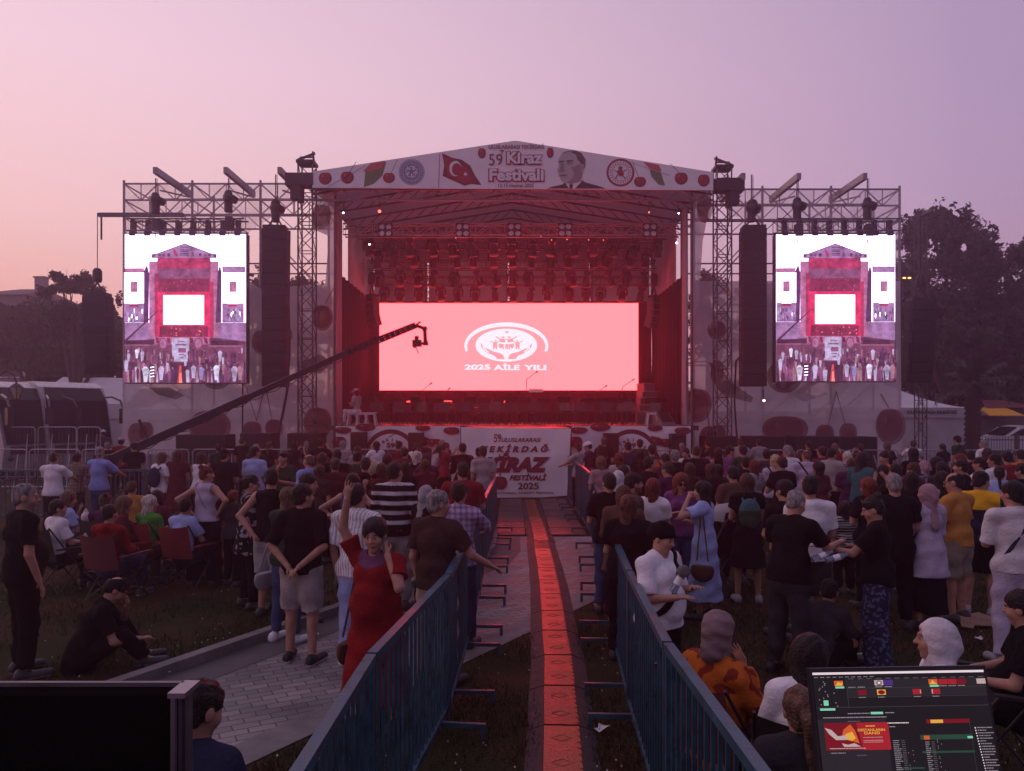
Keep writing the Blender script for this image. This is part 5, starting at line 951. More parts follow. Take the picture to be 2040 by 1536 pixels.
# right background: iron fence, car, kiosk with awning, far blocks
t = thing('iron_fence', 'low pale railing fence behind the palm at far right', 'fence', (gx(1985, 33), 33, 0)); b = MB(); Lx = 5
for z in (.25, 1.35): b.bar((-1.2, 0, z), (Lx, 0, z), .05)
for i in range(50): b.tube((-1.1 + i * .125, 0, .05), (-1.1 + i * .125, 0, 1.5), .014, n=4)
b.build('railing', ALUD, t)
for x in (-1.2, .9, 3.0): b = MB(); b.box((x, 0, .8), (.12, .12, 1.6)); b.build('post', ALUD, t)
CARW = mat('car_white_paint', (.65, .64, .66), .25, coat=.6)
t = thing('parked_car', 'white parked car behind the railing at far right', 'car', (gx(2015, 36), 36, 0)); pr = [(-2.1, .45), (-2.15, .8), (-1.75, 1.0), (-.75, 1.1), (-.1, 1.5), (.4, 1.6), (1.5, 1.55), (2.1, 1.05), (2.15, .5)]; zo = gz(868, 41) - .45
b = MB(); b.prism(pr, lambda u, v, d: Vector((u, d - .85, v + .35)), 1.7); b.build('body', CARW, t); b = MB(); b.prism([(-.62, 1.12), (-.1, 1.42), (.38, 1.5), (.38, 1.12)], lambda u, v, d: Vector((u, d - .865, v + .35)), .02); b.build('side_window', GL, t); b = MB(); b.prism([(.48, 1.12), (.48, 1.5), (1.4, 1.46), (1.75, 1.12)], lambda u, v, d: Vector((u, d - .865, v + .35)), .02); b.build('side_window', GL, t); b = MB(); b.add([(-.78, -.7, 1.48), (-.12, -.62, 1.86), (-.12, .62, 1.86), (-.78, .7, 1.48)], [(0, 1, 2, 3)]); b.v = [(x - .02, y, z + .02) for x, y, z in b.v]; b.build('windscreen', GL, t)
for x in (-1.3, 1.35): b = MB(); b.lathe((x, -.75, .35), [(.35, -.12), (.35, .12)], 16, Matrix.Rotation(R(90), 3, 'X')); b.build('wheel', RUB, t)
b = MB(); b.ball((-2.08, -.6, 1.1), .12, 8, (.5, 1, .6)); b.build('headlight', GLASSB, t)
t = thing('market_kiosk', 'kiosk with a bright orange awning under a red roof at far right', 'kiosk', (gx(1990, 40), 40, 0)); b = MB(); b.box((.6, 1.2, 1.2), (4.6, 2.0, 2.4)); b.build('wall', mat('kiosk_wall', (.12, .10, .10), .8, vary=.2), t); b = MB(); z0, z1 = gz(827, 40), gz(814, 40); x0 = gx(1951, 40) - gx(1990, 40); x1 = gx(2018, 40) - gx(1990, 40); b.add([(x0, -.9, z0), (x1, -.9, z0), (x1 - .25, .2, z1 + .05), (x0 + .05, .2, z1 + .05), (x0, -.9, z0 - .05), (x1, -.9, z0 - .05), (x1 - .25, .2, z1), (x0 + .05, .2, z1)], [(0, 1, 2, 3), (7, 6, 5, 4), (0, 4, 5, 1)]); b.build('awning', mat('orange_awning', (.85, .42, .04), .6), t); b = MB(); b.add([(x0 + .4, .1, z1 + .06), (x1 + 1.6, .1, z1 + .06), (x1 + .9, 2.3, z1 + .5), (x0 + 1.5, 2.3, z1 + .5)], [(0, 1, 2, 3)]); b.build('roof', mat('red_roof', (.20, .05, .05), .7), t)
WALL = mat('pale_house_wall', (.30, .25, .25), .85, vary=.12); WALLG = mat('grey_house_wall', (.22, .2, .22), .85, vary=.12); ROOFT = mat('dark_roof_tiles', (.10, .055, .045), .8, bump=.5, bscale=5); WIN = mat('dark_window', (.02, .02, .025), .15)
def house(px0, px1, py, Y, dep, label, m, gable=0.0, nw=4, nf=3, chim=None):
    x0, x1 = gx(px0, Y), gx(px1, Y); z = gz(py, Y); t = thing('house', label, 'house', ((x0 + x1) / 2, Y, 0), 0, 'houses behind the square'); W_ = x1 - x0; b = MB(); b.box((0, dep / 2, z / 2), (W_, dep, z)); b.build('wall', m, t)
    b = MB(); e = .35; zz = z
    b.add([(-W_ / 2 - e, -e, zz), (W_ / 2 + e, -e, zz), (W_ / 2 + e, dep + e, zz), (-W_ / 2 - e, dep + e, zz), (-W_ / 2 * .5, dep / 2, zz + gable), (W_ / 2 * .5, dep / 2, zz + gable)], [(0, 1, 5, 4), (1, 2, 5), (2, 3, 4, 5), (3, 0, 4), (3, 2, 1, 0)]); rf = b.build('roof', ROOFT, t)
    if chim is not None: b = MB(); b.box((chim * W_, dep * .4, z + gable + .1), (.8, .6, 1.3)); b.box((chim * W_, dep * .4, z + gable + .8), (1.0, .75, .12)); b.build('chimney', m, rf)
    for j in range(nf):
        for i in range(nw):
            xx_ = -W_ / 2 + W_ * (i + .5) / nw; zz_ = z * (j + .55) / nf; b = MB(); b.box((xx_, -.02, zz_), (1.25, .08, 1.5)); w_ = b.build('window', INKW, t); b = MB(); b.box((xx_, -.07, zz_), (1.05, .03, 1.3)); b.build('pane', WIN, w_)
house(-60, 46, 588, 58, 9, 'grey house with a chimney over the trees at the left edge', WALLG, 1.2, 4, 3, .3); house(1940, 2080, 770, 66, 9, 'pale block with windows behind the trees at far right', WALL, .3, 6, 2); house(1830, 1930, 762, 70, 9, 'pale building glimpsed between the right tent and the palm', WALL, .4, 4, 2)
t = thing('street_light', 'orange street lights glowing in the trees by the right wing', 'street lamp', (gx(1795, 40), 40, 0)); b = MB(); b.tube((0, 0, 0), (0, 0, gz(556, 40)), .07, .05, n=7); b.bar((0, 0, gz(556, 40)), (.6, 0, gz(553, 40)), .06); b.build('pole', IRON, t)
for dx in (.15, .42): b = MB(); b.ball((dx, -.05, gz(554, 40)), .07, 8, (1.3, 1, .6)); b.build('bulb', glow('sodium_lamp', (6, 2.2, .4)), t)
rs = np.random.RandomState(2); V, C = [], []
for k in range(26000):
    x = rs.uniform(-90, 90); y = rs.uniform(82, 92); z = rs.uniform(0, 1) ** .7 * (5 + 2.2 * mnoise.noise((x * .13, 0, 0)) + 1.2 * mnoise.noise((x * .5, 3, 0))); u_ = rs.randn(3); u_ /= np.linalg.norm(u_); w_ = np.cross(u_, rs.randn(3)); w_ /= np.linalg.norm(w_); p = np.array((x, y, z)); V += [p - u_ * .5, p + w_ * .35, p + u_ * .5, p - w_ * .35]; C += [np.array((.035, .045, .022)) * rs.uniform(.6, 1.4)] * 4
tag(mesh_np('far_trees', V, np.arange(len(V)).reshape(-1, 4), LEAF, None, False, np.array(C)), 'dark mass of far trees along the horizon', 'trees', kind='stuff')
# ------------------------------------------------------------------ people: one continuous body grown from a distance field, clothes and hair as children
class Vox:
    def __init__(s, lo, hi, vx):
        s.vx = vx; s.lo = np.array(lo) - 3 * vx; n = np.ceil((np.array(hi) - s.lo) / vx).astype(int) + 4; s.n = n
        s.ax = [s.lo[i] + vx * np.arange(n[i]) for i in range(3)]; s.D = np.full(n, .5, dtype=np.float32)
    def sl(s, lo, hi):
        i0 = [max(0, int((lo[k] - s.lo[k]) / s.vx)) for k in range(3)]; i1 = [min(s.n[k], int((hi[k] - s.lo[k]) / s.vx) + 2) for k in range(3)]
        if any(a >= b for a, b in zip(i0, i1)): return None, None
        q = tuple(slice(a, b) for a, b in zip(i0, i1)); return q, (s.ax[0][q[0]][:, None, None], s.ax[1][q[1]][None, :, None], s.ax[2][q[2]][None, None, :])
    def put(s, q, d, k, op='add'):
        A = s.D[q]; d = d.astype(np.float32)
        if op == 'sub': s.D[q] = np.maximum(A, -d)
        elif op == 'and': s.D[q] = np.maximum(A, d)
        elif k <= 0: s.D[q] = np.minimum(A, d)
        else: h = np.clip(.5 + .5 * (A - d) / k, 0, 1); s.D[q] = A + (d - A) * h - k * h * (1 - h)
    def cone(s, a, b, ra, rb, k=.02, flat=None, fd=None, cutb=False, cuta=False):
        a, b = np.array(a, float), np.array(b, float); m = max(ra, rb) + k + 2 * s.vx; q, X = s.sl(np.minimum(a, b) - m, np.maximum(a, b) + m)
        if q is None: return
        ab = b - a; L2 = (ab ** 2).sum() + 1e-12; P = [X[i] - a[i] for i in range(3)]
        t_ = (P[0] * ab[0] + P[1] * ab[1] + P[2] * ab[2]) / L2; t = np.clip(t_, 0, 1); E = [P[i] - t * ab[i] for i in range(3)]; d2 = E[0] ** 2 + E[1] ** 2 + E[2] ** 2
        if flat: w = E[0] * fd[0] + E[1] * fd[1] + E[2] * fd[2]; d2 = d2 + w * w * (1 / flat ** 2 - 1)
        d = np.sqrt(d2) - (ra + (rb - ra) * t)
        if flat: d = d * (.5 + .5 * flat)
        Ln = math.sqrt(L2)
        if cutb: d = np.maximum(d, (t_ - 1) * Ln)
        if cuta: d = np.maximum(d, -t_ * Ln)
        s.put(q, d, k)
    def ell(s, c, r, k=.01, Rm=None, op='add'):
        c = np.array(c, float); r = np.array(r, float); m = r.max() + k + 2 * s.vx; q, X = s.sl(c - m, c + m)
        if q is None: return
        P = [X[i] - c[i] for i in range(3)]
        if Rm is not None: P = [P[0] * Rm[0, i] + P[1] * Rm[1, i] + P[2] * Rm[2, i] for i in range(3)]
        k0 = np.sqrt((P[0] / r[0]) ** 2 + (P[1] / r[1]) ** 2 + (P[2] / r[2]) ** 2); k1 = np.sqrt((P[0] / r[0] ** 2) ** 2 + (P[1] / r[1] ** 2) ** 2 + (P[2] / r[2] ** 2) ** 2) + 1e-9
        d = k0 * (k0 - 1) / k1
        d = np.where(k0 < .05, -r.min(), d); s.put(q, d, k, op)
    def clip(s, p, nrm):          # keep the side away from nrm
        d = (s.ax[0][:, None, None] - p[0]) * nrm[0] + (s.ax[1][None, :, None] - p[1]) * nrm[1] + (s.ax[2][None, None, :] - p[2]) * nrm[2]; s.D = np.maximum(s.D, d.astype(np.float32))
    def ripple(s, fn): s.D = s.D + fn(s.ax[0][:, None, None], s.ax[1][None, :, None], s.ax[2][None, None, :]).astype(np.float32) * (s.D < .1)
    def mesh(s):
        D = s.D; I = D < 0
        if not I.any(): return np.zeros((0, 3)), np.zeros((0, 4), int)
        c = [I[i:I.shape[0] - 1 + i, j:I.shape[1] - 1 + j, k:I.shape[2] - 1 + k] for i in (0, 1) for j in (0, 1) for k in (0, 1)]
        al = np.logical_and.reduce(c); an = np.logical_or.reduce(c); A = np.argwhere(an & ~al); idx = np.full(an.shape, -1, np.int64); idx[tuple(A.T)] = np.arange(len(A))
        pos = np.zeros((len(A), 3)); cnt = np.zeros(len(A)); co_ = [(i, j, k) for i in (0, 1) for j in (0, 1) for k in (0, 1)]
        val = {o: D[A[:, 0] + o[0], A[:, 1] + o[1], A[:, 2] + o[2]] for o in co_}
        for o in co_:
            for ax in range(3):
                if o[ax] == 0:
                    p = list(o); p[ax] = 1; p = tuple(p); a, b = val[o], val[p]; x = (a < 0) != (b < 0); t = np.where(x, a / np.where(x, a - b, 1), 0)
                    w = np.array(o, float)[None].repeat(len(A), 0); w[:, ax] += t; pos += w * x[:, None]; cnt += x
        V = s.lo + (A + pos / cnt[:, None]) * s.vx; Q = []
        for ax in range(3):
            u, v = (ax + 1) % 3, (ax + 2) % 3; sl0 = [slice(None)] * 3; sl1 = [slice(None)] * 3; sl0[ax] = slice(0, -1); sl1[ax] = slice(1, None); a, b = I[tuple(sl0)], I[tuple(sl1)]
            W = np.argwhere(a != b); W = W[(W[:, u] > 0) & (W[:, v] > 0) & (W[:, u] < idx.shape[u]) & (W[:, v] < idx.shape[v])]
            du, dv = np.zeros(3, int), np.zeros(3, int); du[u] = 1; dv[v] = 1; g = lambda Z: idx[Z[:, 0], Z[:, 1], Z[:, 2]]
            q = np.stack([g(W - du - dv), g(W - dv), g(W), g(W - du)], 1); fl = ~a[tuple(W.T)]; q[fl] = q[fl][:, ::-1]; Q.append(q)
        return V, np.concatenate(Q)

SKIN_M = mat('skin', rough=.55, attr=True, spec=.35, vary=.16, vscale=14, bump=.12, bscale=60); HAIR_M = mat('hair', rough=.55, attr=True, spec=.25, bump=1.0, bscale=75); CLOTH_M = mat('cloth', rough=.9, attr=True, bump=.5, bscale=38, vary=.16, vscale=7, spec=.08); SHOE_M = mat('shoe', rough=.6, attr=True)
PAL = dict(white=(.76, .74, .77), offw=(.58, .55, .58), grey=(.16, .155, .165), lgrey=(.30, .29, .31), dgrey=(.035, .033, .038), black=(.0065, .006, .0075), navy=(.022, .028, .06), blue=(.10, .16, .42), lblue=(.34, .42, .70), sky=(.24, .30, .62), lilac=(.46, .40, .52), purple=(.17, .055, .16), plum=(.07, .02, .06), red=(.21, .013, .014), dred=(.20, .02, .025), maroon=(.11, .022, .03), brown=(.10, .055, .04), dbrown=(.045, .028, .026), beige=(.33, .27, .22), khaki=(.25, .22, .16), stone=(.30, .27, .26), orange=(.52, .13, .02), rust=(.48, .22, .05), yellow=(.75, .42, .02), green=(.06, .30, .05), dgreen=(.02, .05, .03), denim=(.05, .075, .16), denimd=(.025, .035, .075), mauve=(.34, .21, .24), pinkw=(.42, .27, .30), greige=(.34, .30, .30), olive=(.07, .065, .035), teal=(.04, .12, .14), taupe=(.20, .14, .145))
HC = dict(black=(.006, .005, .005), dark=(.014, .009, .008), brown=(.05, .026, .018), lbrown=(.12, .065, .04), red=(.14, .025, .012), auburn=(.09, .032, .02), blond=(.42, .30, .19), pale=(.50, .44, .38), grey=(.20, .19, .19), lgrey=(.22, .205, .205))
SK = dict(a=(.45, .25, .18), b=(.38, .20, .14), c=(.30, .15, .10), d=(.50, .31, .24))
ARMP = dict(down=((.05, -.02, -.285), (.05, .06, -.53)), hang=((.09, -.06, -.27), (.06, .10, -.48)), cross=((.07, .08, -.27), (-.17, .24, -.20)), hip=((.24, -.10, -.15), (.05, -.02, -.37)), behind=((.08, -.11, -.255), (-.14, -.19, -.45)), front=((.05, .05, -.28), (-.09, .27, -.20)), fwd=((.05, .09, -.27), (.0, .33, -.22)), photo=((.09, .2, -.18), (-.07, .34, .08)),
            ear=((.10, .14, -.19), (-.065, .06, .06)), wave=((.10, .06, .27), (.03, .10, .53)), mouth=((.04, .15, -.24), (-.14, .20, .02)), rail=((.1, .2, -.19), (.02, .42, -.26)), lap=((.06, .10, -.27), (-.06, .32, -.30)), give=((.05, .20, -.22), (.02, .46, -.19)), side=((.11, .10, -.24), (.19, .28, -.35)), knee=((.06, .16, -.25), (.02, .38, -.20)), head=((.16, .22, -.10), (-.10, .19, .12)), back1=((.14, -.14, -.22), (-.06, -.20, -.40)), chin=((.02, .17, -.24), (-.14, .21, -.03)))
def rotm(yaw=0, pitch=0, roll=0): return np.array(Matrix.Rotation(R(yaw), 3, 'Z') @ Matrix.Rotation(R(-pitch), 3, 'X') @ Matrix.Rotation(R(roll), 3, 'Y'))
NP = [0]
def person(px, ty, h, rot, label, top='tee:white', bot='pants:black', hair='short:dark', arms='down', f=0, g=1.0, yaw=0, pitch=0, skin='b', bend=0, pose='stand', Y=None, ztop=None, hs=1.0, shoes='dgrey', vx=None, group=None, beard=None, x=None, z0=0.0, name='person', extra=None, sway=0):
    s = h / 1.75; Yg = Y or 9; seed = NP[0] + 11; NP[0] += 1; r_ = random.Random(seed)
    A = lambda *v: np.array(v, float) * s
    sb, cb = math.sin(R(bend)), math.cos(R(bend)); U = np.array((sway * .1, sb, cb)); U /= np.linalg.norm(U); Fw = np.array((0, cb, -sb)); Rt = np.array((1., 0, 0))
    sh = (.178 - .016 * f) * (.5 + .5 * g); hw = (.082 + .012 * f) * (.4 + .6 * g)
    if pose == 'stand':
        P0 = A(.015 * r_.uniform(-1, 1), -.10 * sb, .955); st = .5 * r_.uniform(.7, 1.2); HIP = [P0 + A(q * hw, 0, -.02) for q in (-1, 1)]; fa = [r_.uniform(-.04, .05), r_.uniform(-.04, .05)]
        KN = [A(q * (hw + .018 + .02 * st), .02 + fa[i] * .5, .505) for i, q in enumerate((-1, 1))]; AN = [A(q * (hw + .03 + .03 * st), -.02 + fa[i], .085) for i, q in enumerate((-1, 1))]; TOE = [AN[i] + A(q * .04, .17, -.05) for i, q in enumerate((-1, 1))]
    elif pose == 'walk':
        P0 = A(0, 0, .90); HIP = [P0 + A(q * hw, 0, -.02) for q in (-1, 1)]; KN = [A(-hw, .20, .52), A(hw, -.02, .48)]; AN = [A(-hw, .30, .09), A(hw, -.30, .14)]; TOE = [AN[0] + A(-.02, .17, -.03), AN[1] + A(.02, .13, -.10)]
    elif pose == 'sit':
        P0 = A(0, 0, .50 - .0); HIP = [P0 + A(q * hw, .02, -.02) for q in (-1, 1)]; KN = [A(q * .13, .44, .50) for q in (-1, 1)]; AN = [A(q * .14, .46, .09) for q in (-1, 1)]; TOE = [a + A(0, .17, -.05) for a in AN]
    elif pose == 'floor':
        P0 = A(0, 0, .14); HIP = [P0 + A(q * hw, .02, -.02) for q in (-1, 1)]; KN = [A(q * .20, .36, .36) for q in (-1, 1)]; AN = [A(q * .10, .56, .09) for q in (-1, 1)]; TOE = [a + A(q * .03, .17, -.05) for a, q in zip(AN, (-1, 1))]
    CHEST = P0 + U * .37 * s; NK = P0 + U * .535 * s; SHO = [P0 + U * .488 * s + Rt * q * sh * s for q in (-1, 1)]
    if yaw == 0: yaw = r_.uniform(-26, 26)
    if pitch == 0: pitch = r_.uniform(-3, 14)
    Hm = rotm(yaw, pitch + bend * .35, r_.uniform(-5, 5)); HB = NK + U * .055 * s + Fw * .012 * s; HCN = HB + (U * .055 + Hm[:, 2] * .05) * s * (.6 + .4 * hs) + Hm[:, 1] * .012 * s
    zt = HCN[2] + .128 * s * hs
    if Y is None: Y = F * (CH - z0 - zt) / (ty - HY)
    X = gx(px, Y) if x is None else x; vx = vx or min(.022, max(.0085, Y * .00125))
    hd = lambda x_, y_, z_: HCN + Hm @ (np.array((x_, y_, z_)) * s * hs); er = lambda *r: np.array(r) * s * hs
    arms = arms.split('/') if '/' in arms else [arms, arms]; EL, WR = [], []
    for i, q in enumerate((-1, 1)):
        e, w_ = ARMP[arms[i]]; jt = lambda v: np.array((q * v[0], v[1], v[2])) * s; EL.append(SHO[i] + jt(e) + A(q * .03 * (g - 1), 0, 0)); WR.append(SHO[i] + jt(w_) + A(q * .03 * (g - 1), 0, 0))
    allp = np.array([P0, NK, hd(0, .13, .2), hd(0, -.2, -.1), *KN, *AN, *TOE, *EL, *WR, *SHO]); lo, hi = allp.min(0) - .22 * s * max(1, g), allp.max(0) + .22 * s * max(1, g); lo[2] = max(lo[2], -.02)
    skc = np.array(SK[skin]); hstyle, hcol = hair.split(':'); hc = np.array(HC.get(hcol, PAL.get(hcol, (.02, .015, .01))))
    def torso(v, inf, kk=.03, lowr=None, cut=None):
        gb = g * (1 + .0 * f); fl = min(.92, .66 + .22 * (g - 1))
        wa, ch, hp = .128 * gb - .010 * f, (.150 - .008 * f) * (.45 + .55 * gb), (.152 + .012 * f) * (.3 + .7 * gb)
        v.cone(P0 + U * .10 * s, CHEST, wa * s + inf, ch * s + inf, kk, fl, Fw); v.cone(P0 + U * .0 * s, P0 + U * .12 * s, hp * s + inf, wa * 1.03 * s + inf, kk, fl + .08, Fw)
        if g > 1.15: v.ell(P0 + U * .14 * s + Fw * .06 * s, np.array((.13, .12, .14)) * g * s + inf, .04)
        v.cone(CHEST, P0 + U * .46 * s, ch * s + inf, .105 * s + inf, kk, .68, Fw); v.cone(SHO[0] + Rt * .03 * s, SHO[1] - Rt * .03 * s, .054 * s + inf, .054 * s + inf, .04)
        for q in SHO: v.cone(q - U * .0, NK - U * .01 * s, .05 * s + inf, .052 * s + inf, .04)
        if f:
            for q in (-1, 1): v.ell(CHEST + U * .01 * s + Fw * (.085 + .02 * (g - 1)) * s + Rt * q * .068 * s, np.array((.066, .058, .062)) * s * (.6 + .4 * g) + inf, .04)
    def armz(v, i, inf, t0=0, t1=2.0, loose=0, end=False):
        gg = .75 + .25 * g; a, b, c = SHO[i], EL[i], WR[i]
        tu = min(1, t1); v.cone(a, a + (b - a) * tu, (.050 * gg) * s + inf, ((.050 - .012 * tu) * gg) * s + inf + loose, .03, cutb=end and t1 <= 1)
        if t1 > 1: v.cone(b, b + (c - b) * (t1 - 1), (.039 * gg) * s + inf + loose, (.039 - .013 * (t1 - 1)) * gg * s + inf + loose, .015, cutb=end)
    def legz(v, i, inf, t1=2.0, end=False, flare=0, thick=0):
        gg = .55 + .45 * g; a, b, c = HIP[i], KN[i], AN[i]; tu = min(1, t1); v.cone(a, a + (b - a) * tu, (.086 + .006 * f) * gg * s + inf + thick, ((.086 - .029 * tu) * gg) * s + inf + thick + flare * tu, .03, cutb=end and t1 <= 1)
        if t1 > 1:
            tl = t1 - 1; e = b + (c - b) * tl; v.cone(b, e, .057 * gg * s + inf + thick + flare, (.057 - .021 * tl) * gg * s + inf + thick + flare * (1 + tl), .015, cutb=end)
            if not flare: v.ell(b + (c - b) * .3 - np.array((0, .014 * s, 0)), np.array((.043, .046, .095)) * gg * s + inf, .02)
    # --- body
    v = Vox(lo, hi, vx); torso(v, 0); v.cone(NK - U * .05 * s, HB + U * .04 * s, .056 * s * (.6 + .4 * g), .050 * s * (.6 + .4 * g), .025)
    for i in (0, 1):
        armz(v, i, 0); legz(v, i, 0); v.cone(AN[i] - A(0, .03, .02), TOE[i], .038 * s, .026 * s, .02)
        dr = WR[i] - EL[i]; dr /= np.linalg.norm(dr); q = (-1, 1)[i]; up = np.array((0, 0, 1.)) if abs(dr[2]) < .7 else np.array((0, 1., 0)); sd = np.cross(dr, up); sd /= np.linalg.norm(sd); nr = np.cross(sd, dr)
        fr = max(.0085 * s, .5 * vx); W0 = WR[i]; v.cone(W0, W0 + dr * .085 * s, .027 * s, .036 * s, .012, .5, nr)
        spread = 1.5 if arms[i] == 'wave' else 1.0; curl = {'wave': .15, 'ear': .8, 'mouth': .7}.get(arms[i], .45)
        for kf in range(4):
            o_ = (kf - 1.5) * .0195 * s * (1 + .15 * (spread - 1)); L1 = (.040, .046, .043, .034)[kf] * s; b0 = W0 + dr * .082 * s + sd * o_; d1 = dr + sd * (kf - 1.5) * .10 * spread + nr * curl * .35 * -1; d1 /= np.linalg.norm(d1); b1 = b0 + d1 * L1; d2 = d1 - nr * curl * .8; d2 /= np.linalg.norm(d2); v.cone(b0, b1, fr, fr * .95, .004); v.cone(b1, b1 + d2 * L1 * .85, fr * .95, fr * .75, .003)
        tb = W0 + dr * .025 * s + sd * (-q) * .026 * s; td = dr * .7 + sd * (-q) * .7 - nr * .3; td /= np.linalg.norm(td); v.cone(tb, tb + td * .038 * s, fr * 1.25, fr * 1.05, .008); v.cone(tb + td * .038 * s, tb + td * .038 * s + (dr * .9 - nr * .4) * .026 * s, fr * 1.05, fr * .8, .004)
    fw_ = 1 + .16 * (g - 1)
    v.ell(hd(0, -.012, .032), er(.075 * fw_, .095, .090), .02, Hm); v.ell(hd(0, .028, -.035), er(.059 * fw_, .066, .083), .03, Hm); v.ell(hd(0, .066, -.096), er(.027, .022, .02), .02, Hm)
    v.cone(hd(0, .090, .018), hd(0, .113, -.018), .009 * s * hs, .0135 * s * hs, .012); v.ell(hd(0, .082, .031), er(.048, .018, .011), .015, Hm)
    for q in (-1, 1):
        v.ell(hd(q * .030, .104, .013), er(.017, .016, .011), .0, Hm, 'sub') if vx < .012 else None; v.ell(hd(q * .030, .081, .012), er(.0135, .0125, .012), .003, Hm); v.ell(hd(q * .076 * fw_, -.004, -.004), er(.011, .021, .031), .008, Hm); v.ell(hd(q * .036, .062, -.024), er(.028, .026, .026), .025, Hm); v.ell(hd(q * .012, .098, -.018), er(.010, .010, .008), .008, Hm)
    v.ell(hd(0, .092, -.049), er(.023, .010, .0055), .006, Hm); v.ell(hd(0, .091, -.061), er(.020, .010, .0065), .005, Hm)
    V, Q = v.mesh(); q_ = ((V - HCN) @ Hm) / (s * hs); col = np.tile(skc, (len(V), 1)); face = (q_[:, 1] > .04) & (np.abs(q_[:, 0]) < .075) & (q_[:, 2] > -.13) & (q_[:, 2] < .12)
    for q in (-1, 1):
        e_ = face & (((q_[:, 0] - q * .030) / .0145) ** 2 + ((q_[:, 2] - .012) / .0075) ** 2 < 1); col[e_] = (.35, .32, .30); e_ = face & (((q_[:, 0] - q * .030) / .0075) ** 2 + ((q_[:, 2] - .012) / .0085) ** 2 < 1); col[e_] = (.02, .012, .01)
        e_ = face & (((q_[:, 0] - q * .032) / .021) ** 2 + ((q_[:, 2] - .034 + .12 * (np.abs(q_[:, 0]) - .03)) / .0055) ** 2 < 1); col[e_] = np.minimum(hc, .09)
    e_ = face & ((q_[:, 0] / .024) ** 2 + ((q_[:, 2] + .055) / .0105) ** 2 < 1) & (q_[:, 1] > .078); col[e_] = skc * np.array((.85, .5, .5))
    e_ = (q_[:, 1] > .0) & (np.abs(q_[:, 2]) < .14) & (((np.abs(q_[:, 0]) - .035) ** 2 + (q_[:, 2] + .028) ** 2) < .018 ** 2) & (q_[:, 1] > .05); col[e_] = col[e_] * np.array((1.05, .9, .9))
    if beard: e_ = (q_[:, 1] > .0) & (q_[:, 2] < -.035) & (q_[:, 2] > -.14) & ~((np.abs(q_[:, 0]) < .022) & (np.abs(q_[:, 2] + .055) < .009)) & (np.abs(q_[:, 0]) < .08) & (q_[:, 2] + .035 + .5 * np.abs(q_[:, 0]) < .03); col[e_] = col[e_] * .4 + np.array(HC[beard]) * .6
    root = mesh_np(name, V, Q, SKIN_M, col=col); root.location = (X, Y, z0); root.rotation_euler = (0, 0, R(rot)); tag(root, label, 'child' if h < 1.35 and hs > 1.05 else 'person', group)
    inf = max(.018, .8 * vx); ph = [r_.uniform(0, 6.28) for _ in range(8)]
    def folds(a): return lambda x_, y_, z_: a * (np.sin(23 * z_ + 9 * x_ + ph[0]) * np.sin(13 * x_ - 7 * y_ + ph[1]) + .8 * np.sin(31 * z_ - 17 * x_ + 11 * y_ + ph[2]) * np.sin(9 * z_ + 14 * x_ + ph[3]) + .6 * np.sin(19 * y_ + 27 * z_ + ph[4]))
    def child(v, nm, m, c, lab=None, colf=None):
        V, Q = v.mesh()
        if len(V) == 0: return None
        cc = np.tile(np.array(c), (len(V), 1)) if colf is None else colf(V, np.tile(np.array(c), (len(V), 1))); o = mesh_np(nm, V, Q, m, root, col=cc)
        if lab: o['label'] = lab
        return o
    kind, tc_ = top.split(':')[0], top.split(':')[1]; pat = top.split(':')[2] if top.count(':') > 1 else None; tcol = PAL[tc_]
    def pattern(V, c):
        z_, x_, y_ = V[:, 2], V[:, 0], V[:, 1]; rel = (V - P0) @ U / s
        if pat == 'bigstripe': k = (np.mod(rel + .02, .115) < .042) & (rel > .02); c[k] = (.50, .48, .52)
        elif pat == 'thinstripe': k = np.mod(rel, .05) < .024; c[k] = (.45, .43, .45)
        elif pat == 'vstripe': k = np.mod(x_ + .35 * np.abs(y_), .034) < .011; c[k] = c[k] * .45
        elif pat == 'check': c = c * (1 - .40 * (np.mod(x_ + .3 * y_, .062) < .026))[:, None] * (1 - .40 * (np.mod(z_, .062) < .026))[:, None] * np.array((1, .88, 1.05))
        elif pat == 'floral': k = np.array([mnoise.noise((p[0] * 16 + seed, p[1] * 16, p[2] * 16)) for p in V]) > .16; c[k] = (.28, .25, .30)
        elif pat == 'orangeflo': k = np.array([mnoise.noise((p[0] * 13 + seed, p[1] * 13, p[2] * 13)) for p in V]) > .14; c[k] = (.22, .03, .015)
        elif pat == 'jersey': k = (rel > .36) & (np.abs(x_) < .22); c[k] = PAL['yellow']; k = (x_ < -.08) & (rel < .30) & (rel > .02) & (y_ > -.05) & (np.mod(rel, .06) < .03); c[k] = PAL['yellow']
        elif pat == 'print': k = (rel > .28) & (rel < .42) & (np.array([mnoise.noise((p[0] * 28, p[1] * 20, p[2] * 40)) for p in V]) > .12) & (np.abs(x_) < .10); c[k] = (.45, .44, .5)
        elif pat == 'dots': k = np.array([mnoise.noise((p[0] * 45, p[1] * 45, p[2] * 45)) for p in V]) > .2; c[k] = (.30, .32, .42)
        elif pat == 'collar': k = (np.linalg.norm(V - NK - Fw * .05 * s, axis=1) < .14 * s) & (y_ > -.02); c[k] = (.13, .05, .11)
        elif pat == 'two': k = rel < .30; c[k] = PAL['navy']
        return c
    dress = kind in ('dress', 'tunicdress')
    hem = {'tee': .055, 'tank': -.02, 'shirt': .065, 'polo': .045, 'long': .06, 'hoodie': .05, 'tunic': .22, 'vest': .03, 'dress': .0, 'crop': -.05, 'longtunic': .3, 'tunicdress': 0}[kind]
    v = Vox(lo, hi, vx); torso(v, inf, .03); lp = P0 - U * hem * s
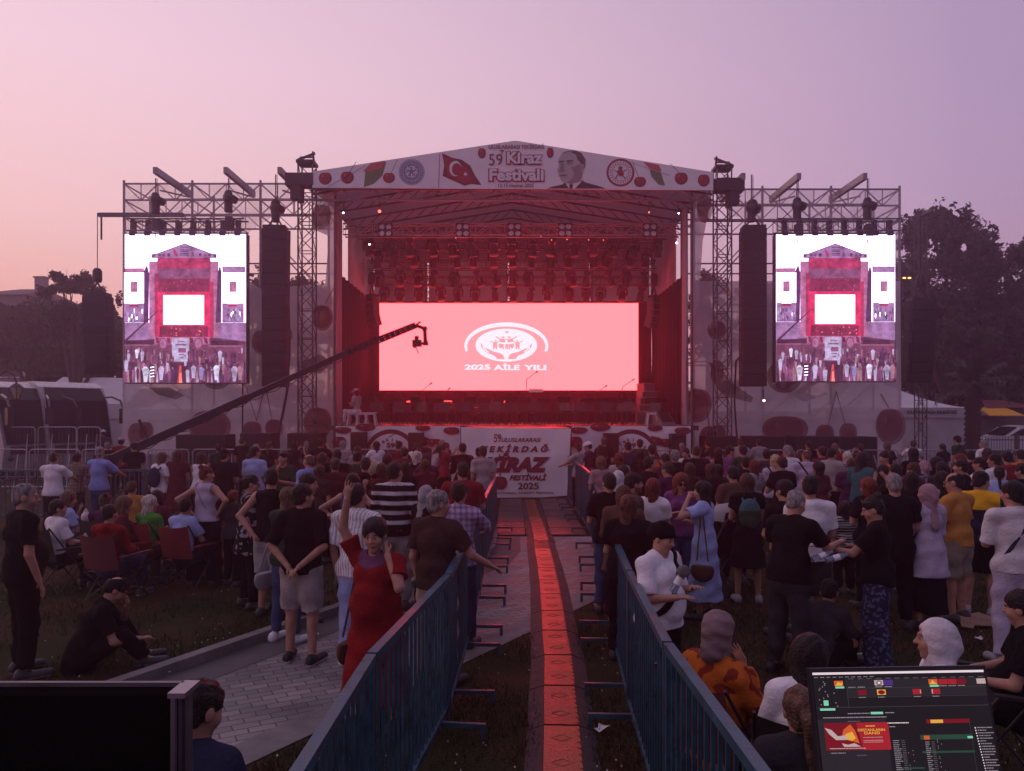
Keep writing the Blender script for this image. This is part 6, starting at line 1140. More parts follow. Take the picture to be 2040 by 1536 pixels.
    if pose in ('stand', 'walk') and not dress: v.cone(P0 + U * .08 * s, P0 - U * (hem + .0) * s, (.150 + .012 * f) * (.3 + .7 * g) * s + inf, (.156 + .012 * f + .26 * max(0, hem - .06)) * (.3 + .7 * g) * s + inf + .008, .03, .80, Fw, cutb=True); v.cone(HIP[0] + U * .03 * s, HIP[1] + U * .03 * s, (.092 + .006 * f) * s + inf + .008, (.092 + .006 * f) * s + inf + .008, .04)
    if dress:
        hl = {'dress': .70, 'tunicdress': .45}[kind]; e = P0 - np.array((0, 0, hl * s)); v.cone(P0 + U * .12 * s, e, .135 * g * s + inf, (.235 + .03 * f) * (.4 + .6 * g) * s, .04, .82, Fw, cutb=True); lp = e
    sl_ = {'tee': .72, 'tank': 0, 'shirt': .85, 'polo': .78, 'long': 1.97, 'hoodie': 1.97, 'tunic': 1.95, 'vest': 0, 'dress': .62, 'tunicdress': .5, 'crop': 0, 'longtunic': 1.95}[kind]
    if top.count(':') > 2: sl_ = float(top.split(':')[3])
    if sl_:
        for i in (0, 1): armz(v, i, inf, 0, sl_, .014 if sl_ < 1 else .006, True)
    if kind == 'hoodie': v.ell(NK - Fw * .075 * s - U * .02 * s, np.array((.105, .065, .075)) * s, .03)
    if kind in ('polo', 'shirt', 'long') and vx < .016: v.cone(NK - U * .02 * s - Fw * .015 * s, NK + U * .012 * s - Fw * .01 * s, .068 * s, .066 * s, .012)
    v.ripple(folds(.0062 if vx < .015 else .004))
    if pose in ('sit', 'floor'): v.clip(P0 - U * .12 * s, -U)
    else: v.clip(lp, -np.array((0, 0, 1.)) if dress else -U)
    if kind in ('tank', 'vest'):
        for q in (-1, 1): v.ell(SHO[0 if q < 0 else 1] + Rt * q * .03 * s, np.array((.085, .12, .105)) * s, 0, op='sub')
    v.ell(NK + U * .045 * s + Fw * .035 * s, np.array((.062, .075, .07 if kind not in ('tank', 'vest') else .11)) * s, 0, op='sub'); child(v, {'tee': 't_shirt', 'tank': 'tank_top', 'shirt': 'shirt', 'polo': 'polo_shirt', 'long': 'jacket', 'hoodie': 'hoodie', 'tunic': 'tunic', 'vest': 'vest', 'dress': 'dress', 'tunicdress': 'dress', 'crop': 'top', 'longtunic': 'tunic'}[kind], CLOTH_M, tcol, None, pattern if pat else None)
    bk, bc = bot.split(':')[:2]
    if bk != 'none' and not dress:
        v = Vox(lo, hi, vx); i2 = inf * .9; hp = (.152 + .012 * f) * (.3 + .7 * g); v.cone(P0 - U * .02 * s, P0 + U * .085 * s, hp * s + i2, hp * .93 * s + i2, .03, .74 + .1 * (g - 1), Fw, cutb=True); v.cone(HIP[0], HIP[1], .084 * s + i2, .084 * s + i2, .03)
        if bk == 'skirt': e = P0 - np.array((0, 0, .74 * s)); v.cone(P0, e, hp * s + i2, (.20 + .03 * f) * s, .03, .85, Fw, cutb=True); v.clip(e, -np.array((0, 0, 1.)))
        else:
            t1, fl, th = {'pants': (1.93, .004, .004), 'jeans': (1.9, 0, .003), 'wide': (1.97, .030, .012), 'shorts': (.93, .012, .022), 'slim': (1.9, 0, 0)}[bk]
            for i in (0, 1): legz(v, i, i2, t1, True, fl, th)
        v.ripple(folds(.0065)); child(v, {'pants': 'trousers', 'jeans': 'jeans', 'wide': 'trousers', 'shorts': 'shorts', 'skirt': 'skirt', 'slim': 'trousers'}[bk], CLOTH_M, PAL[bc], None, None if bot.count(':') < 2 else (lambda V, c: (lambda k: (c.__setitem__(k, (.10, .11, .20)), c)[1])(np.array([mnoise.noise((p[0] * 34, p[1] * 34, p[2] * 34)) for p in V]) > .18)))
    if shoes and Y < 13:
        for i in (0, 1):
            a = AN[i] - A(0, .05, 0); a[2] = .04 * s; b_ = TOE[i] + (TOE[i] - AN[i]) * .12; b_[2] = .036 * s + max(0, TOE[i][2] - .036 * s)
            if pose == 'walk' and i == 1: a = AN[i] - A(0, .03, .03)
            v = Vox(np.minimum(a, b_) - .1, np.maximum(a, b_) + .1, min(vx, .011)); v.cone(a, b_, .047 * s, .042 * s, .02); v.cone(a + A(0, .01, .03), a + A(0, .05, .05), .045 * s, .04 * s, .03); v.clip((0, 0, .002), (0, 0, -1)); sc_ = PAL[shoes.split('/')[0]]; so_ = PAL[shoes.split('/')[-1]]; child(v, 'shoe', SHOE_M, sc_, None, (lambda V, c: (c.__setitem__(V[:, 2] < .026, so_), c)[1]) if pose != 'walk' else None)
    # --- hair, scarves, hats
    if hstyle != 'none':
        hvx = min(vx, .011); L_ = {'long': .36, 'vlong': .5, 'bob': .17, 'curly': .30, 'pony': .3, 'hijab': .36, 'bun': .1, 'turban': .12, 'scarfback': .25}.get(hstyle, .08) * s; pt = np.array([hd(-.16, -.2, -.10), hd(.16, .16, .2), hd(-.16, .17, .2), hd(.16, -.22, -.08)]); lo2, hi2 = pt.min(0) - .02, pt.max(0) + .02; lo2[2] -= L_
        v = Vox(lo2, hi2, hvx); e_ = max(.011, .8 * hvx) / (s * hs)
        wr_ = {'short': .006, 'buzz': -.004, 'bald': -.004, 'curly': .022, 'long': .010, 'vlong': .010, 'bob': .012, 'bun': .003, 'pony': .003}.get(hstyle, .006)
        m_, cl_ = HAIR_M, hc; nm = 'hair'; str_ = lambda x_, y_, z_: .0045 * np.sin(95 * x_ + 3 * np.sin(17 * z_) + ph[0]) * np.sin(60 * y_ + 19 * z_ + ph[1]) + .004 * np.sin(38 * x_ + 25 * z_ + ph[2]) * np.sin(33 * y_ - 21 * z_ + ph[3])
        if hstyle in ('hijab',):
            v.ell(hd(0, -.016, .03), er(.095, .112, .108), .02, Hm); [v.ell(hd(q * .07, -.004, -.01), er(.034, .04, .05), .02, Hm) for q in (-1, 1)]; v.cone(hd(0, -.01, -.05), NK + U * .0 * s, .080 * s, .082 * s, .04); v.cone(NK + U * .0 * s, NK - U * .05 * s + Fw * .02 * s, .085 * s, .12 * s, .05, .75, Fw); v.ell(hd(0, -.08, -.03), er(.06, .065, .08), .03, Hm); v.cone(NK - Fw * .05 * s, NK - U * .22 * s - Fw * .12 * s, .075 * s, .06 * s, .03, .4, Fw)
            v.ell(hd(0, .118, -.012), er(.062, .085, .088), 0, Hm, 'sub'); m_, cl_, nm = CLOTH_M, PAL[hcol], 'headscarf'; str_ = lambda x_, y_, z_: .0035 * np.sin(70 * z_ + 45 * x_ + ph[0]) * np.sin(28 * y_ - 20 * z_ + ph[1])
        elif hstyle in ('turban', 'scarfback'):
            v.ell(hd(0, -.02, .055), er(.098, .122, .098), .02, Hm); v.ell(hd(0, -.10, .02), er(.06, .055, .06), .04, Hm)
            if hstyle == 'scarfback': v.cone(hd(0, -.05, -.02), hd(0, -.07, -.11), .078 * s, .07 * s, .03); v.cone(hd(-.05, 0, -.05), hd(-.05, .0, -.15), .045 * s, .05 * s, .03); v.cone(hd(.05, 0, -.05), hd(.05, .0, -.15), .045 * s, .05 * s, .03); v.ell(hd(0, .13, -.03), er(.06, .075, .085), 0, Hm, 'sub')
            else: nrm = Hm @ np.array((0, .46, -.89)); v.clip(hd(0, -.08, -.05), nrm)
            m_, cl_, nm = CLOTH_M, PAL[hcol], 'headscarf'; str_ = lambda x_, y_, z_: .006 * np.sin(80 * z_ + 30 * y_ + ph[0]) * np.sin(35 * x_ + ph[1])
        else:
            a = e_ + wr_
            if hstyle in ('short', 'buzz', 'bald', 'bun', 'pony'):
                a = max(.005, .5 * hvx / (s * hs)) + {'short': .007, 'buzz': .001, 'bald': .001}.get(hstyle, .005) + (.012 if f and hstyle == 'short' else 0); v.ell(hd(0, -.016, .050), er(.074 + a, .094 + a, .082 + a), .01, Hm); v.ell(hd(0, -.046, -.008), er(.062 + a, .060 + a, .068 + a), .02, Hm)
            else: v.ell(hd(0, -.014, .036), er(.075 + a, .096 + a, .090 + a), .01, Hm)
            if hstyle in ('short', 'buzz', 'bald', 'bun', 'pony'): nrm = Hm @ np.array((0, .50, -.86)); v.clip(hd(0, -.10, -.085), nrm)
            if hstyle == 'bald': v.ell(hd(0, .02, .13), er(.075, .115, .09), 0, Hm, 'sub')
            if hstyle in ('long', 'vlong', 'curly', 'bob'):
                dl = {'long': .27, 'vlong': .40, 'curly': .22, 'bob': .10}[hstyle]; wd = .085 if hstyle != 'curly' else .11
                e = hd(0, -.06, -.04) - np.array((0, .02, dl * s)); v.cone(hd(0, -.045, .0), e, (wd + .0) * s, (wd * .85) * s, .03, .6, Hm[:, 1])
                for q in (-1, 1): v.cone(hd(q * .062, -.02, .02), hd(q * .075, -.005, -.05) - np.array((0, 0, dl * .5 * s)), .035 * s, .03 * s * (1.6 if hstyle == 'curly' else 1), .03)
            if hstyle == 'pony': v.cone(hd(0, -.10, .04), hd(0, -.145, .02), .03 * s, .034 * s, .015); v.cone(hd(0, -.145, .02), hd(.01, -.15, -.10) - np.array((0, 0, .16 * s)), .034 * s, .018 * s, .01)
            if hstyle == 'bun': v.ell(hd(0, -.085, .125), er(.042, .042, .038), .01, Hm)
            v.ell(hd(0, .118, -.032), er(.069, .085, .103), 0, Hm, 'sub')
            if hstyle in ('long', 'vlong', 'curly', 'bob'): v.ell(hd(0, .06, -.12), er(.052, .09, .07), 0, Hm, 'sub')
        v.ripple(str_); child(v, nm, m_, cl_, None, None if nm == 'headscarf' else (lambda V, c: c * (.45 + 1.1 * np.clip(np.array([mnoise.noise((p[0] * 55, p[1] * 55, p[2] * 14)) + .5 for p in V]), 0, 1))[:, None]))
    info = dict(root=root, P0=P0, U=U, Fw=Fw, Rt=Rt, SHO=SHO, EL=EL, WR=WR, NK=NK, CHEST=CHEST, hd=hd, Hm=Hm, s=s, vx=vx, torso=torso, lo=lo, hi=hi, g=g, Y=Y, X=X, inf=inf, HIP=HIP, TOE=TOE, KN=KN)
    for ex in (extra or '').split(','):
        if ex: EXTRA[ex.split(':')[0]](info, *ex.split(':')[1:])
    return info
def attach(o, I, label, cat, group=None):      # worn or held things are things of their own, placed where the person stands
    o.location = I['root'].location; o.rotation_euler = I['root'].rotation_euler; return tag(o, label, cat, group)
def ex_cap(I, c, *a):
    v = Vox(I['hd'](0, 0, .05) - .2, I['hd'](0, 0, .05) + .2, min(I['vx'], .011)); hd, Hm, s = I['hd'], I['Hm'], I['s']; v.ell(hd(0, -.012, .05), np.array((.094, .116, .100)) * s, .01, Hm); v.clip(hd(0, 0, .035), Hm @ np.array((0, -.1, -.99))); v.ell(hd(0, .13, .045), np.array((.068, .075, .011)) * s, .01, Hm)
    V, Q = v.mesh(); mesh_np('cap', V, Q, CLOTH_M, I['root'], col=np.tile(np.array(PAL[c]), (len(V), 1)))
def ex_glasses(I, where='eyes'):
    hd, Hm, s = I['hd'], I['Hm'], I['s']; b = MB(); z, y = (.012, .104) if where == 'eyes' else (.098, .075)
    for q in (-1, 1):
        ax_ = Matrix([list(r) for r in Hm]) @ Matrix.Rotation(R(90), 3, 'X'); b.lathe(Vector(hd(q * .032, y, z)), [(.022, -.003), (.026, 0), (.022, .003)], 12, ax_); b.tube(Vector(hd(q * .056, y - .004, z + .004)), Vector(hd(q * .080, .0, z + .004)), .0025, n=4)
    b.tube(Vector(hd(-.012, y, z + .004)), Vector(hd(.012, y, z + .004)), .0025, n=4); b.build('glasses' if where == 'eyes' else 'sunglasses', GLASSB, I['root'])
def ex_strap(I, c='black', side='1', bag=None):
    s, q = I['s'], int(side); v = Vox(I['lo'], I['hi'], min(I['vx'], .012)); I['torso'](v, I['inf'] + .012); D1 = v.D.copy(); a, b_ = I['SHO'][0 if q < 0 else 1] * .6 + I['NK'] * .4, I['P0'] - I['Rt'] * q * .17 * s * I['g'] + I['U'] * .02 * s; d = b_ - a; d /= np.linalg.norm(d); n = np.cross(d, I['Fw']); n /= np.linalg.norm(n); hw_ = max(.017, .7 * v.vx)
    P = lambda: (v.ax[0][:, None, None] - a[0]) * n[0] + (v.ax[1][None, :, None] - a[1]) * n[1] + (v.ax[2][None, None, :] - a[2]) * n[2]
    v.D = np.maximum(v.D, (np.abs(P()) - hw_).astype(np.float32)); V, Q = v.mesh()
    if len(V) == 0: return
    o = mesh_np('crossbody_bag', V, Q, CLOTH_M, None, col=np.tile(np.array(PAL[c]), (len(V), 1))); attach(o, I, BAGL.get(I['root']['label'], f'{c} strap of the ' + ' '.join(I['root']['label'].split()[:12])), 'bag')
    if bag:
        b = MB(); ctr = b_ + I['Fw'] * .03 * s - I['Rt'] * q * .06 * s * I['g']; b.ball(Vector(ctr), .13, 12, (.55, .9, 1.0)); k = b.build('pouch', mat('bag_' + bag, PAL[bag], .7, bump=.2), o)
BAGL = {}
def ex_backpack(I, c='navy', c2=None):
    s = I['s']; v = Vox(I['lo'] - .2, I['hi'] + .1, min(I['vx'], .012)); ctr = I['P0'] + I['U'] * .29 * s - I['Fw'] * .19 * s; Hm = np.stack([I['Rt'], I['Fw'], I['U']], 1); v.ell(ctr, np.array((.15, .09, .22)) * s, .02, Hm); v.ell(ctr - I['U'] * .1 * s - I['Fw'] * .05 * s, np.array((.12, .06, .10)) * s, .02, Hm)
    for q in (0, 1): a = I['SHO'][q] * .55 + I['NK'] * .45; v.cone(a + I['U'] * .055 * s, ctr + I['U'] * .12 * s + I['Rt'] * (2 * q - 1) * .07 * s, .018 * s, .018 * s, .01); v.cone(a + I['U'] * .055 * s, a + I['Fw'] * .115 * s - I['U'] * .08 * s, .018 * s, .018 * s, .01); v.cone(a + I['Fw'] * .115 * s - I['U'] * .08 * s, I['P0'] + I['U'] * .15 * s + I['Rt'] * (2 * q - 1) * .16 * s, .016 * s, .016 * s, .01)
    V, Q = v.mesh(); col = np.tile(np.array(PAL[c]), (len(V), 1))
    if c2: col[(V - ctr) @ I['U'] > .05] = PAL[c2]
    attach(mesh_np('backpack', V, Q, CLOTH_M, col=col), I, f'{c} backpack on the ' + ' '.join(I['root']['label'].split()[:12]), 'backpack')
def ex_phone(I, side='1'):
    i = 0 if side == '-1' else 1; w_ = I['WR'][i]; d = w_ - I['EL'][i]; d /= np.linalg.norm(d); c = w_ + d * .085 - I['Rt'] * int(side) * .012; b = MB(); b.box((0, 0, 0), (.010, .07, .145), Matrix.Rotation(.7, 3, 'Z') @ Matrix.Rotation(.35, 3, 'X')); o = b.build('phone', GLASSB); M_ = Matrix.Translation(I['root'].location) @ Matrix.Rotation(I['root'].rotation_euler.z, 4, 'Z') @ Matrix.Translation(Vector(c)); o.matrix_world = M_; tag(o, 'dark phone held by the ' + ' '.join(I['root']['label'].split()[:11]), 'phone')
def ex_shoulderbag(I, c='grey', side='-1', drop='.35'):
    q = int(side); s = I['s']; a = I['SHO'][0 if q < 0 else 1] * .85 + I['NK'] * .15 + I['U'] * .06 * s; e = a + np.array((q * .17, -.05, -float(drop) - .38)) * s; v = Vox(np.minimum(a, e) - .25, np.maximum(a, e) + .25, .011); v.ell(e, np.array((.055, .15, .14)) * s, .02); v.clip(e + np.array((0, 0, .07 * s)), (0, 0, 1))
    for y_ in (-.07, .07): v.cone(a, e + np.array((0, y_, .13)) * s, .011, .011, .01)
    V, Q = v.mesh(); attach(mesh_np('shoulder_bag', V, Q, CLOTH_M, col=np.tile(np.array(PAL[c]), (len(V), 1))), I, f'{c} shoulder bag of the ' + ' '.join(I['root']['label'].split()[:11]), 'bag')
EXTRA = dict(cap=ex_cap, glasses=ex_glasses, strap=ex_strap, backpack=ex_backpack, phone=ex_phone, bag=ex_shoulderbag)
# ------------------------------------------------------------------ the crowd
def camp_chair(x, y, rz, c, label, group='folding camp chairs on the lawn'):
    t = thing('camp_chair', label, 'camp chair', (x, y, 0), R(rz), group); m = mat('camp_canvas_' + c, PAL[c], .8, bump=.3, bscale=25); b = MB(); vs = []
    for j in range(5):
        for i in range(7): a, q = i / 6 - .5, j / 4; vs.append((a * .52, -.24 + q * .48, .42 - .05 * math.cos(a * 3.1) * math.sin(math.pi * q) - .02 * (1 - abs(a) * 2)))
    b.add(vs, [(j * 7 + i, j * 7 + i + 1, (j + 1) * 7 + i + 1, (j + 1) * 7 + i) for j in range(4) for i in range(6)], True); b.build('seat', m, t); b = MB(); vs = []
    for j in range(5):
        for i in range(7): a, q = i / 6 - .5, j / 4; vs.append((a * .54, -.25 - .10 * q - .05 * math.cos(a * 3.1) , .46 + q * .47 - .03 * math.cos(a * 3.1) * q))
    b.add(vs, [(j * 7 + i, (j + 1) * 7 + i, (j + 1) * 7 + i + 1, j * 7 + i + 1) for j in range(4) for i in range(6)], True); b.build('backrest', m, t)
    for sx in (-1, 1):
        b = MB(); b.bar((sx * .33, -.28, .64), (sx * .33, .26, .64), .06, .02); b.build('armrest', m, t); b = MB(); b.tube((sx * .28, -.24, .02), (sx * .28, .26, .63), .011, n=5); b.tube((sx * .28, .26, .02), (sx * .28, -.36, .95), .011, n=5); b.build('leg', BLK, t)
    for y0 in (-.24, .26): b = MB(); b.tube((-.28, y0, .03), (.28, y0, .42), .009, n=5); b.tube((.28, y0, .03), (-.28, y0, .42), .009, n=5); b.build('cross_brace', BLK, t)
    return t
def seated(px, ty, zt, rot, label, *a, chair=None, clab=None, **k):
    I = person(px, ty, k.pop('h', 1.70), rot, label, *a, pose='sit', **k)
    if chair: o = I['root'].location; fx, fy = -math.sin(R(rot)), math.cos(R(rot)); camp_chair(o.x + fx * .14, o.y + fy * .14, rot, chair, clab)
    return I
P = person
# left lawn, from the camera outwards
P(44, 965, 1.80, -40, 'man in a dark tee with cropped grey hair standing at the left edge', 'tee:black', 'pants:black', 'buzz:grey', 'down', g=1.18, yaw=-25, shoes='dgrey/lgrey', beard='grey')
P(158, 1157, 1.75, -62, 'person in black sitting hunched on the grass at left, hand at the face', 'tee:black', 'pants:black', 'short:black', 'chin/lap', pose='floor', bend=24, pitch=30, g=1.2, Y=7.3, shoes='dgrey/lgrey')
seated(112, 997, 1.20, -35, 'seated man in a white tee turned toward the stage beside the standing man at left', 'tee:white', 'pants:black', 'short:dark', 'lap', yaw=-20, chair='black', clab='black camp chair under the man in the white tee at left')
seated(133, 980, 1.20, -45, 'seated person in pale blue with brown hair and a hand at the mouth', 'tee:lblue', 'pants:navy', 'bob:lbrown', 'mouth/lap', f=1, chair='navy', clab='navy camp chair under the person in pale blue')
seated(208, 984, 1.20, 0, 'seated woman with a brown top bun in a dull mauve top', 'tee:plum', 'pants:dgrey', 'bun:brown', 'lap', f=1, chair='dgrey', clab='dark grey camp chair under the woman with a top bun')
seated(216, 1007, 1.22, -15, 'seated person with short black hair in a red hoodie', 'hoodie:red', 'jeans:denimd', 'short:black', 'lap', g=1.1, chair='maroon', clab='maroon camp chair under the red hoodie', shoes='dgrey/white')
seated(243, 990, 1.20, -65, 'seated woman with wavy light brown hair in a rust top facing right', 'long:maroon', 'pants:dgrey', 'bob:lbrown', 'lap', f=1, chair='dred', clab='red camp chair left of the green jacket')
seated(296, 988, 1.22, -28, 'seated woman with pale blond hair in a bright green jacket', 'long:green', 'pants:dgrey', 'bob:pale', 'lap', f=1, g=1.15, yaw=-25, chair='red', clab='red camp chair under the green jacket')
seated(311, 978, 1.2, -10, 'seated person with dark hair half hidden behind the green jacket', 'tee:maroon', 'pants:black', 'long:dark', 'lap', f=1)
seated(366, 994, 1.15, -20, 'seated person in pale blue beside the woman in a lilac tank top', 'tee:lblue', 'pants:dgrey', 'short:black', 'lap', chair='dred', clab='red camp chair beside the woman in a lilac tank top')
seated(262, 978, 1.18, 20, 'seated person in orange seen between the rust top and the green jacket', 'tee:rust', 'pants:black', 'short:brown', 'lap', Y=13.4)
P(408, 930, 1.70, -12, 'woman in a lilac tank top and wide black trousers, hands on hips', 'tank:lilac', 'wide:black', 'bun:red', 'hip', f=1, yaw=-35, extra='strap:lgrey:-1')
P(463, 978, 1.34, -15, 'child with short reddish hair in a dark vest beside the lilac tank top', 'tee:dgrey', 'pants:black', 'short:red', 'front', hs=1.12)
P(496, 947, 1.68, -62, 'woman with glasses and long dark hair in a dark floral tunic', 'tunic:black:floral', 'pants:black', 'pony:dark', 'front', f=1, g=1.1, extra='glasses')
P(540, 935, 1.79, -12, 'tall man in a black sleeveless tee and grey shorts, one hand behind his hip', 'vest:black', 'shorts:lgrey', 'short:dark', 'back1/front', g=1.12, yaw=25)
P(571, 970, 1.66, -28, 'woman with long auburn hair, dark tee and jeans with a grey bag', 'tee:dgreen', 'slim:denim', 'long:lbrown', 'front', f=1, shoes='white/white', extra='bag:lgrey:-1:.42', Y=8.25)
P(600, 974, 1.76, -8, 'man in a black tee and grey shorts clasping his hands behind his back', 'tee:black:x:.95', 'shorts:stone', 'short:dark', 'behind', g=1.12, yaw=-35, shoes='black/white', Y=7.55)
P(610, 945, 1.74, -70, 'young man in a black tee with a white print, facing right', 'tee:black:print', 'pants:black', 'short:dark', 'cross')
P(617, 905, 1.77, 55, 'bald man in a blue polo with a dark strap, facing left', 'polo:sky', 'pants:denimd', 'bald:lbrown', 'down', g=1.1, extra='strap:black:1')
P(566, 900, 1.75, 172, 'man facing the camera with sunglasses on his head and a hand over his mouth', 'shirt:dgreen', 'pants:dgrey', 'short:black', 'cross/mouth', extra='glasses:head')
P(508, 890, 1.80, -15, 'man in a pale blue shirt with his back to us by the silver barrier', 'shirt:lblue', 'pants:dgrey', 'short:dark', 'front', g=1.1)
P(447, 896, 1.76, 0, 'person in black with a black hat watching the stage', 'tee:black', 'pants:black', 'short:black', 'front', g=1.15, extra='cap:black')
P(398, 902, 1.66, -12, 'woman in a white sleeveless top with brown shoulder length hair', 'tank:white', 'pants:black', 'long:brown', 'front', f=1)
P(353, 896, 1.72, 0, 'woman with very long auburn hair in a dark red dress', 'tunicdress:maroon', 'none:black', 'vlong:auburn', 'front', f=1, g=1.1)
P(320, 902, 1.66, -18, 'woman in a white tee with light brown hair carrying a dark backpack', 'tee:white', 'jeans:denimd', 'long:lbrown', 'down', f=1, extra='backpack:navy')
P(268, 880, 1.74, 30, 'crane operator in black behind the barrier at the foot of the camera crane', 'tee:black', 'pants:black', 'short:black', 'give', Y=19.2)
P(197, 891, 1.78, -14, 'grey haired man in a blue polo leaning on the blue fence', 'polo:sky', 'jeans:denim', 'short:lgrey', 'rail', g=1.15)
P(152, 903, 1.64, -10, 'man in a brown check shirt leaning on the blue fence', 'shirt:khaki:check', 'pants:dgrey', 'short:dark', 'rail/side')
P(107, 902, 1.70, -4, 'man in a plain white tee at the blue fence on the far left', 'tee:white', 'pants:black', 'buzz:brown', 'rail', g=1.15)
P(206, 858, 1.84, 20, 'person in a white cap beyond the barriers near the coaches', 'tee:dgrey', 'pants:black', 'short:dark', 'down', Y=29, extra='cap:white')
P(214, 880, 1.70, 15, 'bald person beyond the barrier between the white cap and the crane', 'tee:black', 'pants:black', 'bald:grey', 'down'); P(240, 872, 1.76, 0, 'person in a pink cap leaning beside the camera crane', 'tee:dred', 'pants:black', 'short:dark', 'front', extra='cap:pinkw')
# crowd left of the aisle
P(748, 1047, 1.61, 158, 'stout woman in a long red dress waving while on the phone', 'dress:red:collar', 'none:red', 'short:dark', 'ear/wave', f=1, g=1.42, hs=1.1, yaw=14, extra='bag:brown:1:.52,phone:-1', vx=.0075, Y=6.05)
P(711, 965, 1.77, -14, 'man in a white shirt with fine blue stripes behind the woman in red', 'shirt:white:vstripe', 'pants:lblue', 'short:dark', 'down', g=1.12, shoes='white/white')
P(787, 922, 1.84, -8, 'big man in a black sweater with broad white stripes', 'tee:black:bigstripe:1.3', 'pants:stone', 'short:dark', 'down', g=1.28)
P(868, 978, 1.76, -30, 'grey haired man in a dark tee resting an arm on the blue fence', 'tee:dbrown', 'pants:beige', 'short:lgrey', 'down/side', g=1.2, yaw=-30)
P(915, 962, 1.73, -10, 'man in a lilac checked shirt leaning at the blue fence', 'shirt:lilac:check', 'pants:denimd', 'short:dark', 'rail')
P(921, 922, 1.78, -6, 'broad man in a dark maroon tee before the checked shirt', 'tee:dred', 'jeans:denim', 'short:dark', 'front', g=1.4)
P(964, 889, 1.79, 14, 'man in a plain grey tee and jeans in front of the white banner', 'tee:greige', 'jeans:denim', 'short:brown', 'down')
P(922, 884, 1.80, 0, 'man in a black jacket with short dark hair left of the white banner', 'long:black', 'pants:black', 'short:black', 'front'); P(886, 882, 1.74, -55, 'woman in dark red holding up her hands beside the black jacket', 'tee:dred', 'pants:black', 'pony:brown', 'photo', f=1)
P(862, 888, 1.68, -60, 'person in a white patterned shirt bending over the silver barrier', 'shirt:lgrey:floral', 'pants:navy', 'short:dark', 'rail', bend=18); P(829, 900, 1.64, -16, 'woman with white bobbed hair in a black vest', 'vest:black', 'pants:black', 'bob:pale', 'front', f=1)
P(770, 905, 1.66, -10, 'woman with long dark hair and a red top before the round emblem', 'tank:red', 'pants:black', 'long:dark', 'front', f=1); P(738, 922, 1.66, -115, 'woman with curly blond hair in a black tank top looking right', 'tank:black', 'pants:black', 'curly:blond', 'down', f=1)
P(700, 945, 1.66, -12, 'woman with dark hair and bare shoulders in a blue top beside the striped shirt', 'tank:denim', 'pants:black', 'bob:dark', 'hip', f=1, g=1.15); P(672, 896, 1.78, 0, 'man in plain black before the left black loudspeaker stack', 'tee:black', 'pants:black', 'short:black', 'front', g=1.15)
P(712, 900, 1.74, 8, 'person in a dark green top left of the curly blond woman', 'tee:dgreen', 'pants:black', 'short:black', 'front'); P(847, 968, 1.60, -40, 'person in a silvery headscarf and glasses between the striped sweater and the grey haired man', 'tee:black', 'pants:black', 'hijab:lgrey', 'front', f=1, extra='glasses')
P(641, 903, 1.70, -20, 'woman with brown hair in a black top behind the bald man in the blue polo', 'tee:black', 'pants:black', 'long:brown', 'front', f=1); P(806, 893, 1.70, 0, 'person with short dark hair in a maroon tee behind the striped sweater', 'tee:maroon', 'pants:black', 'short:dark', 'front'); P(953, 893, 1.68, -15, 'person in a black cap half hidden by the plain grey tee', 'tee:black', 'pants:black', 'short:black', 'down', extra='cap:black'); P(850, 905, 1.66, 12, 'woman with dark hair in a plum top right of the white bobbed hair', 'tee:plum', 'pants:black', 'long:dark', 'photo', f=1)
# crowd right of the aisle
P(1312, 1050, 1.60, -138, 'stout woman in a white tee and black head wrap on the blue fence', 'tee:white:x:.9', 'pants:black', 'turban:black', 'front/fwd', f=1, g=1.38, yaw=8, pitch=14, extra='strap:black:-1', vx=.0075, Y=6.0)
P(1252, 988, 1.64, -25, 'woman with dark auburn bobbed hair in a black top at the blue fence', 'tee:black', 'pants:black', 'bob:auburn', 'front', f=1, g=1.35, yaw=-20, Y=7.6); P(1243, 982, 1.64, -20, 'woman in a brown headscarf behind the dark auburn bob', 'tunic:brown', 'skirt:black', 'hijab:brown', 'front', f=1, g=1.25, Y=8.7)
P(1216, 944, 1.72, -6, 'man in a black tee and jeans at the blue fence right of the aisle', 'tee:black', 'jeans:denim', 'short:dark', 'front/down', g=1.15); P(1231, 938, 1.60, -10, 'woman in a white headscarf behind the man in the black tee and jeans', 'tunic:offw', 'skirt:black', 'hijab:offw', 'front', f=1)
P(1258, 943, 1.75, -75, 'dark haired man in profile facing right above the white tee', 'tee:brown', 'pants:black', 'short:black', 'down', beard='dark', yaw=-5); P(1298, 955, 1.63, -18, 'woman with a red bob in a plain white tee holding a phone', 'tee:white', 'jeans:denimd', 'bob:red', 'front', f=1)
P(1355, 945, 1.65, 165, 'woman with curly red hair and glasses in a purple top facing the camera', 'tee:purple:x:1.3', 'jeans:denim', 'curly:red', 'front', f=1, extra='glasses'); P(1404, 960, 1.64, 62, 'woman with long black hair in a pale blue dress, hand at her hair', 'dress:lblue', 'none:blue', 'long:black', 'head/front', f=1, g=1.12, extra='bag:brown:-1:.45', shoes='dgrey')
P(1490, 945, 1.67, -8, 'woman with long brown hair and a green backpack in a short black dress', 'tunicdress:black', 'none:black', 'vlong:brown', 'front', f=1, extra='backpack:dgreen:teal,glasses:head', shoes='lgrey')
P(1612, 950, 1.79, -6, 'man in a white tee and dark shorts with his back to us', 'tee:white', 'shorts:dgrey', 'short:black', 'front', g=1.1); P(1566, 958, 1.72, 10, 'man in a black tee left of the white tee and dark shorts', 'tee:black', 'shorts:dgrey', 'short:black', 'front')
